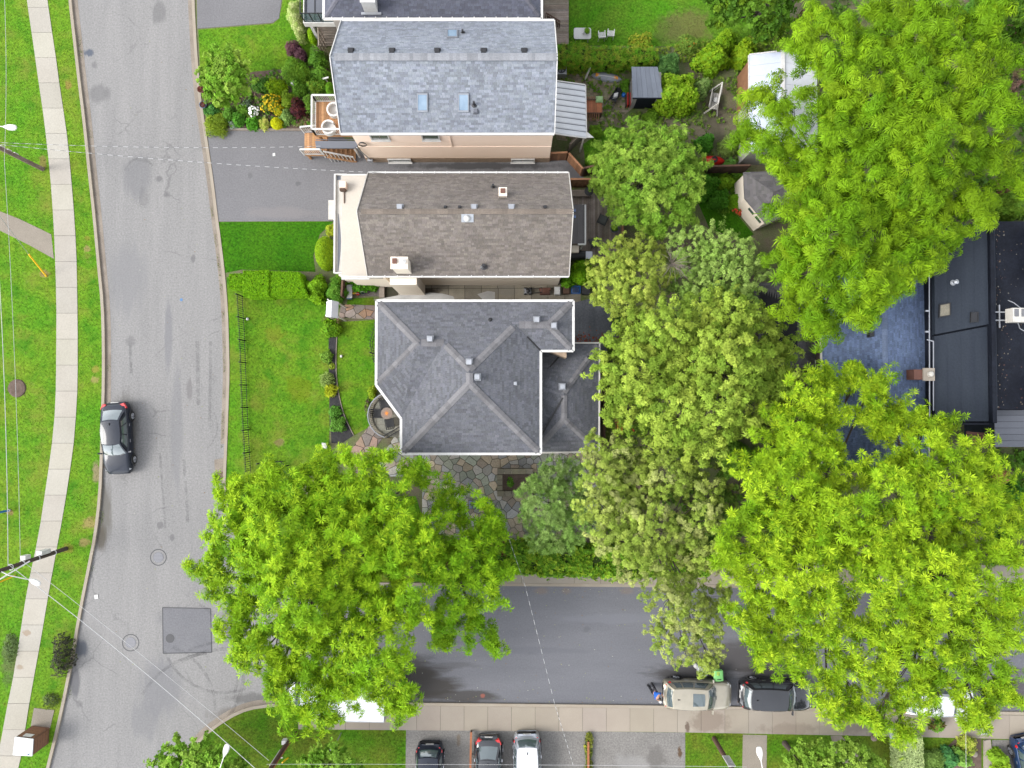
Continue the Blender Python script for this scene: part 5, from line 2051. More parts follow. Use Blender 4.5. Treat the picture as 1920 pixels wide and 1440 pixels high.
def fib(n, rng, zmin=-.25):
 k = np.arange(n) + .5
 z = 1 - k / n * (1 - zmin)
 ph = k * 2.399963 + rng.uniform(0, 6.28)
 r = np.sqrt(np.maximum(0, 1 - z * z))
 p = np.stack([r * np.cos(ph), r * np.sin(ph), z], 1) + rng.normal(0, .5 / math.sqrt(n), (n, 3))
 return p / np.linalg.norm(p, axis=1, keepdims=True)


NTRI = [0]


def tree(name, label, base_px, lobes, ztop, style, pal, seed, sc=.55, scale=.93, per=16, gap=.1, drop=.35, group=None, cat='tree', flat=.7, trunk_r=.2, inner=.2, limbs=True, sp=2.3, bark='bark', young=0, shr=.62):
 rng = np.random.default_rng(seed)
 r_ = random.Random(seed)
 bx, by = P2(*base_px)
 root = thing(name, label, cat, (bx, by, 0), group=group)
 pxm = np.array([[l[0], l[1]] for l in lobes], float)
 ctr = pxm.mean(0)
 dm = np.linalg.norm(pxm - ctr, axis=1).max() or 1
 L = []
 for l in lobes:
  dd = math.hypot(l[0] - ctr[0], l[1] - ctr[1]) / dm
  zt = l[3] if len(l) > 3 else ztop * (1 - drop * dd * dd) * r_.uniform(.82, 1.06)
  R = max(l[2] / FPX * (HC - zt) * 1.12 - sc * shr, sc * .7)
  c = P(l[0], l[1], zt - R * flat * .6)
  c.z = zt - R * flat
  L.append((np.array(c), R))
 cents, nrms, bases, young_lit = [], [], [], []
 palA = np.array(pal)
 for i, (c, R) in enumerate(L):
  ns = max(5, int(2 * np.pi * R * R * 1.15 / (sc * sc * sp)))
  d_ = fib(ns, rng)
  d_ = d_[rng.random(len(d_)) > gap]
  rad = rng.uniform(.78, 1.12, len(d_))[:, None]
  sub = c + d_ * rad * np.array([R, R, R * flat])
  if inner:
   k = int(ns * inner)
   di = fib(max(k, 2), rng, -.1)
   sub = np.concatenate([sub, c + di * rng.uniform(.35, .7, (len(di), 1)) * np.array([R, R, R * flat])])
   d_ = np.concatenate([d_, di])
  q = fib(per * 4, rng, -.35)
  for s_, o in zip(sub, d_):
   pick = q[rng.integers(0, len(q), per)]
   sk = sc * rng.uniform(.6, 1.3)
   rr = rng.uniform(.2, 1.0, (per, 1)) * sk
   ang = math.atan2(o[1], o[0]) + rng.normal(0, .7)
   dv = np.array([math.cos(ang), math.sin(ang), rng.uniform(-.15, .3)])
   pts = s_ + pick * rr * np.array([.66, .66, .6]) + dv * rng.uniform(-1.1, 1.25, (per, 1)) * sk
   nn = pick * .7 + o * .35 + np.array([0, 0, .45])
   cents.append(pts)
   nrms.append(nn)
   k = rng.integers(0, len(palA))
   w = rng.random()
   young_lit.append(np.full(per, rng.uniform(.1, 1.25)))
   bases.append(np.tile((palA[k] * w + palA[(k + 1) % len(palA)] * (1 - w)) * rng.uniform(.85, 1.15), (per, 1)))
 C, N_, BS = np.concatenate(cents), np.concatenate(nrms), np.concatenate(bases)
 YN = np.concatenate(young_lit) * young
 keep = np.ones(len(C), bool)
 for (c, R) in L:
  dd = np.linalg.norm((C - c) / np.array([R, R, R * flat]), axis=1)
  keep &= ~((dd < .62) & (rng.random(len(C)) < .8))
 keep &= C[:, 2] > .12
 C, N_, BS = C[keep], N_[keep], BS[keep]
 YN = YN[keep][:, None, None]
 leaves('crown', M['leaf'], root, C, N_, style, scale, pal, seed + 1, BS, YN if young else 0)
 NTRI[0] += len(C) * TPL[style].shape[1] * 2
 # trunk and limbs
 mb = MB()
 zc = min(c[2] for c, R in L)
 th = max(.4, zc * .55)
 cc = np.mean([c for c, R in L], axis=0)
 top = Vector((bx + (cc[0] - bx) * .35, by + (cc[1] - by) * .35, th))
 mb.tube([(bx, by, -.05), (bx, by, .25), (bx * .5 + top.x * .5, by * .5 + top.y * .5, th * .55), tuple(top)], [trunk_r * 1.35, trunk_r * 1.05, trunk_r * .9, trunk_r * .75], 9)
 tr = mb.build('trunk', M[bark], root)
 if limbs:
  mb = MB()
  for (c, R) in L:
   e = Vector(c) + Vector((r_.uniform(-.3, .3), r_.uniform(-.3, .3), R * flat * .3))
   m_ = top.lerp(e, .5) + Vector((r_.uniform(-.4, .4), r_.uniform(-.4, .4), r_.uniform(.0, .5)))
   mb.tube([tuple(top - Vector((0, 0, .2))), tuple(m_), tuple(e)], [trunk_r * .42, trunk_r * .26, trunk_r * .1], 6)
   for k in range(4):
    a = r_.uniform(0, 6.28)
    e2_ = e + Vector((math.cos(a) * R * .75, math.sin(a) * R * .75, r_.uniform(-.1, .35) * R))
    mb.tube([tuple(m_.lerp(e, .7)), tuple(e2_)], [trunk_r * .12, trunk_r * .04], 5, cap=False)
  mb.build('limbs', M[bark], tr)
 return root


YG = [(.115, .21, .005), (.1, .2, .005), (.075, .17, .004), (.055, .135, .003), (.09, .19, .004)]       # yellow-green ash / locust
YG2 = [(0.123, 0.2, 0.006), (0.107, 0.19, 0.005), (0.085, 0.166, 0.004), (0.062, 0.135, 0.003), (0.098, 0.182, 0.005)]
GRN = [(.1, .165, .008), (.075, .14, .006), (.055, .115, .005), (.12, .17, .01)]
OLV = [(0.185, 0.239, 0.031), (0.15, 0.215, 0.025), (0.118, 0.18, 0.019), (0.09, 0.15, 0.014)]
PALE = [(0.198, 0.245, 0.044), (0.166, 0.223, 0.033), (0.136, 0.193, 0.027), (0.114, 0.163, 0.021), (0.193, 0.212, 0.068)]
YEL = [(0.194, 0.232, 0.037), (0.168, 0.215, 0.031), (0.138, 0.188, 0.025), (0.117, 0.166, 0.021)]
GRY = [(0.15, 0.226, 0.046), (0.124, 0.204, 0.036), (0.104, 0.175, 0.029), (0.169, 0.241, 0.057)]
LOC = [(0.147, 0.221, 0.029), (0.121, 0.2, 0.023), (0.095, 0.173, 0.017), (0.079, 0.158, 0.013)]
PIN = [(0.14, 0.228, 0.048), (0.116, 0.202, 0.041), (0.097, 0.177, 0.032), (0.169, 0.253, 0.067), (0.109, 0.164, 0.043)]
MED = [(.11, .21, .02), (.09, .185, .014), (.07, .155, .01), (.15, .23, .03)]
DKG = [(.035, .085, .006), (.028, .07, .005), (.05, .105, .008), (.06, .12, .01)]

tree('ash_tree', 'large bright yellow-green tree at the street corner over the white truck', (590, 1075),
 [(600, 890, 40), (680, 875, 45), (520, 920, 50), (440, 935, 42), (640, 950, 75), (735, 935, 44), (785, 885, 18), (530, 1010, 85), (425, 1010, 45), (385, 1068, 28), (455, 1090, 62), (640, 1050, 85), (745, 1020, 60),
 (690, 1130, 75), (560, 1130, 75), (440, 1170, 42), (500, 1205, 48), (600, 1230, 72), (705, 1225, 65), (770, 1140, 42), (555, 1305, 55), (640, 1290, 45), (730, 1290, 45), (755, 1330, 32), (515, 1275, 30), (610, 1350, 25), (455, 1225, 20)],
 11.0, 'star', YG, 21, sc=.6, scale=.93, per=18, gap=.1, young=.62, group='bright street trees', trunk_r=.3)
tree('ash_tree', 'smaller bright green tree reaching over the side street beside the stone terrace', (860, 1085),
 [(840, 935, 35), (895, 970, 42), (925, 990, 25), (820, 990, 38), (880, 1050, 50), (930, 1075, 32), (830, 1070, 40), (895, 1110, 50), (850, 1150, 45), (885, 1180, 38), (922, 1208, 20), (830, 1195, 25), (810, 1030, 35)],
 8.5, 'star', YG[1:], 22, sc=.55, scale=.93, per=16, gap=.3, young=.45, inner=.1, group='bright street trees', trunk_r=.18)
tree('pine_tree', 'soft blue-green pine tree beside the stone planter box', (1040, 935),
 [(1060, 885, 30), (1030, 900, 32), (1000, 920, 26), (1065, 935, 38), (1025, 955, 34), (990, 958, 18), (1080, 980, 34), (1040, 1000, 32), (1003, 985, 24), (1062, 1018, 24), (1020, 1018, 18), (1090, 930, 22)],
 6.5, 'needle', PIN, 23, sc=.42, per=16, gap=.12, flat=.6, trunk_r=.12)
tree('birch_tree', 'sparse pale yellow-green tree leaning over the side street', (1215, 985),
 [(1110, 840, 26), (1150, 850, 32), (1180, 872, 38), (1130, 900, 40), (1170, 940, 48), (1118, 960, 34), (1210, 905, 34), (1255, 890, 40), (1290, 900, 34), (1330, 922, 28), (1220, 1000, 48), (1150, 1010, 38), (1285, 1000, 34),
 (1330, 970, 28), (1200, 1060, 38), (1270, 1075, 42), (1330, 1040, 32), (1260, 1130, 38), (1300, 1160, 42), (1250, 1190, 28), (1320, 1210, 36), (1285, 1235, 22), (1345, 1130, 32), (1330, 1250, 18)],
 8.5, 'pale', PALE, 24, sc=.42, per=17, gap=.25, trunk_r=.15, inner=.25, sp=2.2, shr=.4)
tree('maple_tree', 'broad olive-green tree right of the rear wing', (1300, 715),
 [(1320, 590, 40), (1380, 600, 45), (1250, 620, 45), (1180, 640, 38), (1135, 690, 28), (1200, 700, 55), (1290, 680, 65), (1370, 680, 65), (1440, 680, 46), (1472, 650, 28), (1430, 622, 38), (1142, 738, 24), (1190, 770, 40), (1270, 770, 55),
 (1350, 770, 60), (1420, 755, 52), (1465, 725, 32), (1300, 828, 40), (1350, 840, 25), (1240, 818, 30), (1152, 775, 18)],
 9.5, 'pale', OLV, 25, sc=.5, scale=1.25, per=15, gap=.06, shr=.35,  trunk_r=.22)
tree('yellow_tree', 'small yellowish tree right of the side passage', (1180, 535),
 [(1150, 482, 34), (1190, 475, 38), (1150, 530, 42), (1200, 530, 46), (1128, 510, 24), (1180, 572, 38), (1230, 512, 34), (1230, 465, 26), (1140, 560, 28)],
 7.0, 'pale', YEL, 26, sc=.42, per=15, gap=.12, trunk_r=.12)
t_ = tree('willow_tree', 'dull grey-green tree with bare twigs showing on its left side', (1320, 530),
  [(1290, 460, 34), (1340, 450, 36), (1390, 465, 30), (1300, 510, 44), (1360, 510, 50), (1400, 520, 36), (1330, 560, 46), (1275, 570, 38), (1390, 560, 32), (1420, 500, 20)],
  6.5, 'pale', GRY, 27, sc=.45, per=15, gap=.1, trunk_r=.15)
mb = MB()
c0 = P(1262, 492, 5.6)
for k in range(44):
 a = RS.uniform(-2.6, .3) if k < 18 else RS.uniform(0, 6.28)
 l_ = RS.uniform(.6, 1.5)
 e = c0 + Vector((math.cos(a) * l_ * .8, math.sin(a) * l_, RS.uniform(.0, .6)))
 mb.tube([tuple(c0 + Vector((0, 0, -.5))), tuple(c0.lerp(e, .5) + Vector((0, 0, .15))), tuple(e)], [.016, .011, .005], 5, cap=False)
mb.build('bare_twigs', M['wood_grey'], t_)
tree('locust_tree', 'round fresh-green feathery tree behind the brown roofed house', (1205, 350),
 [(1212, 262, 40), (1162, 290, 44), (1262, 282, 44), (1205, 330, 60), (1142, 330, 34), (1272, 340, 48), (1300, 310, 24), (1182, 388, 40), (1240, 388, 48), (1288, 390, 28), (1158, 368, 28), (1222, 420, 24), (1130, 350, 20)],
 6.5, 'fine', LOC, 28, sc=.5, scale=1.2, per=16, gap=.05, trunk_r=.15)
tree('locust_tree', 'huge drooping yellow-green tree filling the top right corner', (1660, 190),
 [(1540, 45, 42), (1510, 95, 36), (1580, 90, 55), (1650, 55, 58), (1740, 45, 62), (1820, 65, 48), (1880, 110, 38), (1860, 25, 34), (1560, 170, 52), (1640, 150, 72), (1730, 140, 72), (1810, 150, 62), (1885, 200, 42), (1545, 235, 42),
 (1600, 250, 52), (1690, 235, 72), (1780, 250, 72), (1860, 290, 50), (1900, 325, 32)],
 12.0, 'droop', YG2, 29, sc=.7, scale=.95, per=18, gap=.1, young=.72, group='tall locust trees on the right', trunk_r=.32)
tree('locust_tree', 'wide drooping yellow-green tree above the blue roofed house', (1610, 400),
 [(1425, 185, 34), (1472, 205, 34), (1402, 250, 18), (1450, 280, 38), (1500, 300, 52), (1498, 355, 30), (1560, 340, 62), (1640, 330, 66), (1720, 330, 62), (1790, 340, 52), (1490, 420, 48), (1560, 430, 62), (1640, 430, 66),
 (1720, 428, 58), (1790, 415, 46), (1838, 388, 30), (1482, 490, 38), (1540, 520, 52), (1610, 520, 56), (1680, 498, 46), (1735, 500, 22), (1500, 570, 42), (1570, 585, 40), (1640, 545, 34), (1680, 530, 24), (1540, 605, 20), (1632, 588, 12)],
 11.0, 'droop', YG2, 30, sc=.68, scale=.95, per=18, gap=.1, young=.72, group='tall locust trees on the right', trunk_r=.3)
tree('locust_tree', 'bright feathery tree standing over the black parked car', (1500, 1010),
 [(1548, 715, 24), (1600, 700, 16), (1640, 722, 13), (1520, 745, 40), (1480, 790, 40), (1560, 770, 44), (1450, 850, 44), (1510, 840, 50), (1560, 826, 34), (1422, 905, 38), (1480, 920, 54), (1560, 890, 54), (1402, 975, 42), (1460, 1000, 58),
 (1540, 980, 58), (1610, 960, 48), (1392, 1050, 32), (1440, 1090, 54), (1520, 1080, 62), (1600, 1050, 58), (1410, 1160, 42), (1480, 1170, 54), (1560, 1160, 58), (1428, 1215, 26), (1500, 1240, 42), (1570, 1250, 42), (1560, 1310, 34), (1600, 1330, 28), (1362, 1040, 28)],
 11.5, 'star', YG2, 31, sc=.64, scale=.93, per=18, gap=.1, young=.72, group='tall locust trees on the right', trunk_r=.3)
tree('locust_tree', 'tall yellow-green tree filling the lower right over the white van', (1740, 1060),
 [(1685, 775, 22), (1722, 795, 22), (1665, 805, 18), (1640, 775, 10), (1765, 800, 20), (1760, 845, 38), (1705, 868, 24), (1640, 888, 34), (1820, 860, 38), (1850, 880, 30), (1700, 930, 58), (1780, 920, 58), (1850, 940, 48), (1900, 965, 32), (1660, 1010, 54), (1740, 1010, 62),
 (1820, 1010, 58), (1885, 1035, 28), (1680, 1090, 58), (1760, 1090, 62), (1820, 1095, 42), (1690, 1170, 58), (1770, 1170, 62), (1845, 1165, 46), (1890, 1190, 36), (1640, 1230, 54), (1710, 1250, 54), (1790, 1250, 54), (1865, 1250, 42), (1660, 1310, 42), (1735, 1300, 40), (1825, 1312, 40),
 (1885, 1300, 26), (1640, 1350, 22), (1690, 1370, 18), (1830, 1345, 22), (1900, 1130, 18)],
 12.0, 'star', YG2, 32, sc=.64, scale=.93, per=18, gap=.1, young=.72, group='tall locust trees on the right', trunk_r=.32)
tree('maple_tree', 'deep green tree cut by the top edge left of the big tree', (1420, 30),
 [(1380, 8, 36), (1440, 18, 40), (1472, 50, 26), (1350, 28, 22), (1425, 58, 22), (1340, 0, 20), (1400, -40, 40), (1470, -30, 40)], 6.5, 'broad', DKG + GRN[:1], 33, sc=.5, scale=1.2, per=13, gap=.1, trunk_r=.18)
tree('maple_tree', 'dark green tree in the extreme top right corner', (1890, 20),
 [(1885, 10, 40), (1915, 50, 34), (1870, -20, 40), (1930, 0, 40)], 6.0, 'broad', DKG, 34, sc=.5, scale=1.2, per=13, gap=.1)
tree('smoke_bush', 'dusty pink shrub at the right edge below the dark corner tree', (1902, 160),
 [(1905, 70, 22), (1908, 150, 24), (1898, 170, 18), (1915, 120, 20)], 4.0, 'fine', [(.13, .075, .055), (.1, .06, .045), (.09, .08, .03)], 35, sc=.4, per=13, cat='shrub')
tree('maple_tree', 'young round light green tree in the front garden at the kerb', (425, 145),
 [(415, 108, 24), (440, 128, 27), (398, 138, 25), (428, 150, 30), (405, 166, 26), (452, 150, 18), (440, 175, 18), (420, 185, 14)], 4.6, 'broad', MED, 36, sc=.36, scale=.9, per=13, gap=.04, trunk_r=.08)
tree('street_tree', 'leafy green tree with the lower left street lamp poking out of it', (350, 1470),
 [(300, 1432, 22), (335, 1420, 32), (375, 1415, 30), (410, 1428, 26), (450, 1438, 20), (340, 1460, 40), (400, 1470, 40)], 5.5, 'broad', MED, 37, sc=.4, scale=1.0, per=13, trunk_r=.1)
tree('street_tree', 'small leafy green tree below the short sign post on the south lawn', (610, 1460),
 [(580, 1432, 16), (605, 1418, 22), (635, 1425, 24), (660, 1438, 18), (610, 1450, 30)], 4.5, 'broad', MED, 38, sc=.36, scale=1.0, per=13, trunk_r=.08)
tree('street_tree', 'sprawling lime green tree at the bottom edge right of the wooden sign post', (1550, 1440),
 [(1490, 1432, 22), (1520, 1415, 26), (1560, 1425, 34), (1600, 1430, 34), (1640, 1438, 24), (1540, 1460, 40), (1610, 1470, 40), (1590, 1405, 14)], 4.5, 'broad', LOC, 39, sc=.38, scale=.9, per=13, trunk_r=.1, gap=.15)


def shrub(name, label, px, py, rpx, h, style, pal, seed, dens=60, group=None, cat='shrub', scale=1.0, oval=(1, 1), flower=None, fl_n=40, z0=.1, core=True):
 """one bush: a low dome of leaf rosettes over a short woody stem; flower = (colour, style) sprinkled on top"""
 rng = np.random.default_rng(seed)
 R = rpx / FPX * (HC - h)
 c = P(px, py, h * .75)
 root = thing(name, label, cat, (c.x, c.y, z0), group=group)
 pal = np.array(pal) * (1.35 if style == 'clip' else 1.12)
 ns = int(dens * R * (R + h) * 3.2) + 14
 d_ = fib(ns, rng, -.1)
 lump = 1 + .16 * np.sin(d_[:, 0] * 5 + seed) + .16 * np.sin(d_[:, 1] * 6 + seed * 2)
 if style == 'clip':
  lump = lump * 0 + 1
 rad = (rng.uniform(.82, 1.08, ns) if style != 'clip' else rng.uniform(.95, 1.02, ns)) * lump
 hh = h - z0
 C = np.array([c.x, c.y, z0 + hh * .12]) + d_ * rad[:, None] * np.array([R * oval[0], R * oval[1], hh * .88])
 C[:, 2] = np.maximum(C[:, 2], z0 + .03)
 Ci = C[rng.random(ns) < .4]
 Ci = np.array([c.x, c.y, z0 + .05]) + (Ci - np.array([c.x, c.y, z0 + .05])) * .65
 nn = d_ + np.array([0, 0, .4])
 leaves('foliage', M['leaf'], root, np.concatenate([C, Ci]), np.concatenate([nn, np.tile([[0, 0, 1.]], (len(Ci), 1))]), style, scale, pal, seed)
 if flower:
  k = rng.choice(ns, min(fl_n, ns), replace=False)
  k = k[d_[k][:, 2] > .2]
  stuff(leaves('flowers', M['petal'], root, C[k] + d_[k] * .05, nn[k], 'petal', 1.0, [flower], seed + 5))
 mb = MB()
 for i in range(4):
  a = i * 1.6 + seed
  mb.tube([(c.x, c.y, z0 - .05), (c.x + math.cos(a) * R * .4, c.y + math.sin(a) * R * .4, z0 + hh * .6)], [.025, .012], 5)
 mb.build('stems', M['bark'], root)
 return root


# front garden of the pale house
BED = 'plants in the front garden bed'
for i, (lab, px, py, r, h, st, pal, kw) in enumerate((
  ('golden yellow flowering shrub in the middle of the garden bed', 508, 192, 17, .9, 'small', [(.1, .14, .01)], dict(flower=(.5, .34, .002), fl_n=110)),
  ('small golden tuft just right of the big yellow flowering shrub', 521, 205, 9, .7, 'small', [(.2, .2, .006)], dict(flower=(.45, .36, .003), fl_n=20)),
  ('round chartreuse cushion shrub beside the wooden bed wall', 517, 229, 11, .7, 'clip', [(.24, .24, .004), (.19, .21, .003)], dict(dens=300)),
  ('dark purple barberry shrub near the porch', 556, 200, 17, 1.2, 'small', [(.045, .012, .016), (.06, .016, .014), (.03, .012, .012)], {}),
  ('white flowering plant in the garden bed', 474, 207, 9, .6, 'small', [(.06, .12, .02)], dict(flower=(.62, .62, .6), fl_n=45)),
  ('lime green round shrub above the yellow flowers', 515, 162, 18, 1.0, 'small', [(.12, .19, .004), (.09, .165, .004)], {}),
  ('dark green shrub left of the lime green round shrub', 487, 158, 14, .9, 'small', [(.03, .085, .01), (.045, .1, .012)], {}),
  ('grassy bright green clump at the kerb end of the bed', 406, 233, 16, .6, 'blade', [(.12, .17, .012), (.09, .14, .01)], dict(dens=30)),
  ('deep green hosta at the kerb corner of the bed', 396, 207, 12, .5, 'broad', [(.03, .1, .02), (.04, .115, .02)], {}),
  ('mid green mound second from the kerb', 428, 214, 12, .6, 'broad', [(.05, .12, .012)], {}),
  ('feathery fern green plant under the young tree', 446, 222, 11, .6, 'broad', [(.04, .12, .01)], {}),
  ('silver-grey plant at the front of the bed', 437, 232, 8, .4, 'small', [(.16, .2, .15)], {}),
  ('small silvery lamb ear plant by the bed wall', 412, 222, 6, .3, 'small', [(.2, .24, .18)], {}),
  ('bright green leafy clump below the white flowers', 473, 231, 10, .6, 'broad', [(.04, .13, .008)], {}),
  ('pale cream-yellow variegated plant left of the chartreuse cushion', 493, 230, 11, .6, 'small', [(.3, .3, .07), (.2, .24, .04)], {}),
  ('soft sage green shrub left of the purple barberry', 535, 217, 12, .8, 'small', [(.13, .2, .05), (.1, .17, .04)], {}),
  ('olive green bush above the purple barberry', 538, 185, 15, 1.0, 'small', [(.12, .18, .014), (.09, .15, .01)], {}),
  ('mid green bush between yellow flowers and porch corner', 582, 190, 16, 1.1, 'small', [(.075, .15, .015), (.06, .12, .012)], {}),
  ('arching grass-like bush at the lawn edge', 553, 133, 20, 1.1, 'blade', [(.06, .14, .01), (.08, .155, .012)], dict(dens=24)),
  ('purple smoke shrub on the lawn above the grass-like bush', 548, 88, 11, 1.0, 'fine', [(.05, .02, .03), (.065, .028, .032)], dict(oval=(1, .9))),
  ('smaller purple shrub right below the purple smoke shrub', 563, 102, 9, .9, 'fine', [(.055, .025, .032), (.045, .02, .026)], {}),
  ('leafy green bush under the pale house eave', 600, 135, 18, 1.3, 'small', [(.06, .135, .012), (.05, .115, .01)], {}),
  ('upper green bush touching the pale house roof corner', 592, 105, 17, 1.2, 'small', [(.055, .13, .012), (.04, .1, .01)], {}),
  ('green bush below the white garden ornament', 558, 163, 15, .9, 'small', [(.07, .15, .014)], {}),
  ('low green bush beside the pale house wall', 592, 160, 16, 1.2, 'small', [(.055, .125, .01), (.09, .15, .012)], {}),
  ('narrow conifer hard against the pale house wall', 617, 165, 8, 1.6, 'clip', [(.05, .12, .006)], dict(oval=(1, 1.8), dens=200)),
  ('round clipped lime conifer below the balcony stairs', 583, 62, 8, 1.4, 'clip', [(.1, .18, .004), (.08, .16, .004)], dict(dens=260, oval=(1, 1.4))),
  ('tall cream-leaved dappled willow beside the balcony', 553, 25, 18, 2.4, 'pale', [(.26, .29, .12), (.2, .25, .08), (.16, .22, .05)], dict(oval=(.8, 1.6))),
  ('brownish low ground shrub at the porch foot', 570, 229, 14, .3, 'small', [(.13, .08, .05), (.1, .06, .035), (.08, .1, .03)], {}),
  ('rusty low plant right of the brownish ground shrub', 592, 222, 9, .35, 'small', [(.1, .05, .035), (.07, .04, .03)], {}),
  ('lime bushy plant under the young tree trunk', 408, 190, 12, .6, 'small', [(.1, .17, .01)], {}),
  ('dusky dark foliage plant at the bed middle', 462, 196, 9, .5, 'small', [(.06, .09, .05), (.05, .07, .04)], {}),
  ('green mound between the white flowers and the tree', 455, 205, 9, .5, 'broad', [(.06, .13, .012)], {}))):
 shrub('garden_shrub', lab, px, py, r, h, st, pal, 200 + i, group=BED, **kw)
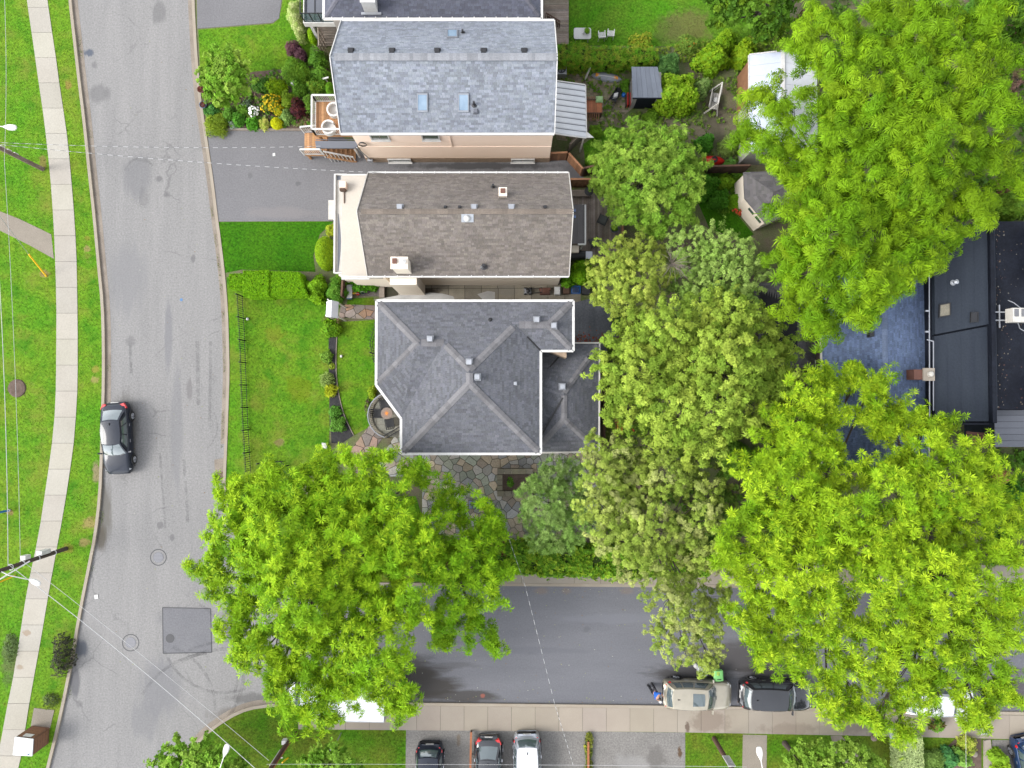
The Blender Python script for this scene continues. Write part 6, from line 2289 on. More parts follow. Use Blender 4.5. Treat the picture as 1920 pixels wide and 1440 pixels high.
# other bushes
for i, (lab, px, py, r, h, st, pal, kw) in enumerate((
  ('round clipped yew bush against the cream front of the brown house', 605, 470, 21, 1.9, 'clip', [(.1, .16, .004), (.075, .135, .004)], dict(dens=420, oval=(.9, 1.5))),
  ('small golden bush above the clipped yew bush', 622, 430, 11, .9, 'small', [(.16, .19, .012), (.13, .17, .01)], {}),
  ('loose leafy shrub at the end of the clipped hedge', 590, 540, 22, 1.5, 'broad', [(.085, .17, .004), (.07, .15, .004)], {}),
  ('feathery green shrub between hedge and black fence panel', 628, 545, 20, 1.4, 'fine', [(.045, .12, .01), (.06, .135, .012)], {}),
  ('small green bush behind the clipped yew bush', 640, 525, 14, 1.0, 'small', [(.06, .13, .008)], {}),
  ('glossy bush under the south eave of the brown house', 680, 530, 18, 1.0, 'broad', [(.035, .12, .006), (.05, .14, .008)], dict(oval=(1.5, .7))),
  ('leafy bush at the top of the mulch bed', 620, 616, 15, .8, 'broad', [(.08, .16, .006), (.06, .14, .006)], {}),
  ('plant with pinkish heads right of the leafy mulch bed bush', 631, 604, 6, .5, 'small', [(.2, .12, .08), (.12, .15, .03)], {}),
  ('green perennial halfway down the mulch bed', 612, 668, 11, .6, 'small', [(.09, .16, .02), (.07, .14, .015)], {}),
  ('tiny yellow-green plant in the mulch bed', 622, 687, 5, .3, 'small', [(.14, .19, .02)], {}),
  ('arching grassy plant at the mulch bed edge', 613, 712, 7, .4, 'blade', [(.12, .17, .04)], dict(dens=20)),
  ('bright yellow-green tuft in the mulch bed', 620, 732, 6, .4, 'blade', [(.2, .23, .01)], dict(dens=20)),
  ('upper round perennial in the lower mulch bed', 627, 773, 11, .5, 'small', [(.06, .15, .02), (.05, .13, .015)], {}),
  ('lower round perennial in the lower mulch bed', 633, 797, 14, .6, 'small', [(.065, .15, .02), (.055, .13, .015)], {}),
  ('loose shrub in front of the round terrace railing', 697, 735, 9, .7, 'small', [(.14, .19, .01), (.1, .16, .008)], dict(oval=(.7, 1.3))),
  ('low plant strip left of the round terrace wall', 689, 765, 8, .4, 'small', [(.05, .08, .02), (.09, .13, .02), (.05, .035, .025)], dict(oval=(.6, 2.2))),
  ('dark leafless bush on the boulevard above the brown cabinet', 110, 1235, 26, 1.2, 'small', [(.03, .035, .018), (.05, .06, .02), (.022, .022, .016)], dict(oval=(.8, 1.5), dens=40)),
  ('scrubby weeds below the dark boulevard bush', 92, 1315, 14, .5, 'small', [(.05, .07, .025), (.07, .1, .02)], dict(dens=25)),
  ('grey-green weeds left of the sidewalk near the cabinet', 18, 1215, 16, .4, 'small', [(.06, .09, .03)], dict(dens=20, oval=(.8, 1.6))),
  ('big lush round shrub right of the grey garden shed', 1272, 172, 36, 2.2, 'broad', [(.1, .18, .006), (.085, .165, .006), (.12, .19, .01)], {}),
  ('dark fern shrub above the big lush shrub', 1255, 118, 20, 1.5, 'fine', [(.035, .085, .02), (.045, .1, .022)], {}),
  ('sage shrub left of the white garden swing', 1318, 160, 16, 1.5, 'small', [(.1, .15, .04), (.075, .13, .03)], {}),
  ('lime shrub along the upper fence near the white garage', 1340, 105, 26, 1.8, 'broad', [(.11, .18, .006), (.08, .16, .006)], dict(oval=(1.3, .9))),
  ('yellow-green bush right of the lime fence shrub', 1400, 95, 22, 1.8, 'broad', [(.12, .185, .006), (.09, .165, .006)], {}),
  ('bushy shrub above the orange lilies', 1365, 72, 18, 1.5, 'broad', [(.08, .16, .006), (.1, .175, .006)], {}),
  ('orange lily clump in the rough back lawn', 1292, 82, 12, .7, 'blade', [(.09, .15, .02)], dict(flower=(.5, .16, .02), fl_n=14, dens=18)),
  ('yellow-tipped bush above the long reed hedge end', 1205, 78, 20, 1.3, 'small', [(.16, .17, .015), (.1, .15, .01)], {}),
  ('dark bush beside the red kayak', 1325, 264, 14, 1.2, 'broad', [(.03, .1, .008), (.025, .085, .008)], {}),
  ('green bush right of the red kayak', 1370, 306, 10, 1.2, 'small', [(.05, .12, .02), (.06, .13, .02)], {}),
  ('spiky pale plant below the stony path', 1365, 275, 12, .8, 'blade', [(.13, .19, .04)], dict(dens=20)),
  ('deep green border shrub upper end beside the dark lawn', 1325, 345, 22, 1.5, 'broad', [(.03, .1, .006), (.04, .11, .008)], {}),
  ('light green border shrub in front of the garden hut', 1362, 340, 13, 1.0, 'broad', [(.09, .17, .008)], {}),
  ('deep green border shrub lower end beside the dark lawn', 1350, 372, 16, 1.3, 'broad', [(.03, .095, .006)], {}),
  ('bright shrub beside the hut flower bed', 1378, 375, 12, .9, 'broad', [(.08, .17, .006)], {}),
  ('red flowering pot plant by the garden hut', 1387, 393, 9, .6, 'small', [(.06, .1, .01)], dict(flower=(.45, .04, .02), fl_n=60)),
  ('glossy bright shrub behind the black barbecue', 1090, 510, 20, 1.6, 'broad', [(.09, .19, .004), (.07, .165, .004)], {}),
  ('low leafy shrub above the blue crate', 1065, 525, 12, .9, 'broad', [(.06, .15, .006)], {}),
  ('bushy fern at the deck corner by the locust tree', 1118, 300, 18, 1.0, 'fine', [(.07, .15, .01), (.06, .135, .01)], {}),
  ('leafy green bush right of the awning', 1118, 245, 12, .7, 'small', [(.08, .16, .01)], {}),
  ('strip of weeds beside the grey garden shed', 1172, 160, 9, .6, 'small', [(.06, .14, .01)], dict(oval=(.8, 1.6))),
  ('round weedy bush below the grey garden shed', 1222, 218, 12, .6, 'fine', [(.07, .14, .01)], {}),
  ('green plant inside the stone planter box', 957, 905, 9, .5, 'small', [(.05, .12, .01)], {}),
  ('dark undergrowth shrub at the foot of the birch', 1320, 1010, 24, 1.0, 'small', [(.03, .07, .01), (.04, .085, .012)], {}),
  ('mid green undergrowth between olive tree and bright feathery tree', 1385, 860, 30, 2.0, 'broad', [(.06, .13, .012), (.075, .15, .014)], {}),
  ('leafy undergrowth under the right edge of the pale birch', 1345, 985, 28, 1.8, 'small', [(.07, .13, .02), (.06, .11, .015)], {}),
  ('soft green shrub at the willow foot by the dark garage', 1405, 560, 20, 1.8, 'small', [(.07, .12, .02)], {}),
  ('dark shrub behind the olive-green tree', 1170, 600, 18, 1.2, 'small', [(.03, .07, .01)], {}),
  ('pinkish dry bush between birch and locust', 1205, 925, 14, 1.5, 'fine', [(.17, .12, .1), (.14, .1, .08)], dict(dens=30)),
  ('clipped pale green cushion in the right front bed', 1818, 1400, 16, 1.0, 'small', [(.22, .24, .04), (.15, .2, .02)], {}),
  ('blue-green leafy shrub at the left of the right front bed', 1785, 1425, 16, 1.1, 'broad', [(.03, .1, .03), (.04, .12, .03)], {}),
  ('mid green shrub in the right front bed', 1808, 1425, 13, 1.2, 'broad', [(.09, .17, .03), (.075, .15, .02)], {}),
  ('feathery bush at the bottom edge right of the pale hedge', 1752, 1432, 20, .9, 'fine', [(.09, .15, .03)], {}),
  ('small leafy bush at the bumper of the navy car', 1875, 1422, 12, 1.0, 'broad', [(.1, .18, .01)], {}),
  ('lime bush at the bottom right corner', 1885, 1444, 16, 1.0, 'broad', [(.11, .18, .01)], {}),
  ('broad bush at the right edge above the black flat roof', 1905, 385, 26, 1.6, 'broad', [(.07, .14, .012), (.09, .16, .014)], {}),
  ('dusty reddish bush right of the top right tree', 1900, 340, 18, 1.6, 'small', [(.15, .08, .05), (.1, .09, .03)], {}),
  ('deep green bush at the right edge beside the tall lower tree', 1905, 985, 24, 1.6, 'broad', [(.035, .1, .01), (.05, .12, .012)], {}),
  ('olive bush at the right edge above the far sidewalk', 1890, 1035, 22, 1.2, 'small', [(.08, .11, .03), (.06, .1, .02)], {}),
  ('dark ground bush under the top right tree', 1850, 15, 26, 1.8, 'broad', [(.04, .1, .01)], {}),
  ('bush in the dark yard below the grey terrace', 1905, 925, 18, 1.2, 'broad', [(.03, .1, .01), (.025, .08, .008)], {}))):
 shrub('shrub', lab, px, py, r, h, st, pal, 300 + i, **kw)


# hedges: long boxes covered in small leaves
def hedge(label, quads, pal, seed, style='clip', dens=420, scale=1.0, rough=.03, cat='hedge', name='hedge', wild=0):
 """quads: list of (px corners at top height, height)"""
 rng = np.random.default_rng(seed)
 q0, h0 = quads[0]
 c = P(*q0[0], 0)
 root = thing(name, label, cat, (c.x, c.y, .1))
 C, N_ = [], []
 core = MB()
 for q, h in quads:
  w = [P2(x, y, h) for x, y in q]
  if area2(w) < 0:
   w = w[::-1]
  core.prism([(sum(p[0] for p in w) / 4 + (x - sum(p[0] for p in w) / 4) * .93, sum(p[1] for p in w) / 4 + (y - sum(p[1] for p in w) / 4) * .8) for x, y in w], .05, h - .12)
  ar = abs(area2(w))
  n = int(ar * dens)
  a, b = rng.random((n, 1)), rng.random((n, 1))
  W_ = np.array(w)
  pt = (W_[0] * (1 - a) + W_[1] * a) * (1 - b) + (W_[3] * (1 - a) + W_[2] * a) * b
  z = h + rng.normal(0, rough, (n, 1)) - .03
  if wild:
   z = z + wild * (np.sin(pt[:, :1] * 3.1) * .4 + np.sin(pt[:, 1:] * 4.3 + pt[:, :1]) * .4)
  C.append(np.concatenate([pt, z], 1))
  N_.append(np.tile([[0, 0, 1.]], (n, 1)) + rng.normal(0, .3, (n, 3)))
  for i in range(4):
   p0, p1 = np.array(w[i]), np.array(w[(i + 1) % 4])
   ln = np.linalg.norm(p1 - p0)
   n = int(ln * h * dens * .8)
   t = rng.random((n, 1))
   pt = p0 * (1 - t) + p1 * t
   nn = np.array([(p1 - p0)[1], -(p1 - p0)[0]]) / max(ln, 1e-6)
   pt = pt + nn * rng.normal(-.02, rough * 1.3 + wild * .3, (n, 1))
   C.append(np.concatenate([pt, rng.uniform(.12, h, (n, 1))], 1))
   N_.append(np.tile([[nn[0], nn[1], .5]], (n, 1)) + rng.normal(0, .25, (n, 3)))
 C, N_ = np.concatenate(C), np.concatenate(N_)
 leaves('foliage', M['leaf'], root, C, N_, style, scale, np.array(pal) * 1.4, seed)
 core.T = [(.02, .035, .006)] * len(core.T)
 core.build('hedge_core', M['leaf'], root)  # solid dark green block inside the leaves, stops see-through gaps
 return root


hedge('clipped box hedge with flat stepped top between the two front lawns', [([(456, 508), (503, 507), (503, 555), (456, 555)], 1.75), ([(503, 509), (560, 510), (575, 552), (503, 554)], 1.65), ([(429, 514), (456, 513), (456, 541), (430, 540)], 1.25)],
 [(.065, .15, .003), (.08, .165, .003), (.055, .135, .003)], 401, rough=.012)
hedge('long shaggy reed hedge along the picket fence of the paved yard', [([(1044, 84), (1100, 82), (1100, 116), (1044, 116)], 1.7), ([(1100, 88), (1170, 88), (1170, 116), (1100, 116)], 1.6), ([(1170, 88), (1232, 92), (1232, 114), (1170, 116)], 1.5)],
 [(.05, .14, .006), (.085, .15, .01), (.13, .155, .016), (.065, .135, .008)], 402, style='blade', dens=60, scale=.55, wild=.12)
hedge('wild leafy hedge spilling over the sidewalk of the side street', [([(950, 1024), (1010, 1026), (1010, 1076), (950, 1070)], 1.7), ([(1010, 1026), (1090, 1028), (1090, 1080), (1010, 1078)], 1.8), ([(1090, 1030), (1190, 1034), (1190, 1084), (1090, 1080)], 1.7), ([(1190, 1040), (1330, 1046), (1330, 1078), (1190, 1080)], 1.5)],
 [(.09, .165, .01), (.06, .13, .008), (.12, .18, .012), (.04, .095, .006)], 403, style='broad', dens=75, wild=.25, scale=.95)
hedge('dark leafy hedge behind the corner tree beside the side street', [([(800, 1030), (950, 1028), (950, 1080), (800, 1076)], 1.6), ([(690, 1030), (800, 1030), (800, 1074), (690, 1070)], 1.5)],
 [(.05, .12, .008), (.04, .1, .008), (.07, .14, .01), (.07, .03, .015)], 404, style='broad', dens=60, wild=.25, scale=.95)
hedge('pale grey-green square clipped hedge at the bottom edge', [([(1687, 1384), (1730, 1383), (1733, 1450), (1688, 1452)], 1.3)], [(.17, .21, .09), (.14, .18, .07), (.2, .24, .1)], 405, dens=380)
hedge('low overgrown strip of weeds beside the right timber divider', [([(1101, 1378), (1109, 1378), (1109, 1450), (1099, 1450)], .35)], [(.09, .1, .02), (.12, .13, .015), (.06, .08, .02)], 406, style='small', dens=120, rough=.05)


def ground_cover(poly, n, style, pal, seed, scale=1.0, z=.1, gate=None):
 rng = np.random.default_rng(seed)
 w = PL(poly)
 x0_, x1_, y0_, y1_ = min(p[0] for p in w), max(p[0] for p in w), min(p[1] for p in w), max(p[1] for p in w)
 x, y = rng.uniform(x0_, x1_, n * 2), rng.uniform(y0_, y1_, n * 2)
 k = in_poly(x, y, w)
 if gate is not None:
  k &= (np.sin(x * 2.1 + seed) + np.sin(y * 2.7) + np.sin(x * 4.7 + y * 3.9) + rng.normal(0, .5, len(x))) > gate
 x, y = x[k][:n], y[k][:n]
 C = np.stack([x, y, z + rng.uniform(.02, .22, len(x)) * scale], 1)
 N_ = np.tile([[0, 0, 1.]], (len(x), 1)) + rng.normal(0, .3, (len(x), 3))
 stuff(leaves('ground_cover', M['leaf'], None, C, N_, style, scale, pal, seed))


ground_cover([(384, 174), (475, 142), (590, 118), (612, 140), (600, 238), (392, 239)], 800, 'small', [(.06, .13, .012), (.09, .16, .015), (.04, .1, .012), (.13, .17, .05), (.1, .07, .05)], 501)
ground_cover([(384, 174), (475, 142), (590, 118), (612, 140), (600, 238), (392, 239)], 250, 'broad', [(.06, .13, .012), (.09, .16, .015), (.04, .1, .012)], 502)
ground_cover([(1045, 122), (1400, 95), (1400, 310), (1310, 310), (1095, 262), (1045, 262)], 2200, 'small', [(.08, .14, .015), (.06, .12, .012), (.11, .15, .03)], 503, gate=.4)
ground_cover([(1315, 328), (1400, 328), (1400, 400), (1345, 400)], 350, 'broad', [(.05, .12, .01), (.08, .15, .012)], 504)
ground_cover([(1135, 610), (1530, 530), (1530, 1044), (1135, 1044)], 2600, 'broad', [(.05, .1, .012), (.07, .12, .015), (.09, .12, .02)], 505, 1.2, gate=-.2)
ground_cover([(1850, 842), (1990, 842), (1990, 1056), (1850, 1056)], 900, 'broad', [(.05, .12, .012), (.07, .14, .015)], 506, 1.2, gate=-.5)
ground_cover([(1480, -40), (1990, -40), (1990, 412), (1540, 412), (1540, 90)], 2600, 'broad', [(.045, .1, .012), (.06, .12, .012)], 507, 1.2, gate=-.2)
ground_cover([(1230, 92), (1490, 60), (1490, 112), (1232, 122)], 500, 'small', [(.09, .15, .015), (.12, .16, .02)], 508, 1.2)
# ------------------------------------------------------------------ cars
def car(label, px, py, heading, paint, kind='sedan', length=4.7, width=1.84, group='parked cars', zc=.7, roof=None, sunroof=False, name='parked_car', rails=False, tilt_body=0):
 c = P(px, py, zc)
 root = thing(name, label, 'car' if kind != 'van' else 'van', (c.x, c.y, 0), math.radians(heading), group)
 L, W = length, width
 if kind == 'sedan':
  st = [(-.5, .70, .62, .62), (-.485, .80, .86, .70), (-.44, .90, .98, .80), (-.34, .965, 1.02, .86), (-.2, .99, .98, .9), (0, 1.0, .96, .9), (.18, 1.0, .96, .88), (.26, .985, .95, .86), (.36, .955, .88, .8), (.44, .89, .78, .70), (.485, .78, .66, .6), (.5, .66, .54, .52)]
  cab = dict(xf=.225, xr=-.40, xrf=.06, xrr=-.235, wb=.86, wr=.64, zb=.95, zr=1.45)
 elif kind == 'suv':
  st = [(-.5, .74, .7, .68), (-.49, .84, 1.05, .85), (-.45, .92, 1.08, .95), (-.34, .975, 1.06, .98), (-.1, 1.0, 1.04, 1.0), (.15, 1.0, 1.04, 1.0), (.24, .99, 1.06, .97), (.36, .965, 1.0, .92), (.44, .9, .9, .8), (.485, .8, .74, .68), (.5, .68, .58, .56)]
  cab = dict(xf=.235, xr=-.475, xrf=.085, xrr=-.39, wb=.88, wr=.67, zb=1.04, zr=1.66)
 else:
  st = [(-.5, .9, 1.05, .9), (-.49, .96, 1.12, 1.0), (-.3, 1.0, 1.12, 1.0), (.1, 1.0, 1.12, 1.0), (.32, .99, 1.12, 1.0), (.4, .96, 1.05, .95), (.46, .9, .92, .8), (.5, .78, .66, .6)]
  cab = dict(xf=.36, xr=-.485, xrf=.22, xrr=-.465, wb=.94, wr=.8, zb=1.12, zr=1.95)
 hw = W / 2
 mb = MB()
 prof = lambda w, top, sh: [(w * .90, .22), (w * .985, .34), (w * 1.0, .55 * sh + .12), (w * .985, sh * .88 + .02), (w * .93, top * .985), (w * .72, top + .012), (w * .36, top + .03), (0, top + .035)]
 rings = []
 for (x, w, top, sh) in st:
  p = prof(w * hw, top, sh)
  ring = [(x * L, y, z) for y, z in p] + [(x * L, -y, z) for y, z in p[-2::-1]]
  rings.append(ring)
 n = len(rings[0])
 base = len(mb.V)
 for r in rings:
  mb.V.extend(r)
 for i in range(len(rings) - 1):
  for k in range(n - 1):
   mb.F.append((base + i * n + k, base + (i + 1) * n + k, base + (i + 1) * n + k + 1, base + i * n + k + 1)[::-1])
   mb.T.append((1, 1, 1))
  mb.F.append((base + i * n, base + (i + 1) * n, base + (i + 1) * n + n - 1, base + i * n + n - 1))
  mb.T.append((.1, .1, .1))
 mb.F.append(tuple(base + k for k in range(n)))
 mb.T.append((1, 1, 1))
 mb.F.append(tuple(base + (len(rings) - 1) * n + k for k in range(n - 1, -1, -1)))
 mb.T.append((1, 1, 1))
 body = mb.build('body', paint, root, local=True, smooth=True)
 # cabin surfaces
 g_ = cab
 xf, xr, xrf, xrr = g_['xf'] * L, g_['xr'] * L, g_['xrf'] * L, g_['xrr'] * L
 wb, wr, zb, zr = g_['wb'] * hw, g_['wr'] * hw, g_['zb'] - .04, g_['zr']
 bul = .16 if kind != 'van' else .08

 def front(u, v):
  a = 1 - u * u
  lo = Vector((xf + bul * a - .05, u * wb, zb))
  hi = Vector((xrf + bul * .5 * a, u * wr, zr + .0 * a))
  p = lo.lerp(hi, v)
  p.z += .05 * math.sin(v * math.pi)
  return p

 def back(u, v):
  a = 1 - u * u
  lo = Vector((xr - bul * .8 * a, u * wb, zb))
  hi = Vector((xrr - bul * .5 * a, u * wr, zr))
  p = lo.lerp(hi, v)
  p.z += .05 * math.sin(v * math.pi)
  return p

 def side(s):
  def f(u, v):
   lo = front(s, 0).lerp(back(s, 0), u)
   hi = front(s, 1).lerp(back(s, 1), u)
   p = lo.lerp(hi, v)
   p.y += s * (.05 * math.sin(v * math.pi) + .06 * math.sin(u * math.pi))
   p.z += .05 * math.sin(v * math.pi) * (1 - abs(2 * u - 1)) * .0
   return p
  return f

 def top(u, v):
  a, b_ = front(2 * u - 1, 1), back(2 * u - 1, 1)
  p = a.lerp(b_, v)
  p.y += (2 * u - 1) * .06 * math.sin(v * math.pi)
  p.z += .055 * (1 - (2 * u - 1) ** 2) * (.4 + .6 * math.sin(math.pi * (v * .8 + .1))) + .02 * math.sin(v * math.pi)
  return p
 mb = MB()
 mb.grid(lambda u, v: front(2 * u - 1, v), 8, 4)
 mb.grid(lambda u, v: back(2 * u - 1, v), 8, 4, flip=True)
 sl, sr = side(1), side(-1)
 mb.grid(sl, 8, 4, flip=True)
 mb.grid(sr, 8, 4)
 mb.build('cabin', paint, root, local=True, smooth=True)
 mb = MB()
 mb.grid(top, 8, 8, flip=False)
 mb.build('roof', roof or paint, root, local=True, smooth=True)

 def panel(name, f, u0, u1, v0, v1, off, m, nu=6, nv=3, slant=0):
  P_ = []
  mbx = MB()

  def g2(a, b_):
   u = u0 + (u1 - u0) * a + slant * b_ * (1 - 2 * a if slant else 0)
   v = v0 + (v1 - v0) * b_
   e = 1e-3
   p = f(u, v)
   n_ = (f(u + e, v) - p).cross(f(u, v + e) - p)
   n_.normalize()
   ctr = Vector(((xf + xr) / 2, 0, zb + .1))
   if n_.dot(p - ctr) < 0:
    n_ = -n_
   return p + n_ * off
  mbx.grid(g2, nu, nv)
  for fi, fa in enumerate(mbx.F):
   a, b_, c_ = (Vector(mbx.V[i]) for i in fa[:3])
   if (b_ - a).cross(c_ - b_).dot(a - Vector(((xf + xr) / 2, 0, zb))) < 0:
    mbx.F[fi] = fa[::-1]
  return mbx.build(name, m, root, local=True, smooth=True)
 F2 = lambda u, v: front(2 * u - 1, v)
 B2 = lambda u, v: back(2 * u - 1, v)
 panel('windshield', F2, .06, .94, .06, .93, .012, M['glass'], 8, 4)
 panel('rear_window', B2, .09, .91, .12 if kind == 'sedan' else .3, .92, .012, M['glass'], 8, 3)
 for f in (sl, sr):
  segs = ((.10, .40), (.43, .70), (.73, .90)) if kind != 'van' else ((.06, .25),)
  for u0, u1 in segs:
   panel('side_window', f, u0, u1, .14, .84, .012, M['glass'], 4, 3)
  panel('window_trim', f, .09, .91, .085, .125, .014, M['chrome'] if kind == 'sedan' else M['black_plastic'], 8, 1)
 if sunroof:
  panel('sunroof', top, .2, .8, .1, .44, .014, M['glass'], 6, 4)
 mb = MB()
 c_ = top(.5, .82)
 mb.hexa([(c_.x - .12, -.02, c_.z), (c_.x + .06, -.025, c_.z), (c_.x + .06, .025, c_.z), (c_.x - .12, .02, c_.z), (c_.x - .12, -.008, c_.z + .09), (c_.x - .06, -.008, c_.z + .07), (c_.x - .06, .008, c_.z + .07), (c_.x - .12, .008, c_.z + .09)])
 mb.build('antenna', M['black_plastic'], root, local=True)
 if rails:
  for s in (0.02, .98):
   mb = MB()
   mb.tube([top(s, k / 8) + Vector((0, 0, .05 if 0 < k < 8 else .0)) for k in range(9)], .02, 6)
   mb.build('roof_rail', M['chrome'], root, local=True)
 # wheels with arches
 for sx in (.31, -.30):
  for s in (1, -1):
   mb = MB()
   r = .345 if kind != 'sedan' else .325
   y0, y1 = s * (hw - .2), s * (hw + .012)
   mb.tube([(sx * L, y0, r), (sx * L, s * (hw - .02), r), (sx * L, y1, r)], [r, r, r - .035], 18)
   w_ = mb.build('wheel', M['tyre'], root, local=True)
   mb = MB()
   mb.tube([(sx * L, y1 + s * .002, r), (sx * L, y1 + s * .012, r)], [r * .66, r * .6], 16)
   rim = mb.build('rim', M['steel'], w_, local=True)
   mb = MB()
   for k in range(5):
    a = k * 1.2566
    mb.beam((sx * L, y1 + s * .02, r), (sx * L + math.cos(a) * r * .6, y1 + s * .016, r + math.sin(a) * r * .6), .05, .02)
   mb.build('spoke', M['chrome'], w_, local=True)
   mb = MB()
   pts = []
   for k in range(13):
    a = math.pi * k / 12
    pts.append((sx * L + math.cos(a) * (r + .07), s * (hw + .004), r + math.sin(a) * (r + .07) * .98))
   mb.tube(pts, .035, 6)
   mb.build('wheel_arch', M['black_plastic'], root, local=True)
 # lamps, mirrors, plate, handles, grille, wipers
 for s in (1, -1):
  xh = .445 * L
  zt = [t for t in st if t[0] >= .43][0]
  mb = MB()
  hz, yw = zt[2] - .06, zt[1] * hw
  mb.hexa([(xh - .12, s * yw * .98, hz - .1), (xh + .16, s * yw * .62, hz - .2), (xh + .18, s * yw * .78, hz - .2), (xh - .05, s * (yw + .015), hz - .12),
    (xh - .14, s * yw * .93, hz + .06), (xh + .13, s * yw * .6, hz - .03), (xh + .15, s * yw * .8, hz - .06), (xh - .05, s * (yw + .005), hz + .02)])
  mb.build('headlight', M['lamp_clear'], root, local=True)
  zt = st[2]
  xt = -.475 * L
  mb = MB()
  hz, yw = zt[2] - .04, zt[1] * hw
  mb.hexa([(xt - .05, s * yw * .55, hz - .16), (xt + .3, s * (yw + .02), hz - .14), (xt + .24, s * (yw + .035), hz - .14), (xt - .09, s * yw * .82, hz - .16),
    (xt + .0, s * yw * .55, hz + .02), (xt + .3, s * (yw - .01), hz + .03), (xt + .24, s * (yw + .025), hz + .02), (xt - .05, s * yw * .84, hz + .02)])
  mb.build('taillight', M['lamp_red'], root, local=True)
  mb = MB()
  p = front(s, 0)
  mb.hexa([(p.x - .12, s * (hw - .04), zb + .02), (p.x - .02, s * (hw - .04), zb + .02), (p.x - .04, s * (hw + .2), zb + .03), (p.x - .16, s * (hw + .18), zb + .03),
    (p.x - .12, s * (hw - .04), zb + .1), (p.x - .04, s * (hw - .04), zb + .12), (p.x - .06, s * (hw + .19), zb + .18), (p.x - .16, s * (hw + .18), zb + .17)])
  mb.build('mirror', paint, root, local=True)
  for ux in (.02, -.2):
   mb = MB()
   mb.box(ux * L, s * (hw + .0) - .015, .74, ux * L + .2, s * (hw + .0) + .015, .78)
   mb.build('door_handle', M['chrome'], root, local=True)
 mb = MB()
 mb.box(-.5 * L - .02, -.26, .68, -.5 * L + .01, .26, .8)
 mb.build('licence_plate', M['trim_white'], root, local=True)
 mb = MB()
 mb.box(-.5 * L - .035, -hw * .6, .42, -.5 * L + .02, hw * .6, .58)
 mb.build('rear_bumper', M['black_plastic'] if kind != 'sedan' else paint, root, local=True)
 mb = MB()
 mb.box(.49 * L, -hw * .5, .38, .5 * L + .012, hw * .5, .56)
 mb.build('grille', M['black_plastic'], root, local=True)
 mb = MB()
 for s in (.28, .62):
  a, b_ = F2(s, .03), F2(s + .26, .1)
  mb.beam(a + Vector((.03, 0, .03)), b_ + Vector((.03, 0, .03)), .025, .02)
 mb.build('wiper', M['black_plastic'], root, local=True)
 # door shut lines
 mb = MB()
 for ux in (.16, -.06, -.27):
  mb.box(ux * L - .006, -hw - .003, .35, ux * L + .006, -hw + .05, .8)
  mb.box(ux * L - .006, hw - .05, .35, ux * L + .006, hw + .003, .8)
 mb.build('door_gap', M['black_plastic'], root, local=True)
 return root


car('charcoal sedan parked at the left kerb of the wide road', 219, 822, -86.5, M['paint_charcoal'], 'sedan', 4.75, 1.84)
car('beige SUV with glass sunroof parked on the side street', 1309, 1303, -1.5, M['paint_beige'], 'suv', 4.5, 1.85, sunroof=True, zc=.85)
car('black car with chrome trim parked right behind the beige SUV', 1456, 1304, -2, M['paint_black'], 'suv', 4.75, 1.86, zc=.8)
car('white van almost hidden under the lower right tree', 1762, 1315, -2, M['paint_white'], 'suv', 4.8, 1.9, zc=.9, name='parked_van', rails=True)
car('dark SUV with red tail lamps at the left of the parking pad', 805, 1464, -90, M['paint_charcoal'], 'suv', 4.6, 1.82, zc=.9)
car('black sedan on the parking pad between the dark SUV and the silver one', 915, 1449, -91, M['paint_black'], 'sedan', 4.7, 1.82)
car('silver SUV with white roof on the parking pad', 989, 1445, -89, M['paint_silver'], 'suv', 4.6, 1.84, zc=.9, roof=M['paint_white'])
car('navy blue car cut by the bottom right corner', 1938, 1448, -78, M['paint_navy'], 'suv', 4.6, 1.85, zc=.8)
# box truck under the corner tree
c = P(640, 1318, 2.9)
TK = thing('box_truck', 'white box truck under the big corner tree', 'truck', (c.x, c.y, 0), math.radians(179))
mb = MB()
mb.box(-2.7, -1.12, .75, 2.1, 1.12, 2.9)
mb.box(-2.72, -1.14, 2.86, 2.12, 1.14, 2.95)
mb.build('cargo_box', M['paint_white'], TK, local=True)
mb = MB()
for x in (-2.72, 2.08):
 mb.box(x, -1.15, .75, x + .05, 1.15, 2.97)
mb.box(-2.7, 1.125, 2.8, 2.1, 1.15, 2.97)
mb.box(-2.7, -1.15, 2.8, 2.1, -1.125, 2.97)
mb.build('box_trim', M['steel'], TK, local=True)
mb = MB()
mb.hexa([(2.2, -.98, .45), (3.6, -.92, .45), (3.6, .92, .45), (2.2, .98, .45), (2.2, -.9, 2.05), (2.85, -.8, 2.05), (2.85, .8, 2.05), (2.2, .9, 2.05)])
mb.hexa([(3.0, -.92, .45), (3.95, -.85, .45), (3.95, .85, .45), (3.0, .92, .45), (3.0, -.9, 1.2), (3.85, -.8, 1.0), (3.85, .8, 1.0), (3.0, .9, 1.2)])
cb_ = mb.build('cab', M['paint_white'], TK, local=True)
mb = MB()
mb.hexa([(3.45, -.78, 1.22), (3.47, -.78, 1.22), (3.47, .78, 1.22), (3.45, .78, 1.22), (2.88, -.7, 1.98), (2.9, -.7, 1.98), (2.9, .7, 1.98), (2.88, .7, 1.98)])
mb.build('windshield', M['glass'], cb_, local=True)
mb = MB()
mb.box(-2.6, -.5, .4, 3.2, .5, .75)
mb.build('chassis', M['black_metal'], TK, local=True)
for x in (-1.7, 2.9):
 for s in (1, -1):
  mb = MB()
  mb.tube([(x, s * .78, .4), (x, s * 1.08, .4)], [.4, .39], 16)
  w_ = mb.build('wheel', M['tyre'], TK, local=True)
  mb = MB()
  mb.tube([(x, s * 1.081, .4), (x, s * 1.09, .4)], [.22, .2], 12)
  mb.build('rim', M['steel'], w_, local=True)

# ------------------------------------------------------------------ poles, wires, street furniture


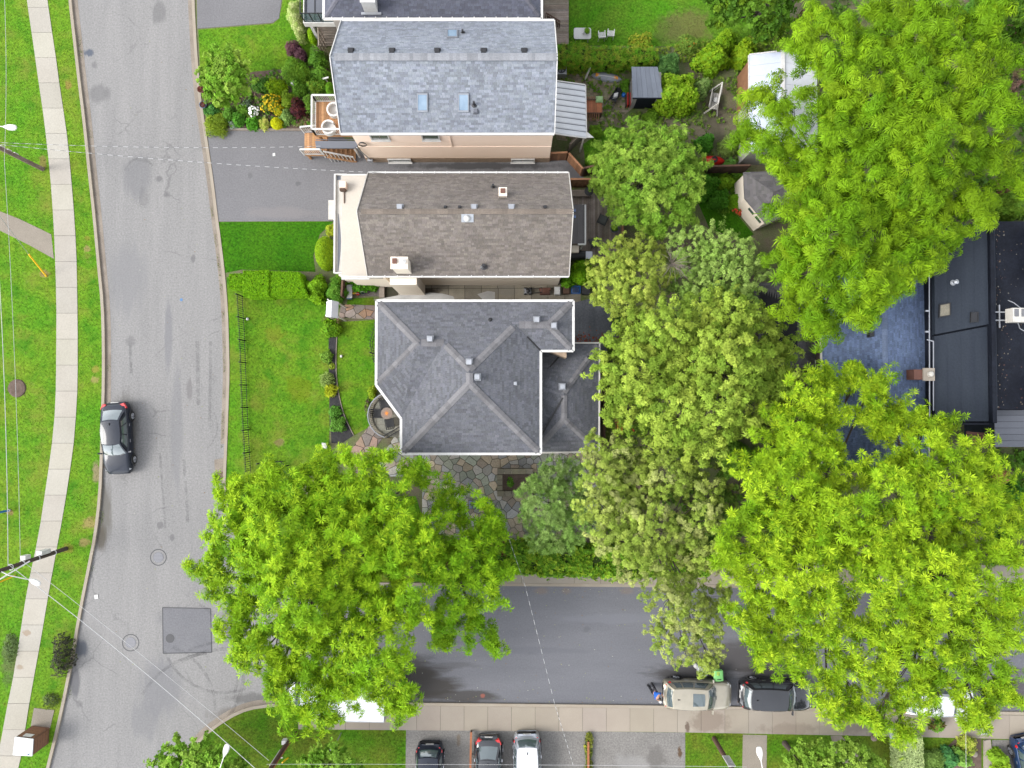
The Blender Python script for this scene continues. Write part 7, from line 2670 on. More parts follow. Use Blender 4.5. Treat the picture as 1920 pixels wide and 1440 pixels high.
def cable(label, pts, r=.02, sag=.3, stripe=0, name='overhead_wire', group='overhead wires', n=24):
 pts = [Vector(p) for p in pts]
 out, tn = [], []
 for a, b_ in zip(pts[:-1], pts[1:]):
  m_ = max(n, int((b_ - a).length / .28) if stripe else n)
  for k in range(m_ + (1 if b_ is pts[-1] else 0)):
   t = k / m_
   p = a.lerp(b_, t)
   p.z -= sag * 4 * t * (1 - t)
   out.append(p)
   tn.append((1.1, 1.1, 1.1) if (not stripe or (k // stripe) % 2) else (.3, .3, .3))
 mb = MB()
 mb.tube(out, r, 5, True, tn)
 o = mb.build(name, M['cable'])
 return tag(o, label, 'wire', group)


def pole(label, base, h, r=.15, m='wood_pole', lean=(0, 0), group='wooden utility poles'):
 x, y = P2(*base)
 t = thing('utility_pole', label, 'utility pole', (x, y, 0), group=group)
 mb = MB()
 mb.tube([(x, y, -.2), (x + lean[0] * .5, y + lean[1] * .5, h * .5), (x + lean[0], y + lean[1], h)], [r, r * .85, r * .7], 10)
 mb.build('pole', M[m], t)
 return t, x, y


def lamp_head(parent, a, b_, m=None):
 """arm from a to head at b_"""
 a, b_ = Vector(a), Vector(b_)
 mb = MB()
 mb.tube([tuple(a), tuple(a.lerp(b_, .4) + Vector((0, 0, .25))), tuple(a.lerp(b_, .85) + Vector((0, 0, .1))), tuple(b_)], [.04, .035, .03, .03], 7)
 mb.build('lamp_arm', M['trim_white'], parent)
 dr = (b_ - a)
 dr.z = 0
 dr.normalize()
 sd = Vector((-dr.y, dr.x, 0))
 mb = MB()
 rings = []
 for f, w, h in ((-.12, .05, .05), (.02, .1, .08), (.2, .17, .11), (.42, .18, .12), (.58, .15, .08), (.64, .08, .04)):
  p = b_ + dr * f
  rings.append([p - sd * w, p - sd * w * .8 + Vector((0, 0, h * .7)), p + Vector((0, 0, h)), p + sd * w * .8 + Vector((0, 0, h * .7)), p + sd * w, p - Vector((0, 0, .05))])
 base = len(mb.V)
 for r in rings:
  mb.V.extend([tuple(q) for q in r])
 for i in range(len(rings) - 1):
  for k in range(6):
   k2 = (k + 1) % 6
   mb.F.append((base + i * 6 + k, base + i * 6 + k2, base + (i + 1) * 6 + k2, base + (i + 1) * 6 + k))
   mb.T.append((1.05, 1.05, 1.05))
 mb.F.append(tuple(base + k for k in range(5, -1, -1)))
 mb.T.append((1, 1, 1))
 mb.F.append(tuple(base + 5 * 6 + k for k in range(6)))
 mb.T.append((1, 1, 1))
 mb.build('lamp_head', M['trim_white'], parent)


P1t, x1_, y1_ = pole('weathered pale utility pole on the park lawn at the upper left', (82, 318), 10.0, .15)
lamp_head(P1t, (x1_, y1_, 7.9), P(10, 238, 8.2))
mb = MB()
for k, z in enumerate((2.5, 3.1, 3.7)):
 mb.box(x1_ - .18, y1_ + .05 + .08 * (k % 2), z, x1_ + .02, y1_ + .2, z + .35)
mb.build('pole_sign', M['trim_white'], P1t)
P2t, x2_, y2_ = pole('dark utility pole with white boxes crossing the lower left sidewalk', (126, 1028), 10.5, .15, 'wood_pole_dark')
lamp_head(P2t, (x2_, y2_, 6.3), P(58, 1087, 5.6))
for bx in ((x2_ - .15, 2.0, x2_ + .2, 2.9), (x2_ - .25, 3.7, x2_ + .05, 4.2)):
 mb = MB()
 mb.box(bx[0], y2_ + .14, bx[1], bx[2], y2_ + .4, bx[3])
 mb.build('meter_box', M['trim_white'], P2t)
for z in (1.4, 3.0, 4.4, 5.4):
 mb = MB()
 mb.tube([(x2_ + .17 * math.cos(a), y2_ + .17 * math.sin(a), z) for a in np.linspace(0, 6.28, 12)], .025, 5)
 mb.build('pole_band', M['trim_white'], P2t)
mb = MB()
mb.beam(P(-20, 1098, 5.9), P(56, 1052, 4.8), .07, .07)
mb.build('bracket', M['trim_white'], P2t)
P3t, x3_, y3_ = pole('brown utility pole standing on the corner lawn by the white truck', (553, 1371), 9.5, .15, 'wood_brown')
mb = MB()
mb.beam((x3_ + .16, y3_ - .02, .1), (x3_ + .15, y3_ - .02, 9), .05, .05)
mb.build('conduit', M['wood_orange'], P3t)
mb = MB()
mb.box(x3_ - .25, y3_ + .05, 1.6, x3_ + .0, y3_ + .3, 2.0)
mb.box(x3_ - .2, y3_ - .05, 2.5, x3_ - .14, y3_ + .0, 4.4)
for z in (3.1, 4.5):
 mb.box(x3_ - .2, y3_ - .2, z, x3_ + .2, y3_ - .14, z + .1)
mb.build('pole_box', M['trim_white'], P3t)
A1, B1 = P(15, 1058, 5.6), P(38, 1049, 4.7)
cable('thick white wire along the left edge up to the dark pole', [P(-20, 250, 5.9), A1], .02, .35)
cable('thin grey wire right of the thick wire along the left edge', [P(6, -60, 5.2), P(8, 300, 5.0), B1], .0115, .2)
cable('thick wire slanting from the dark pole across the road to the bottom edge', [A1, P(484, 1446, 6.5)], .02, .35)
cable('thin wire slanting from the dark pole to the brown pole', [B1, P(504, 1426, 5.2)], .012, .2)
cable('upper twisted service wire from the left edge to the pale house', [P(-30, 266, 7.6), P(601, 274, 4.0)], .0115, .55, stripe=1)
cable('lower twisted service wire from the left edge to the brown house eave', [P(-30, 268, 7.4), P(715, 324, 5.1)], .0115, .6, stripe=1)
cable('twisted service wire hanging over the side street beside the corner tree', [P(600, 640, 5.4) if False else P(930, 940, 5.0), P(985, 1100, 6.0), P(1040, 1320, 6.8), P(1078, 1446, 7.2)], .0115, .1, stripe=1)
cable('thin wire running across the parking pad along the bottom edge', [P(500, 1433, 5.0), P(1400, 1438, 5.4)], .009, .1)
cable('thin wire crossing the right front garden bed', [P(1812, 1290, 5.0), P(1812, 1460, 5.0)], .009, .05)
# guy wire guard
t = thing('guy_wire', 'yellow guarded guy wire anchored in the park lawn', 'guy wire', tuple(P(87, 518, 0)))
a, b_ = P(87, 518, .1), P(54, 477, 2.4)
mb = MB()
mb.tube([a, b_], .055, 7)
mb.build('guard', M['yellow_plastic'], t)
mb = MB()
mb.tube([b_, P(-20, 380, 6.5)], .015, 5)
mb.build('stay_wire', M['steel'], t)
t = thing('marker_post', 'blue marker post leaning out at the left edge of the park', 'post', tuple(P(18, 957, .1)))
mb = MB()
mb.tube([P(18, 957, .1), P(-14, 963, 1.9)], .07, 8)
mb.build('post', M['blue_plastic'], t)
mb = MB()
mb.tube([P(18, 957, .1), P(15, 957.5, .3)], .09, 8)
mb.build('base_sleeve', M['trim_white'], t)
t = thing('guy_wire', 'yellow guarded guy wire below the dark pole at the left edge', 'guy wire', tuple(P(28, 1078, .1)))
mb = MB()
mb.tube([P(28, 1079, .1), P(-20, 1100, 2.6)], .05, 7)
mb.build('guard', M['yellow_plastic'], t)
t = thing('guy_wire', 'short yellow guard beside the brown pole at the bottom', 'guy wire', tuple(P(540, 1421, .1)))
mb = MB()
mb.tube([P(540, 1421, .1), P(529, 1430, .9)], .05, 7)
mb.build('guard', M['yellow_plastic'], t)
mb = MB()
x, y = P2(34, 728)
mb.lathe(x, y, [(.62, .1), (.58, .17), (.4, .2), (.05, .19)], 18)
tag(mb.build('tree_stump_mound', M['bed_soil']), 'round bare earth mound of a removed tree on the park lawn', 'mound')
# street lamps of the lower edge
for lab, base, top_, hd in (('white street lamp head poking out of the lower left tree', (430, 1520), 6.0, (421, 1412)), ('white street lamp over the concrete path at the bottom edge', (1400, 1580), 7.0, (1426, 1418))):
 x, y = P2(*base)
 t = thing('street_lamp', lab, 'street lamp', (x, y, 0), group='street lamps along the bottom edge')
 mb = MB()
 mb.tube([(x, y, 0), (x, y, top_)], [.09, .06], 9)
 mb.build('post', M['steel'], t)
 lamp_head(t, (x, y, top_), P(hd[0], hd[1] + 3, top_ + .2))
# sign post and wooden sign pole
t = thing('sign_post', 'thin grey post with small white sign on the south lawn', 'sign', tuple(P(640, 1374, .1)))
mb = MB()
p0, p1 = P(640, 1374, .1), P(618, 1404, 2.4)
mb.tube([p0, (p0.x, p0.y, 2.5)], .035, 7)
mb.build('post', M['steel'], t)
mb = MB()
mb.box(p0.x - .3, p0.y - .02, 1.95, p0.x + .02, p0.y + .06, 2.5)
mb.build('sign_panel', M['trim_white'], t)
t = thing('sign_post', 'broad brown wooden post with white notice on the small lawn', 'sign', tuple(P(1338, 1383, .1)))
x, y = P2(1338, 1383)
mb = MB()
mb.tube([(x, y, 0), (x, y, 7.5)], [.16, .13], 9)
mb.build('post', M['wood_brown'], t)
mb = MB()
mb.box(x - .22, y + .12, 2.7, x + .22, y + .16, 4.0)
pn = mb.build('notice', M['trim_white'], t)
mb = MB()
for k in range(8):
 mb.box(x - .16, y + .161, 3.82 - k * .13, x + .12 - .05 * (k % 3), y + .164, 3.86 - k * .13)
mb.build('notice_lines', M['metal_grey'], pn)
# community cabinet
t = thing('utility_cabinet', 'brown louvred cabinet with white sheet metal top by the lower left sidewalk', 'cabinet', tuple(P(75, 1370, .1)))
A = [P(*p, 1.75) for p in ((29, 1382), (62, 1386), (60, 1417), (25, 1415))]
cx0 = sum(A, Vector()) / 4
mb = MB()
mb.prism([(p.x, p.y) for p in A], .1, 1.7)
bd = mb.build('cabinet_body', M['cabinet_brown'], t)
mb = MB()
mb.prism([(cx0.x + (p.x - cx0.x) * 1.03, cx0.y + (p.y - cx0.y) * 1.03) for p in A], 1.7, 1.78)
mb.build('cabinet_top', M['paint_white'], t)
Q = [(p.x, p.y) for p in A]
if area2(Q) < 0:
 Q = Q[::-1]
for i in range(4):
 a, b_ = Vector((*Q[i], 0)), Vector((*Q[(i + 1) % 4], 0))
 dr = (b_ - a).normalized()
 nn = Vector((dr.y, -dr.x, 0))
 if nn.x > .5 or nn.y > .5:
  for k in range(5):
   mb = MB()
   z = .3 + k * .26
   mb.hexa([(a + dr * .08 + nn * 0)[:2] + (z,), (b_ - dr * .08)[:2] + (z,), (b_ - dr * .08 + nn * .03)[:2] + (z + .02,), (a + dr * .08 + nn * .03)[:2] + (z + .02,),
     (a + dr * .08)[:2] + (z + .18,), (b_ - dr * .08)[:2] + (z + .18,), (b_ - dr * .08 + nn * .012)[:2] + (z + .18,), (a + dr * .08 + nn * .012)[:2] + (z + .18,)], (1.25, 1.2, 1.1))
   mb.build('louvre', M['cabinet_brown'], t)
  if nn.y > .5:
   mb = MB()
   m_ = a.lerp(b_, .45)
   mb.hexa([(m_ - dr * .28 + nn * .035)[:2] + (1.25,), (m_ + dr * .28 + nn * .035)[:2] + (1.25,), (m_ + dr * .28 + nn * .05)[:2] + (1.25,), (m_ - dr * .28 + nn * .05)[:2] + (1.25,),
     (m_ - dr * .28 + nn * .035)[:2] + (1.6,), (m_ + dr * .28 + nn * .035)[:2] + (1.6,), (m_ + dr * .28 + nn * .05)[:2] + (1.6,), (m_ - dr * .28 + nn * .05)[:2] + (1.6,)])
   mb.build('label_plate', M['trim_white'], t)
mb = MB()
c = P(53, 1414, 1.79)
mb.face([(c.x - .1, c.y - .05, 1.785), (c.x + .05, c.y - .08, 1.785), (c.x + .12, c.y + .05, 1.785), (c.x - .02, c.y + .03, 1.785)])
mb.build('sticker', M['paint_navy'], t)
mb = MB()
mb.prism(PL([(66, 1326), (104, 1330), (96, 1364), (60, 1360)]), .08, .13)
struct('concrete_pad', mb, M['path'])


# fences
def iron_fence(label, pts, h=1.0, step=.15, name='iron_fence', m='black_metal'):
 pts = resample([tuple(p) for p in pts], .05)
 t = thing(name, label, 'fence', (pts[0][0], pts[0][1], .1))
 d = [0]
 for a, b_ in zip(pts[:-1], pts[1:]):
  d.append(d[-1] + math.hypot(b_[0] - a[0], b_[1] - a[1]))
 at = lambda s: (np.interp(s, d, [p[0] for p in pts]), np.interp(s, d, [p[1] for p in pts]))
 tot = d[-1]
 n = int(tot / step)
 proto = None
 for k in range(n + 1):
  x, y = at(min(k * step, tot))
  if k % 10 == 0:
   mb = MB()
   mb.box(x - .035, y - .035, .08, x + .035, y + .035, h + .25)
   mb.build('post', M[m], t)
  elif proto is None:
   mb = MB()
   mb.box(x - .011, y - .011, .12, x + .011, y + .011, h + .1)
   mb.box(x - .018, y - .018, h + .101, x + .018, y + .018, h + .14)
   proto = mb.build('picket', M[m], t)
   px_, py_ = x, y
  else:
   o = proto.copy()
   col.objects.link(o)
   o.location = (x - px_, y - py_, 0)
 for z in (.22, h - .05):
  mb = MB()
  mb.tube([(*at(s), z) for s in np.linspace(0, tot, max(3, int(tot / .8)))], .02, 4)
  mb.build('rail', M[m], t)
 return t


iron_fence('long low black iron fence along the front lawn by the road', PL([(455, 556), (459, 620), (462, 700), (465, 780), (469, 850), (471, 885)], .1), h=1.1, step=.15)
iron_fence('short curved black iron edging in the lawn above the corner tree', PL([(488, 868), (508, 864), (530, 864), (545, 876), (546, 892), (541, 900)], .1), h=.55, step=.2)
iron_fence('curved black and white railing bulging from the west wall of the slate house', smooth_line(PL([(704, 607), (696, 622), (693, 645), (696, 668), (702, 680)], .9), 2), h=1.0, step=.2)


def wood_fence(label, pts, h, m='wood_warm', w=.16, name='wood_fence', z0=.08, cap=True):
 t = thing(name, label, 'fence', (pts[0][0], pts[0][1], z0))
 r = random.Random(hash(label) % 1000 if False else int(sum(map(ord, label))))
 for a, b_ in zip(pts[:-1], pts[1:]):
  L = math.hypot(b_[0] - a[0], b_[1] - a[1])
  n = max(1, int(L / w))
  dx, dy = (b_[0] - a[0]) / L, (b_[1] - a[1]) / L
  for k in range(n):
   s0, s1 = L * k / n + .006, L * (k + 1) / n - .006
   mb = MB()
   v = r.uniform(.75, 1.25)
   mb.bar((a[0] + dx * s0, a[1] + dy * s0), (a[0] + dx * s1, a[1] + dy * s1), .025, z0, z0 + h + r.uniform(-.015, .015), (v, v, v))
   mb.build('plank', M[m], t)
  for p in (a, b_):
   mb = MB()
   mb.box(p[0] - .05, p[1] - .05, z0 - .05, p[0] + .05, p[1] + .05, z0 + h + .08)
   mb.build('post', M[m], t)
  nx, ny = -dy * .04, dx * .04
  for z in (.3, h - .3):
   mb = MB()
   mb.bar((a[0] + nx, a[1] + ny), (b_[0] + nx, b_[1] + ny), .05, z0 + z, z0 + z + .09)
   mb.build('rail', M[m], t)
  if cap:
   mb = MB()
   mb.bar(a, b_, .12, z0 + h + .02, z0 + h + .05, (1.3, 1.25, 1.2))
   mb.build('cap_rail', M[m], t)
 return t


wood_fence('brown plank fence behind the brown house deck', PL([(1062, 352), (1113, 352)], 0), 1.8, 'wood_warm')
wood_fence('slanted brown plank gate fence at the end of the shared driveway', PL([(1030, 302), (1062, 301), (1088, 330)], 0), 1.5, 'wood_warm')
wood_fence('short brown plank fence right of the slanted gate', PL([(1091, 331), (1108, 327)], 0), 1.7, 'wood_brown')
wood_fence('weathered brown fence behind the feathery tree and red kayak', PL([(1313, 328), (1390, 326)], 0), 1.7, 'wood_brown')
wood_fence('weathered slanted fence below the corrugated awning', PL([(1066, 286), (1092, 262)], 0), 1.6, 'wood_grey')
wood_fence('dark old fence beside the white roofed garage', PL([(1486, 45), (1484, 95)], 0), 1.8, 'wood_brown')
wood_fence('grey picket fence at the foot of the shaggy reed hedge', PL([(1046, 123), (1232, 126)], 0), 1.0, 'wood_grey', w=.16, name='picket_fence', cap=False)
wood_fence('black fence panel between the feathery shrub and the gravel bed', PL([(652, 532), (650, 560)], 0), 1.4, 'wood_brown')
wood_fence('brown boarding right of the rear wing', PL([(1127, 690), (1127, 845)], 0), 1.6, 'wood_brown')
for lab, a, c_ in (('left orange timber divider of the parking pad', (884, 1368), (882, 1460)), ('right orange timber divider with weeds on the parking pad', (1102, 1386), (1102, 1460))):
 t = thing('timber_divider', lab, 'divider', tuple(P(*a, .1)), group='timber dividers on the parking pad')
 a3, c3 = P(*a, .1), P(*c_, .1)
 mb = MB()
 mb.beam((a3.x, a3.y, .45), (c3.x, c3.y, .45), .13, .1)
 mb.build('top_rail', M['wood_orange'], t)
 for f in np.linspace(0.02, .98, 3):
  p = a3.lerp(c3, f)
  mb = MB()
  mb.box(p.x - .05, p.y - .05, .05, p.x + .05, p.y + .05, .398)
  mb.build('post', M['wood_brown'], t)

# ------------------------------------------------------------------ yard furniture and small things


def patio_chair(label, px, py, rz, m, z0=.1, group=None, slat=True, pad=None, s=1.0, name='garden_chair'):
 c = P(px, py, z0 + .45)
 t = thing(name, label, 'chair', (c.x, c.y, z0), rz, group)
 w = .26 * s
 if pad is None and slat:
  for k in range(5):
   mb = MB()
   mb.box(-w + k * .106 * s, -w, .42, -w + k * .106 * s + .085 * s, w, .45)
   mb.build('seat_slat', m, t, local=True)
 else:
  mb = MB()
  mb.box(-w, -w, .40, w, w, .45)
  mb.build('seat', m, t, local=True)
 if pad:
  mb = MB()
  mb.hexa([(-w * .95, -w * .95, .451), (w * .95, -w * .95, .451), (w * .95, w * .95, .451), (-w * .95, w * .95, .451), (-w * .85, -w * .85, .52), (w * .85, -w * .85, .52), (w * .85, w * .85, .52), (-w * .85, w * .85, .52)])
  mb.build('cushion', pad, t, local=True)
 mb = MB()
 for k in range(5):
  x = -w + k * w / 2.25
  mb.beam((x + .03, w, .45), (x + .03, w + .14, .88), .05, .02)
 mb.beam((-w, w + .14, .88), (w, w + .14, .88), .04, .06)
 mb.build('backrest', m, t, local=True)
 for sx in (-1, 1):
  mb = MB()
  mb.beam((sx * w, -w, .66), (sx * w, w + .06, .66), .05, .03)
  mb.beam((sx * w, -w, .4), (sx * w, -w, .65), .03, .03)
  mb.build('armrest', m, t, local=True)
  for sy in (-1, 1):
   mb = MB()
   mb.beam((sx * w, sy * w, 0), (sx * w * .95, sy * w * .95, .4), .035, .035)
   mb.build('leg', m, t, local=True)
 return t


# white table set on the back lawn
c = P(1092, 63, .8)
t = thing('garden_table', 'white rectangular plastic table on the back lawn', 'table', (c.x, c.y, .1))
mb = MB()
pl = []
for cx_, cy_, a0 in ((.45, .25, 0), (-.45, .25, 90), (-.45, -.25, 180), (.45, -.25, 270)):
 for k in range(5):
  a = math.radians(a0 + k * 22.5)
  pl.append((c.x + cx_ + .13 * math.cos(a), c.y + cy_ + .13 * math.sin(a)))
mb.prism(pl, .8, .84)
mb.build('tabletop', M['white_plastic'], t)
for sx in (-.42, .42):
 for sy in (-.24, .24):
  mb = MB()
  mb.tube([(c.x + sx, c.y + sy, .1), (c.x + sx * .95, c.y + sy * .95, .8)], .03, 6)
  mb.build('leg', M['white_plastic'], t)
t = thing('potted_plant', 'small potted plant on the white garden table', 'potted plant', (c.x + .3, c.y + .05, .84))
mb = MB()
mb.lathe(c.x + .3, c.y + .05, [(.09, .84), (.12, 1.0), (.1, 1.0)], 10)
mb.build('pot', M['paint_navy'], t)
rng = np.random.default_rng(3)
q = fib(24, rng, 0) * .15 + np.array([c.x + .3, c.y + .05, 1.05])
leaves('foliage', M['leaf'], t, q, fib(24, rng, 0), 'small', 1.0, [(.09, .18, .01)], 9)
mb = MB()
mb.cyl(c.x + .06, c.y - .04, .841, .98, .04)
tag(mb.build('cup', M['white_plastic']), 'small white cup beside the pot on the white garden table', 'cup')
patio_chair('left white slatted chair beside the white garden table', 1128, 66, math.radians(184), M['white_plastic'], group='white garden chairs', s=.82)
patio_chair('right white slatted chair on the back lawn', 1145, 63, math.radians(175), M['white_plastic'], group='white garden chairs', s=.82)
# heat pump beside the pale house
c = P(1052, 132, .6)
t = thing('heat_pump', 'square grey outdoor cooling unit with round fan beside the pale house', 'air conditioner', (c.x, c.y, .1))
mb = MB()
mb.box(c.x - .36, c.y - .36, .12, c.x + .36, c.y + .36, .85)
mb.build('casing', M['steel'], t)
mb = MB()
mb.lathe(c.x, c.y, [(.31, .851), (.31, .88), (.27, .88), (.26, .853)], 20, (.3, .3, .3))
for k in range(5):
 a = k * 1.2566
 mb.face([(c.x, c.y, .862), (c.x + .24 * math.cos(a), c.y + .24 * math.sin(a), .862), (c.x + .24 * math.cos(a + .7), c.y + .24 * math.sin(a + .7), .87)], (1.6, 1.6, 1.6))
mb.build('fan', M['metal_grey'], t)
# timber post, kayak, wheelbarrow, ball, rack
a, b_ = P(1097, 150, .1), P(1110, 124, 1.9)
mb = MB()
mb.beam((a.x, a.y, .15), (b_.x, b_.y + .4, .9), .12, .09)
tag(mb.build('timber_beam', M['trim_old']), 'pale timber beam leaning in the paved yard near the kayak', 'beam')
c = P(1138, 143, .3)
t = thing('kayak', 'grey kayak with orange ends lying in the paved yard', 'kayak', (c.x, c.y, .1), math.radians(-9))
mb = MB()
N_ = 14


def kay(u, v):
 x = -1.05 + 2.1 * u
 w = .32 * max(0, 1 - (x / 1.06) ** 2) ** .65
 a = math.pi * v
 return (x, w * math.cos(a), .03 + .26 * max(.0, 1 - (x / 1.06) ** 2) ** .5 * math.sin(a))


mb.grid(kay, N_, 8)
mb.build('hull', M['grey_plastic'], t, local=True, smooth=True)
mb = MB()
mb.grid(lambda u, v: (-.6 + 1.2 * u, -.06 + .05 * v, kay(.215 + .57 * u, .55)[2] + .012), 8, 1)
mb.build('stripe', M['trim_white'], t, local=True)
for s in (-1, 1):
 mb = MB()
 mb.hexa([(s * .62 - .16, -.13, .2), (s * .62 + .16, -.1, .17), (s * .62 + .16, .1, .17), (s * .62 - .16, .13, .2), (s * .62 - .13, -.09, .262), (s * .62 + .13, -.07, .24), (s * .62 + .13, .07, .24), (s * .62 - .13, .09, .262)])
 mb.build('end_patch', M['orange_plastic'], t, local=True)
c = P(1154, 180, .4)
t = thing('wheelbarrow', 'black wheelbarrow with a white bag in it on the pavers', 'wheelbarrow', (c.x, c.y, .1), math.radians(58))
mb = MB()
for f in ([(-.45, -.26, .5), (.5, -.2, .5), (.35, -.15, .25), (-.3, -.16, .25)], [(.5, -.2, .5), (.5, .2, .5), (.35, .15, .25), (.35, -.15, .25)], [(.5, .2, .5), (-.45, .26, .5), (-.3, .16, .25), (.35, .15, .25)],
  [(-.45, .26, .5), (-.45, -.26, .5), (-.3, -.16, .25), (-.3, .16, .25)], [(-.3, -.16, .25), (.35, -.15, .25), (.35, .15, .25), (-.3, .16, .25)]):
 mb.face(f)
mb.build('tray', M['black_plastic'], t, local=True)
mb = MB()
mb.tube([(.5, -.02, .18), (.5, .06, .18)], [.18, .18], 14)
mb.build('wheel', M['tyre'], t, local=True)
mb = MB()
for s in (-1, 1):
 mb.beam((.5, s * .08, .2), (-.9, s * .3, .5), .04, .04)
 mb.beam((-.25, s * .2, .35), (-.3, s * .22, 0), .03, .03)
mb.build('handle_frame', M['black_metal'], t, local=True)
mb = MB()
mb.hexa([(c.x - .2, c.y - .2, .42), (c.x + .12, c.y - .14, .42), (c.x + .2, c.y + .2, .42), (c.x - .12, c.y + .14, .42), (c.x - .16, c.y - .16, .62), (c.x + .1, c.y - .1, .6), (c.x + .15, c.y + .15, .62), (c.x - .1, c.y + .1, .6)])
tag(mb.build('bag', M['white_plastic']), 'white bag lying in the black wheelbarrow', 'bag')
c = P(1169, 179, .2)
mb = MB()
mb.lathe(c.x, c.y, [(.04, .1), (.13, .16), (.17, .27), (.13, .38), (.03, .43)], 14)
tag(mb.build('ball', M['blue_plastic'], smooth=True), 'blue ball next to the black wheelbarrow', 'ball')
t = thing('wooden_rack', 'red slatted rack leaning by the grey garden shed', 'rack', tuple(P(1178, 187, .1)))
for k in range(4):
 mb = MB()
 p = P(1174 + k * 2.6, 187, .4)
 mb.box(p.x - .025, p.y - .42, .1, p.x + .025, p.y + .42, .6)
 mb.build('slat', M['red_plastic'] if k % 2 else M['wood_brown'], t)
mb = MB()
for dy in (-.3, .3):
 p, q_ = P(1173, 187, .4), P(1183, 187, .4)
 mb.box(p.x, p.y + dy - .02, .3, q_.x, p.y + dy + .02, .36)
mb.build('crossbar', M['wood_brown'], t)
# back steps with green cushion
t = thing('back_steps', 'warm timber landing with slatted rails behind the awning', 'steps', tuple(P(1112, 200, .1)))
a, c_ = P(1097, 212, .9), P(1129, 188, .9)
plank_floor(t, a.x - .6, a.y, c_.x, c_.y, .9, M['wood_orange'], 'y', .14, seed=14)
mb = MB()
mb.box(a.x - .6, a.y, .1, c_.x, c_.y, .865)
mb.build('landing_frame', M['wood_brown'], t)
for (ya, yb) in ((a.y - .02, a.y - .4), (c_.y + .02, c_.y + .38)):
 for k in range(8):
  x = a.x - .1 + k * .145
  mb = MB()
  mb.beam((x, ya, .95), (x, yb, .62), .07, .03)
  mb.build('slat', M['wood_warm'], t)
 mb = MB()
 mb.beam((a.x - .2, ya, .97), (c_.x, ya, .97), .05, .05)
 mb.build('rail', M['wood_brown'], t)
c = P(1124, 185, 1.05)
t = thing('cushion', 'pale green cushion on the warm timber landing', 'cushion', (c.x, c.y, .93))
mb = MB()
mb.grid(lambda u, v: (c.x - .24 + .48 * u, c.y - .22 + .44 * v, .95 + .16 * (math.sin(math.pi * u) * math.sin(math.pi * v)) ** .4), 8, 8)
mb.grid(lambda u, v: (c.x - .24 + .48 * u, c.y - .22 + .44 * v, .945), 2, 2, flip=True)
mb.build('cover', M['cloth_green'], t, smooth=True)
# garden swing
c = P(1342, 187, .8)
t = thing('garden_swing', 'white framed garden swing seat on the bare soil', 'swing', (c.x, c.y, .1), math.radians(-12))
mb = MB()
for s in (-.75, .75):
 mb.beam((-.45, s, 0), (0, s * .95, 1.7), .08, .06)
 mb.beam((.45, s, 0), (0, s * .95, 1.7), .08, .06)
mb.beam((0, -.75, 1.7), (0, .75, 1.7), .08, .08)
mb.build('frame', M['trim_old'], t, local=True)
for k in range(4):
 mb = MB()
 mb.box(-.3 + k * .15, -.55, .45, -.18 + k * .15, .55, .49)
 mb.build('seat_slat', M['trim_old'], t, local=True)
mb = MB()
for k in range(3):
 mb.box(-.36 - k * .03, -.55, .58 + k * .16, -.33 - k * .03, .55, .7 + k * .16)
mb.build('backrest', M['trim_old'], t, local=True)
mb = MB()
for s in (-.55, .55):
 mb.tube([(.2, s, .47), (0, s, 1.68)], .012, 5)
 mb.tube([(-.3, s, .47), (0, s, 1.68)], .012, 5)
mb.build('hanger', M['steel'], t, local=True)
mb = MB()
mb.lathe(c.x + .05, c.y + .05, [(.1, .59), (.22, .66), (.16, .78), (.02, .82)], 12)
tag(mb.build('cushion', M['white_plastic'], smooth=True), 'round white cushion on the garden swing seat', 'cushion')
# red kayak
c = P(1338, 299, .4)
t = thing('kayak', 'red kayak behind the weathered brown fence', 'kayak', (c.x, c.y, .1), math.radians(-4))
mb = MB()
mb.grid(lambda u, v: (lambda x, a: (x, .33 * max(0, 1 - (x / .82) ** 2) ** .6 * math.cos(a), .05 + .3 * max(0, 1 - (x / .82) ** 2) ** .5 * math.sin(a)))(-.8 + 1.6 * u, math.pi * v), 14, 8)
mb.build('hull', M['red_plastic'], t, local=True, smooth=True)
mb = MB()
mb.lathe(.05, 0, [(.2, .33), (.22, .37), (.17, .37), (.16, .34)], 14)
mb.build('cockpit_rim', M['black_plastic'], t, local=True)
# deck behind the brown house
t = thing('rear_deck', 'weathered plank deck behind the brown roofed house', 'deck', tuple(P(1110, 420, 0)))
a, c_ = P(1066, 484, .6), P(1165, 362, .6)
plank_floor(t, a.x, a.y, c_.x, c_.y, .6, M['wood_grey'], 'y', .15, seed=15)
mb = MB()
mb.box(a.x, a.y, .1, c_.x, c_.y, .565)
mb.build('deck_frame', M['wood_brown'], t)
mb = MB()
p0, p1 = P(1167, 402, .75), P(1167, 450, .75)
mb.beam(p0, p1, .14, .3)
mb.build('deck_kerb', M['wood_warm'], t)
t = thing('bench', 'grey plank bench along the brown plank fence', 'bench', tuple(P(1092, 365, .6)))
for k in range(3):
 mb = MB()
 p, q_ = P(1068, 358 + k * 4, 1.0), P(1112, 358 + k * 4, 1.0)
 mb.beam(p, q_, .13, .04)
 mb.build('seat_plank', M['wood_grey'], t)
mb = MB()
for px in (1072, 1108):
 p = P(px, 362, 1.0)
 mb.box(p.x - .05, p.y - .2, .6, p.x + .05, p.y + .2, .975)
mb.build('leg', M['wood_grey'], t)
mb = MB()
p = P(1104, 359, 1.03)
mb.lathe(p.x, p.y, [(.22, 1.03), (.3, 1.06), (.3, 1.09), (.05, 1.12)], 16)
tag(mb.build('grill_lid', M['black_metal']), 'black round lid lying on the grey plank bench', 'lid')
patio_chair('grey cushioned chair on the deck near the patio cover corner', 1114, 454, math.radians(200), M['black_metal'], .6, 'cushioned deck chairs', pad=M['cloth_grey'], s=1.1)
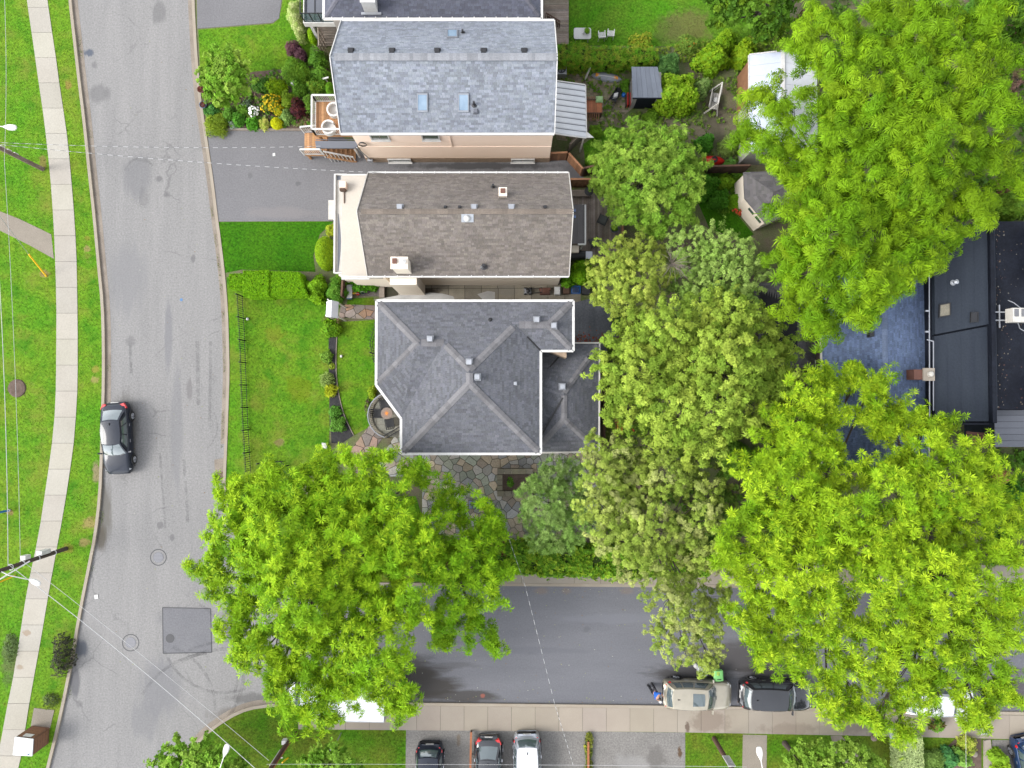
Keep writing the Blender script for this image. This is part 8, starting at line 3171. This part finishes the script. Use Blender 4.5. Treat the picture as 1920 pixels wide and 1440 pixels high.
patio_chair('grey cushioned chair on the deck half under the feathery tree', 1130, 412, math.radians(155), M['black_metal'], .6, 'cushioned deck chairs', pad=M['cloth_grey'], s=1.1)
c = P(1152, 429, .9)
t = thing('planter_pot', 'round grey planter pot with green plant on the deck', 'planter', (c.x, c.y, .6))
mb = MB()
mb.lathe(c.x, c.y, [(.2, .6), (.28, .98), (.3, 1.0), (.25, 1.0), (.24, .9)], 18)
mb.build('pot', M['metal_grey'], t)
q = fib(30, rng, 0) * np.array([.2, .2, .2]) + np.array([c.x, c.y, .95])
leaves('foliage', M['leaf'], t, q, fib(30, rng, 0), 'small', 1.0, [(.06, .12, .01)], 9)
# barbecue, bins, crates at the end of the side passage
c = P(1095, 479, 1.0)
t = thing('barbecue', 'black covered barbecue beside the deck', 'barbecue', (c.x, c.y, .6))
mb = MB()
mb.box(c.x - .95, c.y - .28, .62, c.x + .1, c.y + .28, 1.15)
mb.build('cabinet', M['black_plastic'], t)
mb = MB()
mb.grid(lambda u, v: (c.x - .9 + .95 * u, c.y + .27 * math.cos(math.pi * v), 1.152 + .25 * math.sin(math.pi * v)), 4, 8)
mb.build('lid', M['black_metal'], t)
mb = MB()
mb.box(c.x + .11, c.y - .25, 1.05, c.x + .55, c.y + .25, 1.1)
mb.build('side_shelf', M['steel'], t)
for k, (lab, px, py, w, d_, h, m) in enumerate((
  ('grey push mower lying in the side passage', 992, 545, .7, .4, .45, 'steel'), ('rusty firewood stack in the side passage', 1022, 546, .8, .45, .6, 'terracotta'), ('white lidded crate in the side passage', 1045, 545, .36, .5, .6, 'white_plastic'),
  ('blue recycling crate behind the brown house', 1080, 543, .6, .5, .5, 'blue_plastic'), ('dark tarp covered box right of the blue crate', 1099, 545, .55, .5, .5, 'black_plastic'), ('black box left of the blue crate', 1062, 543, .42, .55, .5, 'wood_brown'))):
 c = P(px, py, h)
 t = thing(('lawn_mower', 'firewood_stack', 'crate', 'crate', 'storage_box', 'storage_box')[k], lab, ('mower', 'firewood', 'crate', 'crate', 'box', 'box')[k], (c.x, c.y, .1))
 x0, x1, y0, y1 = c.x - w / 2, c.x + w / 2, c.y - d_ / 2, c.y + d_ / 2
 if k == 0:
  mb = MB()
  mb.hexa([(x0, y0, .16), (x1 - .15, y0, .16), (x1 - .15, y1, .16), (x0, y1, .16), (x0 + .08, y0 + .06, .36), (x1 - .25, y0 + .06, .4), (x1 - .25, y1 - .06, .4), (x0 + .08, y1 - .06, .36)])
  mb.build('mower_deck', M['steel'], t)
  mb = MB()
  mb.lathe(c.x - .08, c.y, [(.15, .38), (.16, .5), (.05, .54)], 12)
  mb.build('engine', M['black_plastic'], t)
  mb = MB()
  for yy in (y0 + .05, y1 - .05):
   mb.tube([(x1 - .2, yy, .3), (x1 + .5, yy, .8)], .02, 5)
  mb.tube([(x1 + .5, y0 + .05, .8), (x1 + .5, y1 - .05, .8)], .02, 5)
  mb.build('handle', M['black_metal'], t)
  for xx in (x0 + .1, x1 - .25):
   for yy in (y0 - .02, y1 + .02):
    mb = MB()
    mb.tube([(xx, yy - .025, .2), (xx, yy + .025, .2)], [.1, .1], 10)
    mb.build('wheel', M['tyre'], t)
 elif k == 1:
  for i in range(6):
   for j in range(3):
    mb = MB()
    yy = y0 + .07 + i * .075
    v = RS.uniform(.6, 1.4)
    mb.tube([(x0 + RS.uniform(0, .1), yy, .16 + j * .12), (x1 - RS.uniform(0, .15), yy + RS.uniform(-.02, .02), .16 + j * .12)], .045, 6, t=(v, v, v))
    mb.build('log', M['terracotta'], t)
 else:
  mb = MB()
  for (a0, b0, a1, b1) in ((x0, y0, x1, y0 + .03), (x0, y1 - .03, x1, y1), (x0, y0 + .031, x0 + .03, y1 - .031), (x1 - .03, y0 + .031, x1, y1 - .031)):
   mb.box(a0, b0, .1, a1, b1, h)
  mb.box(x0 + .031, y0 + .031, .1, x1 - .031, y1 - .031, .16)
  mb.build('body', M[m], t)
  mb = MB()
  if k == 3:
   for i in range(5):
    mb.box(x0 + .05 + i * .1, y0 + .05, .17, x0 + .1 + i * .1, y1 - .05, .3 + .05 * (i % 3), (1.2, 1.2, 1.2))
   mb.build('contents', M['paint_navy'], t)
  else:
   mb.hexa([(x0 - .02, y0 - .02, h + .001), (x1 + .02, y0 - .02, h + .001), (x1 + .02, y1 + .02, h + .001), (x0 - .02, y1 + .02, h + .001), (x0 + .02, y0 + .02, h + .06), (x1 - .02, y0 + .02, h + .06), (x1 - .02, y1 - .02, h + .06), (x0 + .02, y1 - .02, h + .06)])
   mb.build('lid', M[m], t)
# toys and bin on the gravel bed
c = P(654, 546, .4)
for k, (lab, px, py, m, nm, cat_) in enumerate((('yellow toy bucket on the gravel bed', 664, 547, 'yellow_plastic', 'bucket', 'bucket'), ('dark flower pot at the right of the toys', 681, 548, 'metal_navy', 'flower_pot', 'pot'), ('small red and white pot between the toys', 671, 551, 'red_plastic', 'flower_pot', 'pot'))):
 p = P(px, py, .3)
 t = thing(nm, lab, cat_, (p.x, p.y, .1))
 mb = MB()
 r = (.17, .14, .1)[k]
 mb.lathe(p.x, p.y, [(r * .75, .11), (r, .4), (r * 1.1, .42), (r * .85, .42), (r * .8, .3)], 14)
 mb.build('body', M[m], t)
 mb = MB()
 mb.tube([(p.x + r * math.cos(a), p.y, .42 + r * math.sin(a)) for a in np.linspace(0, math.pi, 8)], .012, 5)
 mb.build('handle', M['trim_white'], t)
t = thing('storage_bench', 'white and blue storage bench at the gravel bed edge', 'bench', tuple(P(655, 547, .1)))
p = P(655, 546, .5)
mb = MB()
mb.box(p.x - .2, p.y - .5, .1, p.x + .12, p.y + .4, .5)
mb.build('body', M['clay_blue'], t)
mb = MB()
mb.box(p.x - .16, p.y - .46, .501, p.x + .2, p.y + .42, .56)
mb.build('lid', M['white_plastic'], t)
mb = MB()
mb.bar(P2(717, 535), P2(717, 559), .35, .08, .3)
tag(mb.build('timber_step', M['wood_grey']), 'weathered timber step at the right end of the gravel bed', 'step')
# arbour roof over the stone path
t = thing('garden_arbour', 'small grey roofed arbour at the start of the stone path', 'arbour', tuple(P(624, 582, .1)))
z = 2.3
A, B, C_, D_ = P(613, 565, z), P(635, 566, z), P(634, 597, z), P(611, 594, z)
R0, R1 = P(622, 563, z + .35), P(621, 595, z + .35)
mb = MB()
up = Vector((0, 0, .04))
for q in ([D_, R1, R0, A], [C_, B, R0, R1]):
 if (q[1] - q[0]).cross(q[2] - q[1]).z < 0:
  q = q[::-1]
 mb.hexa([p for p in q] + [p + up for p in q], (1, 1, 1))
mb.build('roof', M['metal_white'], t)
mb = MB()
for p in (A, B, C_, D_):
 mb.box(p.x - .04, p.y - .04 + (.1 if p in (C_, D_) else -.1), .08, p.x + .04, p.y + .04 + (.1 if p in (C_, D_) else -.1), z)
mb.build('post', M['trim_old'], t)
mb = MB()
mb.beam(P(614, 561, 1.4), P(621, 567, 1.5), .07, .07)
mb.build('brace', M['trim_old'], t)
# small stone lamp and white balls
t = thing('stone_lantern', 'small pale stone lantern on the lawn above the corner tree', 'lantern', tuple(P(608, 837, .1)))
p = P(608, 836, .5)
mb = MB()
mb.box(p.x - .1, p.y - .1, .1, p.x + .1, p.y + .1, .45)
mb.build('base', M['stone_wall'], t)
mb = MB()
mb.hexa([(p.x - .22, p.y - .16, .451), (p.x + .16, p.y - .22, .451), (p.x + .22, p.y + .16, .451), (p.x - .16, p.y + .22, .451), (p.x - .18, p.y - .13, .52), (p.x + .13, p.y - .18, .52), (p.x + .18, p.y + .13, .52), (p.x - .13, p.y + .18, .52)])
mb.build('cap', M['trim_white'], t)
for lab, px, py, nm, r in (('white globe ornament on the lawn right of the mulch bed', 640, 668, 'globe_ornament', .1), ('white garden ornament among the front garden shrubs', 554, 162, 'garden_ornament', .16), ('pale stone ball beside the iron fence', 464, 598, 'garden_ball', .1)):
 p = P(px, py, .2)
 mb = MB()
 z0 = .55 if px == 554 else .1
 mb.lathe(p.x, p.y, [(.03, .08), (.04, z0), (r * .8, z0 + r * .3), (r, z0 + r), (r * .7, z0 + r * 1.7), (.01, z0 + r * 2)], 12)
 tag(mb.build(nm, M['trim_white'], smooth=True), lab, 'ornament')
mb = MB()
a, c_ = P(604, 148, .9), P(616, 145, 1.1)
mb.beam(a, c_, .1, .05)
mb.box((a.x + c_.x) / 2 - .03, a.y - .03, .08, (a.x + c_.x) / 2 + .03, a.y + .03, .96)
tag(mb.build('plant_marker', M['trim_white']), 'white board marker between bushes under the pale eave', 'marker')
for k, (lab, px, py) in enumerate((('upper terracotta planter on the right kerb', 378, 169), ('lower terracotta planter on the right kerb', 382, 198))):
 p = P(px, py, .3)
 t = thing('planter_pot', lab, 'planter', (p.x, p.y, .13), group='planters on the kerb')
 mb = MB()
 mb.lathe(p.x, p.y, [(.16, .12), (.22, .42), (.25, .46), (.2, .46), (.19, .4)], 14)
 mb.build('pot', M['clay_blue'] if k else M['terracotta'], t)
 q = fib(26, rng, 0) * np.array([.18, .18, .12]) + np.array([p.x, p.y, .42])
 leaves('foliage', M['leaf'], t, q, fib(26, rng, 0), 'small', .8, [(.09, .03, .02), (.12, .04, .03)], 19 + k)
# round terrace with railing, table and chairs
zt = .55
cx_, cy_ = P2(737, 778, zt)
t = thing('round_terrace', 'raised semicircular stone terrace with dark railing at the front of the slate house', 'terrace', (cx_, cy_, .1))
R = 1.5
seg = 12
arcp = [(cx_ + R * math.cos(math.radians(a)), cy_ + R * math.sin(math.radians(a))) for a in np.linspace(75, 255, seg + 1)]
mb = MB()
mb.prism(arcp + [(cx_ + 1.0, cy_ - R), (cx_ + 1.2, cy_ + R * .9)], .1, zt - .02)
mb.build('base', M['stone_wall'], t)
pol = arcp + [(cx_ + 1.0, cy_ - R), (cx_ + 1.2, cy_ + R * .9)]
if area2(pol) < 0:
 pol = pol[::-1]
rr = random.Random(4)
y = cy_ - R
while y < cy_ + R:
 x = cx_ - R - rr.random() * .3
 while x < cx_ + 1.2:
  w = rr.uniform(.4, .65)
  q = clip_convex([(x + .01, y + .01), (x + w - .01, y + .01 + rr.uniform(-.02, .02)), (x + w - .01, y + .41), (x + .01, y + .42)], pol)
  if q and abs(area2(q)) > .02:
   v = rr.uniform(.6, 1.15)
   mb = MB()
   mb.prism(q, zt - .02, zt + rr.uniform(.0, .012), (v, v * 1.02, v * .95))
   mb.build('flagstone', M['flag'], t)
  x += w
 y += .43
for i in range(seg):
 a, c_ = arcp[i], arcp[i + 1]
 mb = MB()
 v = rr.uniform(.7, 1.2)
 mb.bar(a, c_, .2, .1, zt + .1, (v, v, v))
 mb.build('coping_stone', M['stone_wall'], t)
mb = MB()
for i in range(seg):
 mb.beam((*arcp[i], zt + .95), (*arcp[i + 1], zt + .95), .06, .05)
 for f in (0, .33, .66):
  x, y = arcp[i][0] + (arcp[i + 1][0] - arcp[i][0]) * f, arcp[i][1] + (arcp[i + 1][1] - arcp[i][1]) * f
  mb.box(x - .015, y - .015, zt + .1, x + .015, y + .015, zt + .93)
mb.build('railing', M['flash'], t)
mb = MB()
a, c_ = P(724, 816, zt), P(752, 800, zt)
for k in range(2):
 o = Vector((.12 * k, -.16 * k, 0))
 mb.beam(Vector((a.x, a.y, zt + .95)) + o, Vector((c_.x, c_.y, zt + .95)) + o, .05, .05)
 for f in np.linspace(0, 1, 8):
  p = a.lerp(c_, f) + o
  mb.box(p.x - .012, p.y - .012, .12, p.x + .012, p.y + .012, zt + .93)
mb.build('stair_railing', M['black_metal'], t)
c = P(725, 775, zt + .75)
t = thing('bistro_table', 'round mosaic bistro table on the round terrace', 'table', (c.x, c.y, zt))
mb = MB()
mb.lathe(c.x, c.y, [(.36, zt + .7), (.38, zt + .72), (.38, zt + .75), (.02, zt + .752)], 24)
tp = mb.build('tabletop', M['flag_pink'], t)
mb = MB()
for k in range(16):
 a = 2 * math.pi * k / 16
 r0, r1 = .08, .24
 mb.face([(c.x + r0 * math.cos(a - .12), c.y + r0 * math.sin(a - .12), zt + .756), (c.x + r1 * math.cos(a), c.y + r1 * math.sin(a), zt + .756), (c.x + r0 * math.cos(a + .12), c.y + r0 * math.sin(a + .12), zt + .756)], (1, .8, .4))
mb.lathe(c.x, c.y, [(.07, zt + .754), (.06, zt + .76)], 12, (1.2, .8, .3))
mb.build('sun_mosaic', M['orange_plastic'], tp)
mb = MB()
mb.cyl(c.x, c.y, zt, zt + .7, .035)
for k in range(3):
 a = k * 2.094
 mb.beam((c.x, c.y, zt + .2), (c.x + .28 * math.cos(a), c.y + .28 * math.sin(a), zt + .02), .03, .03)
mb.build('pedestal', M['black_metal'], t)
for k, (lab, px, py, rz) in enumerate((('black armchair left of the round bistro table', 708, 775, 90), ('black armchair above the round bistro table beside the gutter', 721, 757, 10), ('black armchair below the round bistro table', 731, 793, 190))):
 patio_chair(lab, px, py, math.radians(rz), M['black_metal'], zt + .012, 'black terrace armchairs', slat=False, s=1.05)
p = P(713, 807, .3)
t = thing('planter_pot', 'dark red plant pot at the terrace corner on the stone path', 'planter', (p.x, p.y, .12))
mb = MB()
mb.lathe(p.x, p.y, [(.13, .125), (.18, .4), (.2, .42), (.16, .42), (.15, .34)], 14)
mb.build('pot', M['terracotta'], t)
mb = MB()
mb.lathe(p.x, p.y, [(.15, .36), (.01, .38)], 12)
mb.build('soil', M['bed_soil'], t)
# stone planter box on the terrace
t = thing('stone_planter', 'rectangular stone planter box on the terrace left of the pine tree', 'planter', tuple(P(967, 905, .13)))
zt2 = .5
for (x0, y0, x1, y1, n) in ((932, 879, 1000, 889, 5), (932, 921, 1000, 931, 5), (932, 890, 942, 920, 3), (992, 890, 1001, 920, 3)):
 for k in range(n):
  f0, f1 = k / n, (k + 1) / n
  hz = (x1 - x0) > (y1 - y0)
  q = [(x0 + (x1 - x0) * f0 + .4, y0), (x0 + (x1 - x0) * f1 - .4, y0), (x0 + (x1 - x0) * f1 - .4, y1), (x0 + (x1 - x0) * f0 + .4, y1)] if hz else [(x0, y0 + (y1 - y0) * f0 + .4), (x1, y0 + (y1 - y0) * f0 + .4), (x1, y0 + (y1 - y0) * f1 - .4), (x0, y0 + (y1 - y0) * f1 - .4)]
  mb = MB()
  v = RS.uniform(.75, 1.2)
  mb.prism(PL(q, zt2), .1, zt2 + RS.uniform(-.015, .015), (v, v, v * RS.uniform(.85, 1)))
  mb.build('stone', M['stone_wall'], t)
mb = MB()
mb.prism(PL([(942, 890), (992, 890), (992, 920), (942, 920)], zt2), .1, zt2 - .16)
mb.build('soil', M['bed_soil'], t)
# bench with patterned cushion on the terrace
t = thing('garden_bench', 'bench with blue-grey quilted cushion on the stone terrace', 'bench', tuple(P(899, 947, .13)))
a, c_ = P(879, 954, .5), P(920, 938, .5)
for i in range(6):
 for j in range(2):
  mb = MB()
  x0, x1 = a.x + (c_.x - a.x) * i / 6 + .008, a.x + (c_.x - a.x) * (i + 1) / 6 - .008
  y0, y1 = a.y + (c_.y - a.y) * j / 2 + .008, a.y + (c_.y - a.y) * (j + 1) / 2 - .008
  xm, ym = (x0 + x1) / 2, (y0 + y1) / 2
  mb.hexa([(x0, y0, .48), (x1, y0, .48), (x1, y1, .48), (x0, y1, .48), (x0 + .03, y0 + .03, .56), (x1 - .03, y0 + .03, .56), (x1 - .03, y1 - .03, .56), (x0 + .03, y1 - .03, .56)])
  mb.build('quilted_pad', M['cushion_bluegrey'], t)
mb = MB()
mb.box(a.x - .03, a.y - .03, .42, c_.x + .03, c_.y + .03, .478)
for x in (a.x + .04, c_.x - .04):
 for y in (a.y + .04, c_.y - .04):
  mb.box(x - .03, y - .03, .12, x + .03, y + .03, .42)
mb.build('bench_frame', M['wood_brown'], t)
# orange bench and toys behind the rear wing
t = thing('garden_bench', 'orange slatted bench behind the rear wing', 'bench', tuple(P(1160, 800, .1)))
for k in range(4):
 mb = MB()
 p, q_ = P(1154 + k * 4, 783, .5), P(1154 + k * 4, 814, .5)
 mb.beam(p, q_, .1, .04)
 mb.build('slat', M['orange_plastic'] if k % 2 else M['wood_orange'], t)
mb = MB()
for py in (786, 811):
 p, q_ = P(1153, py, .5), P(1168, py, .5)
 mb.box(p.x, p.y - .03, .1, q_.x, p.y + .03, .475)
mb.build('leg_frame', M['wood_brown'], t)
for k, (lab, px, py, m) in enumerate((('white toy ball behind the orange bench', 1181, 792, 'white_plastic'), ('blue toy ball behind the orange bench', 1184, 800, 'blue_plastic'), ('red toy ball behind the orange bench', 1187, 806, 'red_plastic'))):
 p = P(px, py, .2)
 mb = MB()
 mb.lathe(p.x, p.y, [(.03, .09), (.1, .14), (.13, .22), (.1, .3), (.02, .35)], 12)
 tag(mb.build('toy_ball', M[m], smooth=True), lab, 'ball')


# bins
def bin_(label, px, py, m, rz=0, h=1.05, w=.28, z0=.0, group='wheeled bins'):
 c = P(px, py, h)
 t = thing('wheeled_bin', label, 'bin', (c.x, c.y, z0), rz, group)
 mb = MB()
 mb.hexa([(-w * .75, -w * .8, .08), (w * .75, -w * .8, .08), (w * .75, w * .8, .08), (-w * .75, w * .8, .08), (-w, -w * 1.1, h - .08), (w, -w * 1.1, h - .08), (w, w * 1.1, h - .08), (-w, w * 1.1, h - .08)])
 mb.build('body', m, t, local=True)
 mb = MB()
 mb.grid(lambda u, v: (-w * 1.08 + w * 2.16 * u, -w * 1.2 + w * 2.4 * v, h - .075 + .07 * math.sin(math.pi * u) ** .5), 8, 3)
 mb.box(-w * 1.08, -w * 1.2, h - .1, w * 1.08, w * 1.2, h - .077)
 l_ = mb.build('lid', m, t, local=True)
 mb = MB()
 mb.box(-w * .5, -w * .9, h + .0, w * .5, -w * .7, h + .012)
 mb.build('lid_label', M['black_plastic'], l_, local=True)
 mb = MB()
 mb.tube([(-w * .9, w * 1.3, h - .12), (w * .9, w * 1.3, h - .12)], .02, 6)
 mb.build('handle', m, t, local=True)
 for s in (-1, 1):
  mb = MB()
  mb.tube([(s * w * .7, w * .85, .1), (s * w * .95, w * .85, .1)], [.1, .1], 10)
  mb.build('wheel', M['tyre'], t, local=True)
 return t


bin_('green wheeled bin standing beside the bonnet of the beige SUV', 1348, 1268, M['green_plastic'], .05)
bin_('dark wheeled bin beside the beige SUV half under the pale birch', 1318, 1258, M['grey_plastic'], .1)
bin_('grey-blue wheeled bin on the sidewalk at the lower right', 1846, 1366, M['steel'], 0, z0=.12)
bin_('grey wheeled bin on the sidewalk under the bright feathery tree', 1676, 1374, M['grey_plastic'], .1, z0=.12)
for k, (px, py, dz) in enumerate(((1306, 1249, .0), (1327, 1240, .0))):
 p = P(px, py, .2)
 mb = MB()
 mb.lathe(p.x, p.y, [(.1, .01), (.2, .1), (.16, .28), (.05, .4), (.07, .45)], 12)
 tag(mb.build('rubbish_bag', M['white_plastic'], smooth=True), ('small white rubbish bag left of the dark bin by the beige SUV', 'white rubbish bag above the dark bin under the birch leaves')[k], 'bag')
t = thing('potted_plant', 'large blue pot with leafy plants on the sidewalk below the white van', 'potted plant', tuple(P(1762, 1357, .12)))
p = P(1758, 1356, .4)
mb = MB()
mb.lathe(p.x, p.y, [(.2, .13), (.3, .5), (.33, .54), (.27, .54), (.25, .45)], 16)
mb.build('pot', M['clay_blue'], t)
q = fib(60, rng, -.1) * np.array([.5, .32, .3]) + np.array([p.x - .25, p.y, .62])
leaves('foliage', M['leaf'], t, q, fib(60, rng, -.1), 'broad', 1.0, [(.05, .13, .01), (.1, .15, .02), (.12, .09, .03)], 29)
p = P(1640, 1385, .3)
mb = MB()
mb.lathe(p.x, p.y, [(.14, .1), (.22, .2), (.15, .35), (.02, .4)], 10)
tag(mb.build('garden_rock', M['flag_pink']), 'rounded pinkish rock on the lawn edge below the bright feathery tree', 'rock')
p = P(1830, 1416, .3)
mb = MB()
mb.lathe(p.x, p.y, [(.18, .1), (.2, .2), (.12, .28), (.02, .3)], 9)
tag(mb.build('garden_rock', M['walk_s']), 'pale rock in the right front garden bed', 'rock')
t = thing('tree_stump', 'short dead tree stump on the lawn beside the lime green tree', 'stump', tuple(P(1470, 1392, .1)))
p = P2(1470, 1392)
mb = MB()
mb.tube([(p[0], p[1], .05), (p[0] + .1, p[1] - .1, .8), (p[0] + .4, p[1] - .5, 1.6)], [.2, .15, .08], 9)
mb.build('trunk', M['bark'], t)
t = thing('swing_set', 'tan jar shaped clay oven in the yard below the grey terrace', 'oven', tuple(P(1880, 890, .1)))
p = P(1878, 893, .6)
mb = MB()
mb.lathe(p.x, p.y, [(.25, .1), (.5, .4), (.48, .8), (.3, 1.1), (.2, 1.12)], 16)
mb.build('body', M['wood_orange'], t)
mb = MB()
mb.cyl(p.x, p.y, 1.121, 1.45, .1)
mb.build('flue', M['black_metal'], t)
t.name = 'clay_oven'
mb = MB()
c = P(1545, 55, 5.0)


# ------------------------------------------------------------------ the person behind the SUV
def skin(name, verts, edges, radii, m, parent, sub=1):
 me = bpy.data.meshes.new(name)
 me.from_pydata(verts, edges, [])
 me.materials.append(m)
 at = me.attributes.new("tint", 'FLOAT_COLOR', 'POINT')
 at.data.foreach_set("color", [1.0] * (4 * len(verts)))
 o = bpy.data.objects.new(name, me)
 col.objects.link(o)
 o.parent = parent
 md = o.modifiers.new("skin", 'SKIN')
 md.use_smooth_shade = True
 for i, r in enumerate(radii):
  me.skin_vertices[0].data[i].radius = (r, r) if not hasattr(r, '__len__') else r
 me.skin_vertices[0].data[0].use_root = True
 s = o.modifiers.new("sub", 'SUBSURF')
 s.levels = s.render_levels = sub
 return o


def ensure_skin(o):
 return o


f0 = P(1220, 1285, 0)
hd = P(1237, 1310, 1.42)
PE = thing('person', 'person in blue top and dark trousers leaning towards the rear of the beige SUV', 'person', (f0.x, f0.y, 0))
dv = Vector((hd.x - f0.x, hd.y - f0.y, 0))
fw = dv.normalized()
sd = Vector((-fw.y, fw.x, 0))


def B(f, s, z):
 v = fw * f + sd * s
 return (v.x, v.y, z)


L_ = dv.length
pel, chest, neck = (L_ * .2, .88), (L_ * .7, 1.22), (L_ * .88, 1.36)
V_ = [B(pel[0], 0, pel[1]), B(L_ * .42, 0, 1.05), B(chest[0], 0, chest[1]), B(neck[0], 0, neck[1]), B(L_ * .95, 0, 1.42),
 B(pel[0], .1, .86), B(.12, .12, .48), B(-.02, .13, .08), B(.12, .14, .04), B(pel[0], -.1, .86), B(.0, -.12, .48), B(-.12, -.13, .08), B(.02, -.14, .04),
 B(chest[0] - .02, .19, 1.24), B(chest[0] + .12, .25, 1.0), B(chest[0] + .36, .2, .98), B(chest[0] - .02, -.19, 1.24), B(chest[0] + .12, -.25, 1.0), B(chest[0] + .36, -.2, .98)]
E_ = [(0, 1), (1, 2), (2, 3), (3, 4), (0, 5), (5, 6), (6, 7), (7, 8), (0, 9), (9, 10), (10, 11), (11, 12), (2, 13), (13, 14), (14, 15), (2, 16), (16, 17), (17, 18)]
R_ = [.13, .125, .145, .06, .055, .1, .07, .048, .04, .1, .07, .048, .04, .07, .047, .036, .07, .047, .036]
bd = skin('body', V_, E_, R_, M['body_skin'], PE)
# clothes follow the body
idx = [0, 1, 2, 13, 14, 16, 17]
skin('shirt', [V_[0], V_[1], V_[2], V_[13], V_[14], V_[16], V_[17]], [(0, 1), (1, 2), (2, 3), (3, 4), (2, 5), (5, 6)], [.15, .148, .168, .09, .065, .09, .065], M['shirt_blue'], bd)
skin('trousers', [V_[0], V_[5], V_[6], V_[7], V_[9], V_[10], V_[11]], [(0, 1), (1, 2), (2, 3), (0, 4), (4, 5), (5, 6)], [.152, .122, .088, .066, .122, .088, .066], M['trouser_cloth'], bd)
for k in (7, 11):
 mb = MB()
 q = Vector(V_[k])
 mb.hexa([tuple(q + fw * a + sd * s + Vector((0, 0, z - q.z))) for z in (.0, .1) for a, s in ((-.1, -.05), (.18, -.05), (.18, .05), (-.1, .05))])
 mb.build('shoe', M['black_plastic'], bd, local=True)
hc = Vector(B(L_ * 1.02, 0, 1.5))
mb = MB()


def headf(u, v):
 th, ph = 2 * math.pi * u, math.pi * v
 x, y, z = math.sin(ph) * math.cos(th), math.sin(ph) * math.sin(th), -math.cos(ph)
 nose = .02 if (x > .9 and abs(z) < .25) else 0
 q = fw * (x * (.1 + nose)) + sd * (y * .078) + Vector((0, 0, z * .12 - .01 * x))
 return hc + q


mb.grid(headf, 16, 10)
h_ = mb.build('head', M['skin'], bd, local=True, smooth=True)
mb = MB()
mb.grid(lambda u, v: hc - fw * .015 + (fw * (math.sin(math.pi * (.42 + .58 * v)) * math.cos(2 * math.pi * u) * .108) + sd * (math.sin(math.pi * (.42 + .58 * v)) * math.sin(2 * math.pi * u) * .088) + Vector((0, 0, -math.cos(math.pi * (.42 + .58 * v)) * .13 + .012))), 16, 7)
mb.build('hair', M['hair'], bd, local=True, smooth=True)
mb = MB()
for s in (-1, 1):
 q = hc + fw * .092 + sd * (s * .032) + Vector((0, 0, .012))
 mb.box(q.x - .012, q.y - .012, q.z - .008, q.x + .012, q.y + .012, q.z + .008, (.2, .2, .2))
mb.build('eyes', M['trim_white'], bd, local=True)
for k in (15, 18):
 q = Vector(V_[k])
 for i in range(5):
  s0 = (-.035 + .0175 * i) if i < 4 else (.045 if k == 18 else -.045)
  ln = (.075, .085, .08, .065, .05)[i]
  a = q + sd * s0 + fw * .03
  skin('finger', [tuple(q + sd * s0 * .6), tuple(a + fw * ln * .5), tuple(a + fw * ln - Vector((0, 0, .03)))], [(0, 1), (1, 2)], [.011, .009, .008], M['body_skin'], bd, 0)
c = hd - fw * .12 + sd * (-.22)
p = Vector((f0.x, f0.y, 0)) + Vector(V_[18]) + fw * .1
mb = MB()
mb.hexa([tuple(p + fw * a + sd * s + Vector((0, 0, z))) for z in (-.16, .06) for a, s in ((-.06, -.08), (.1, -.08), (.1, .08), (-.06, .08))])
tag(mb.build('carrier_bag', M['white_plastic']), 'small white bag held by the person at the beige SUV', 'bag')
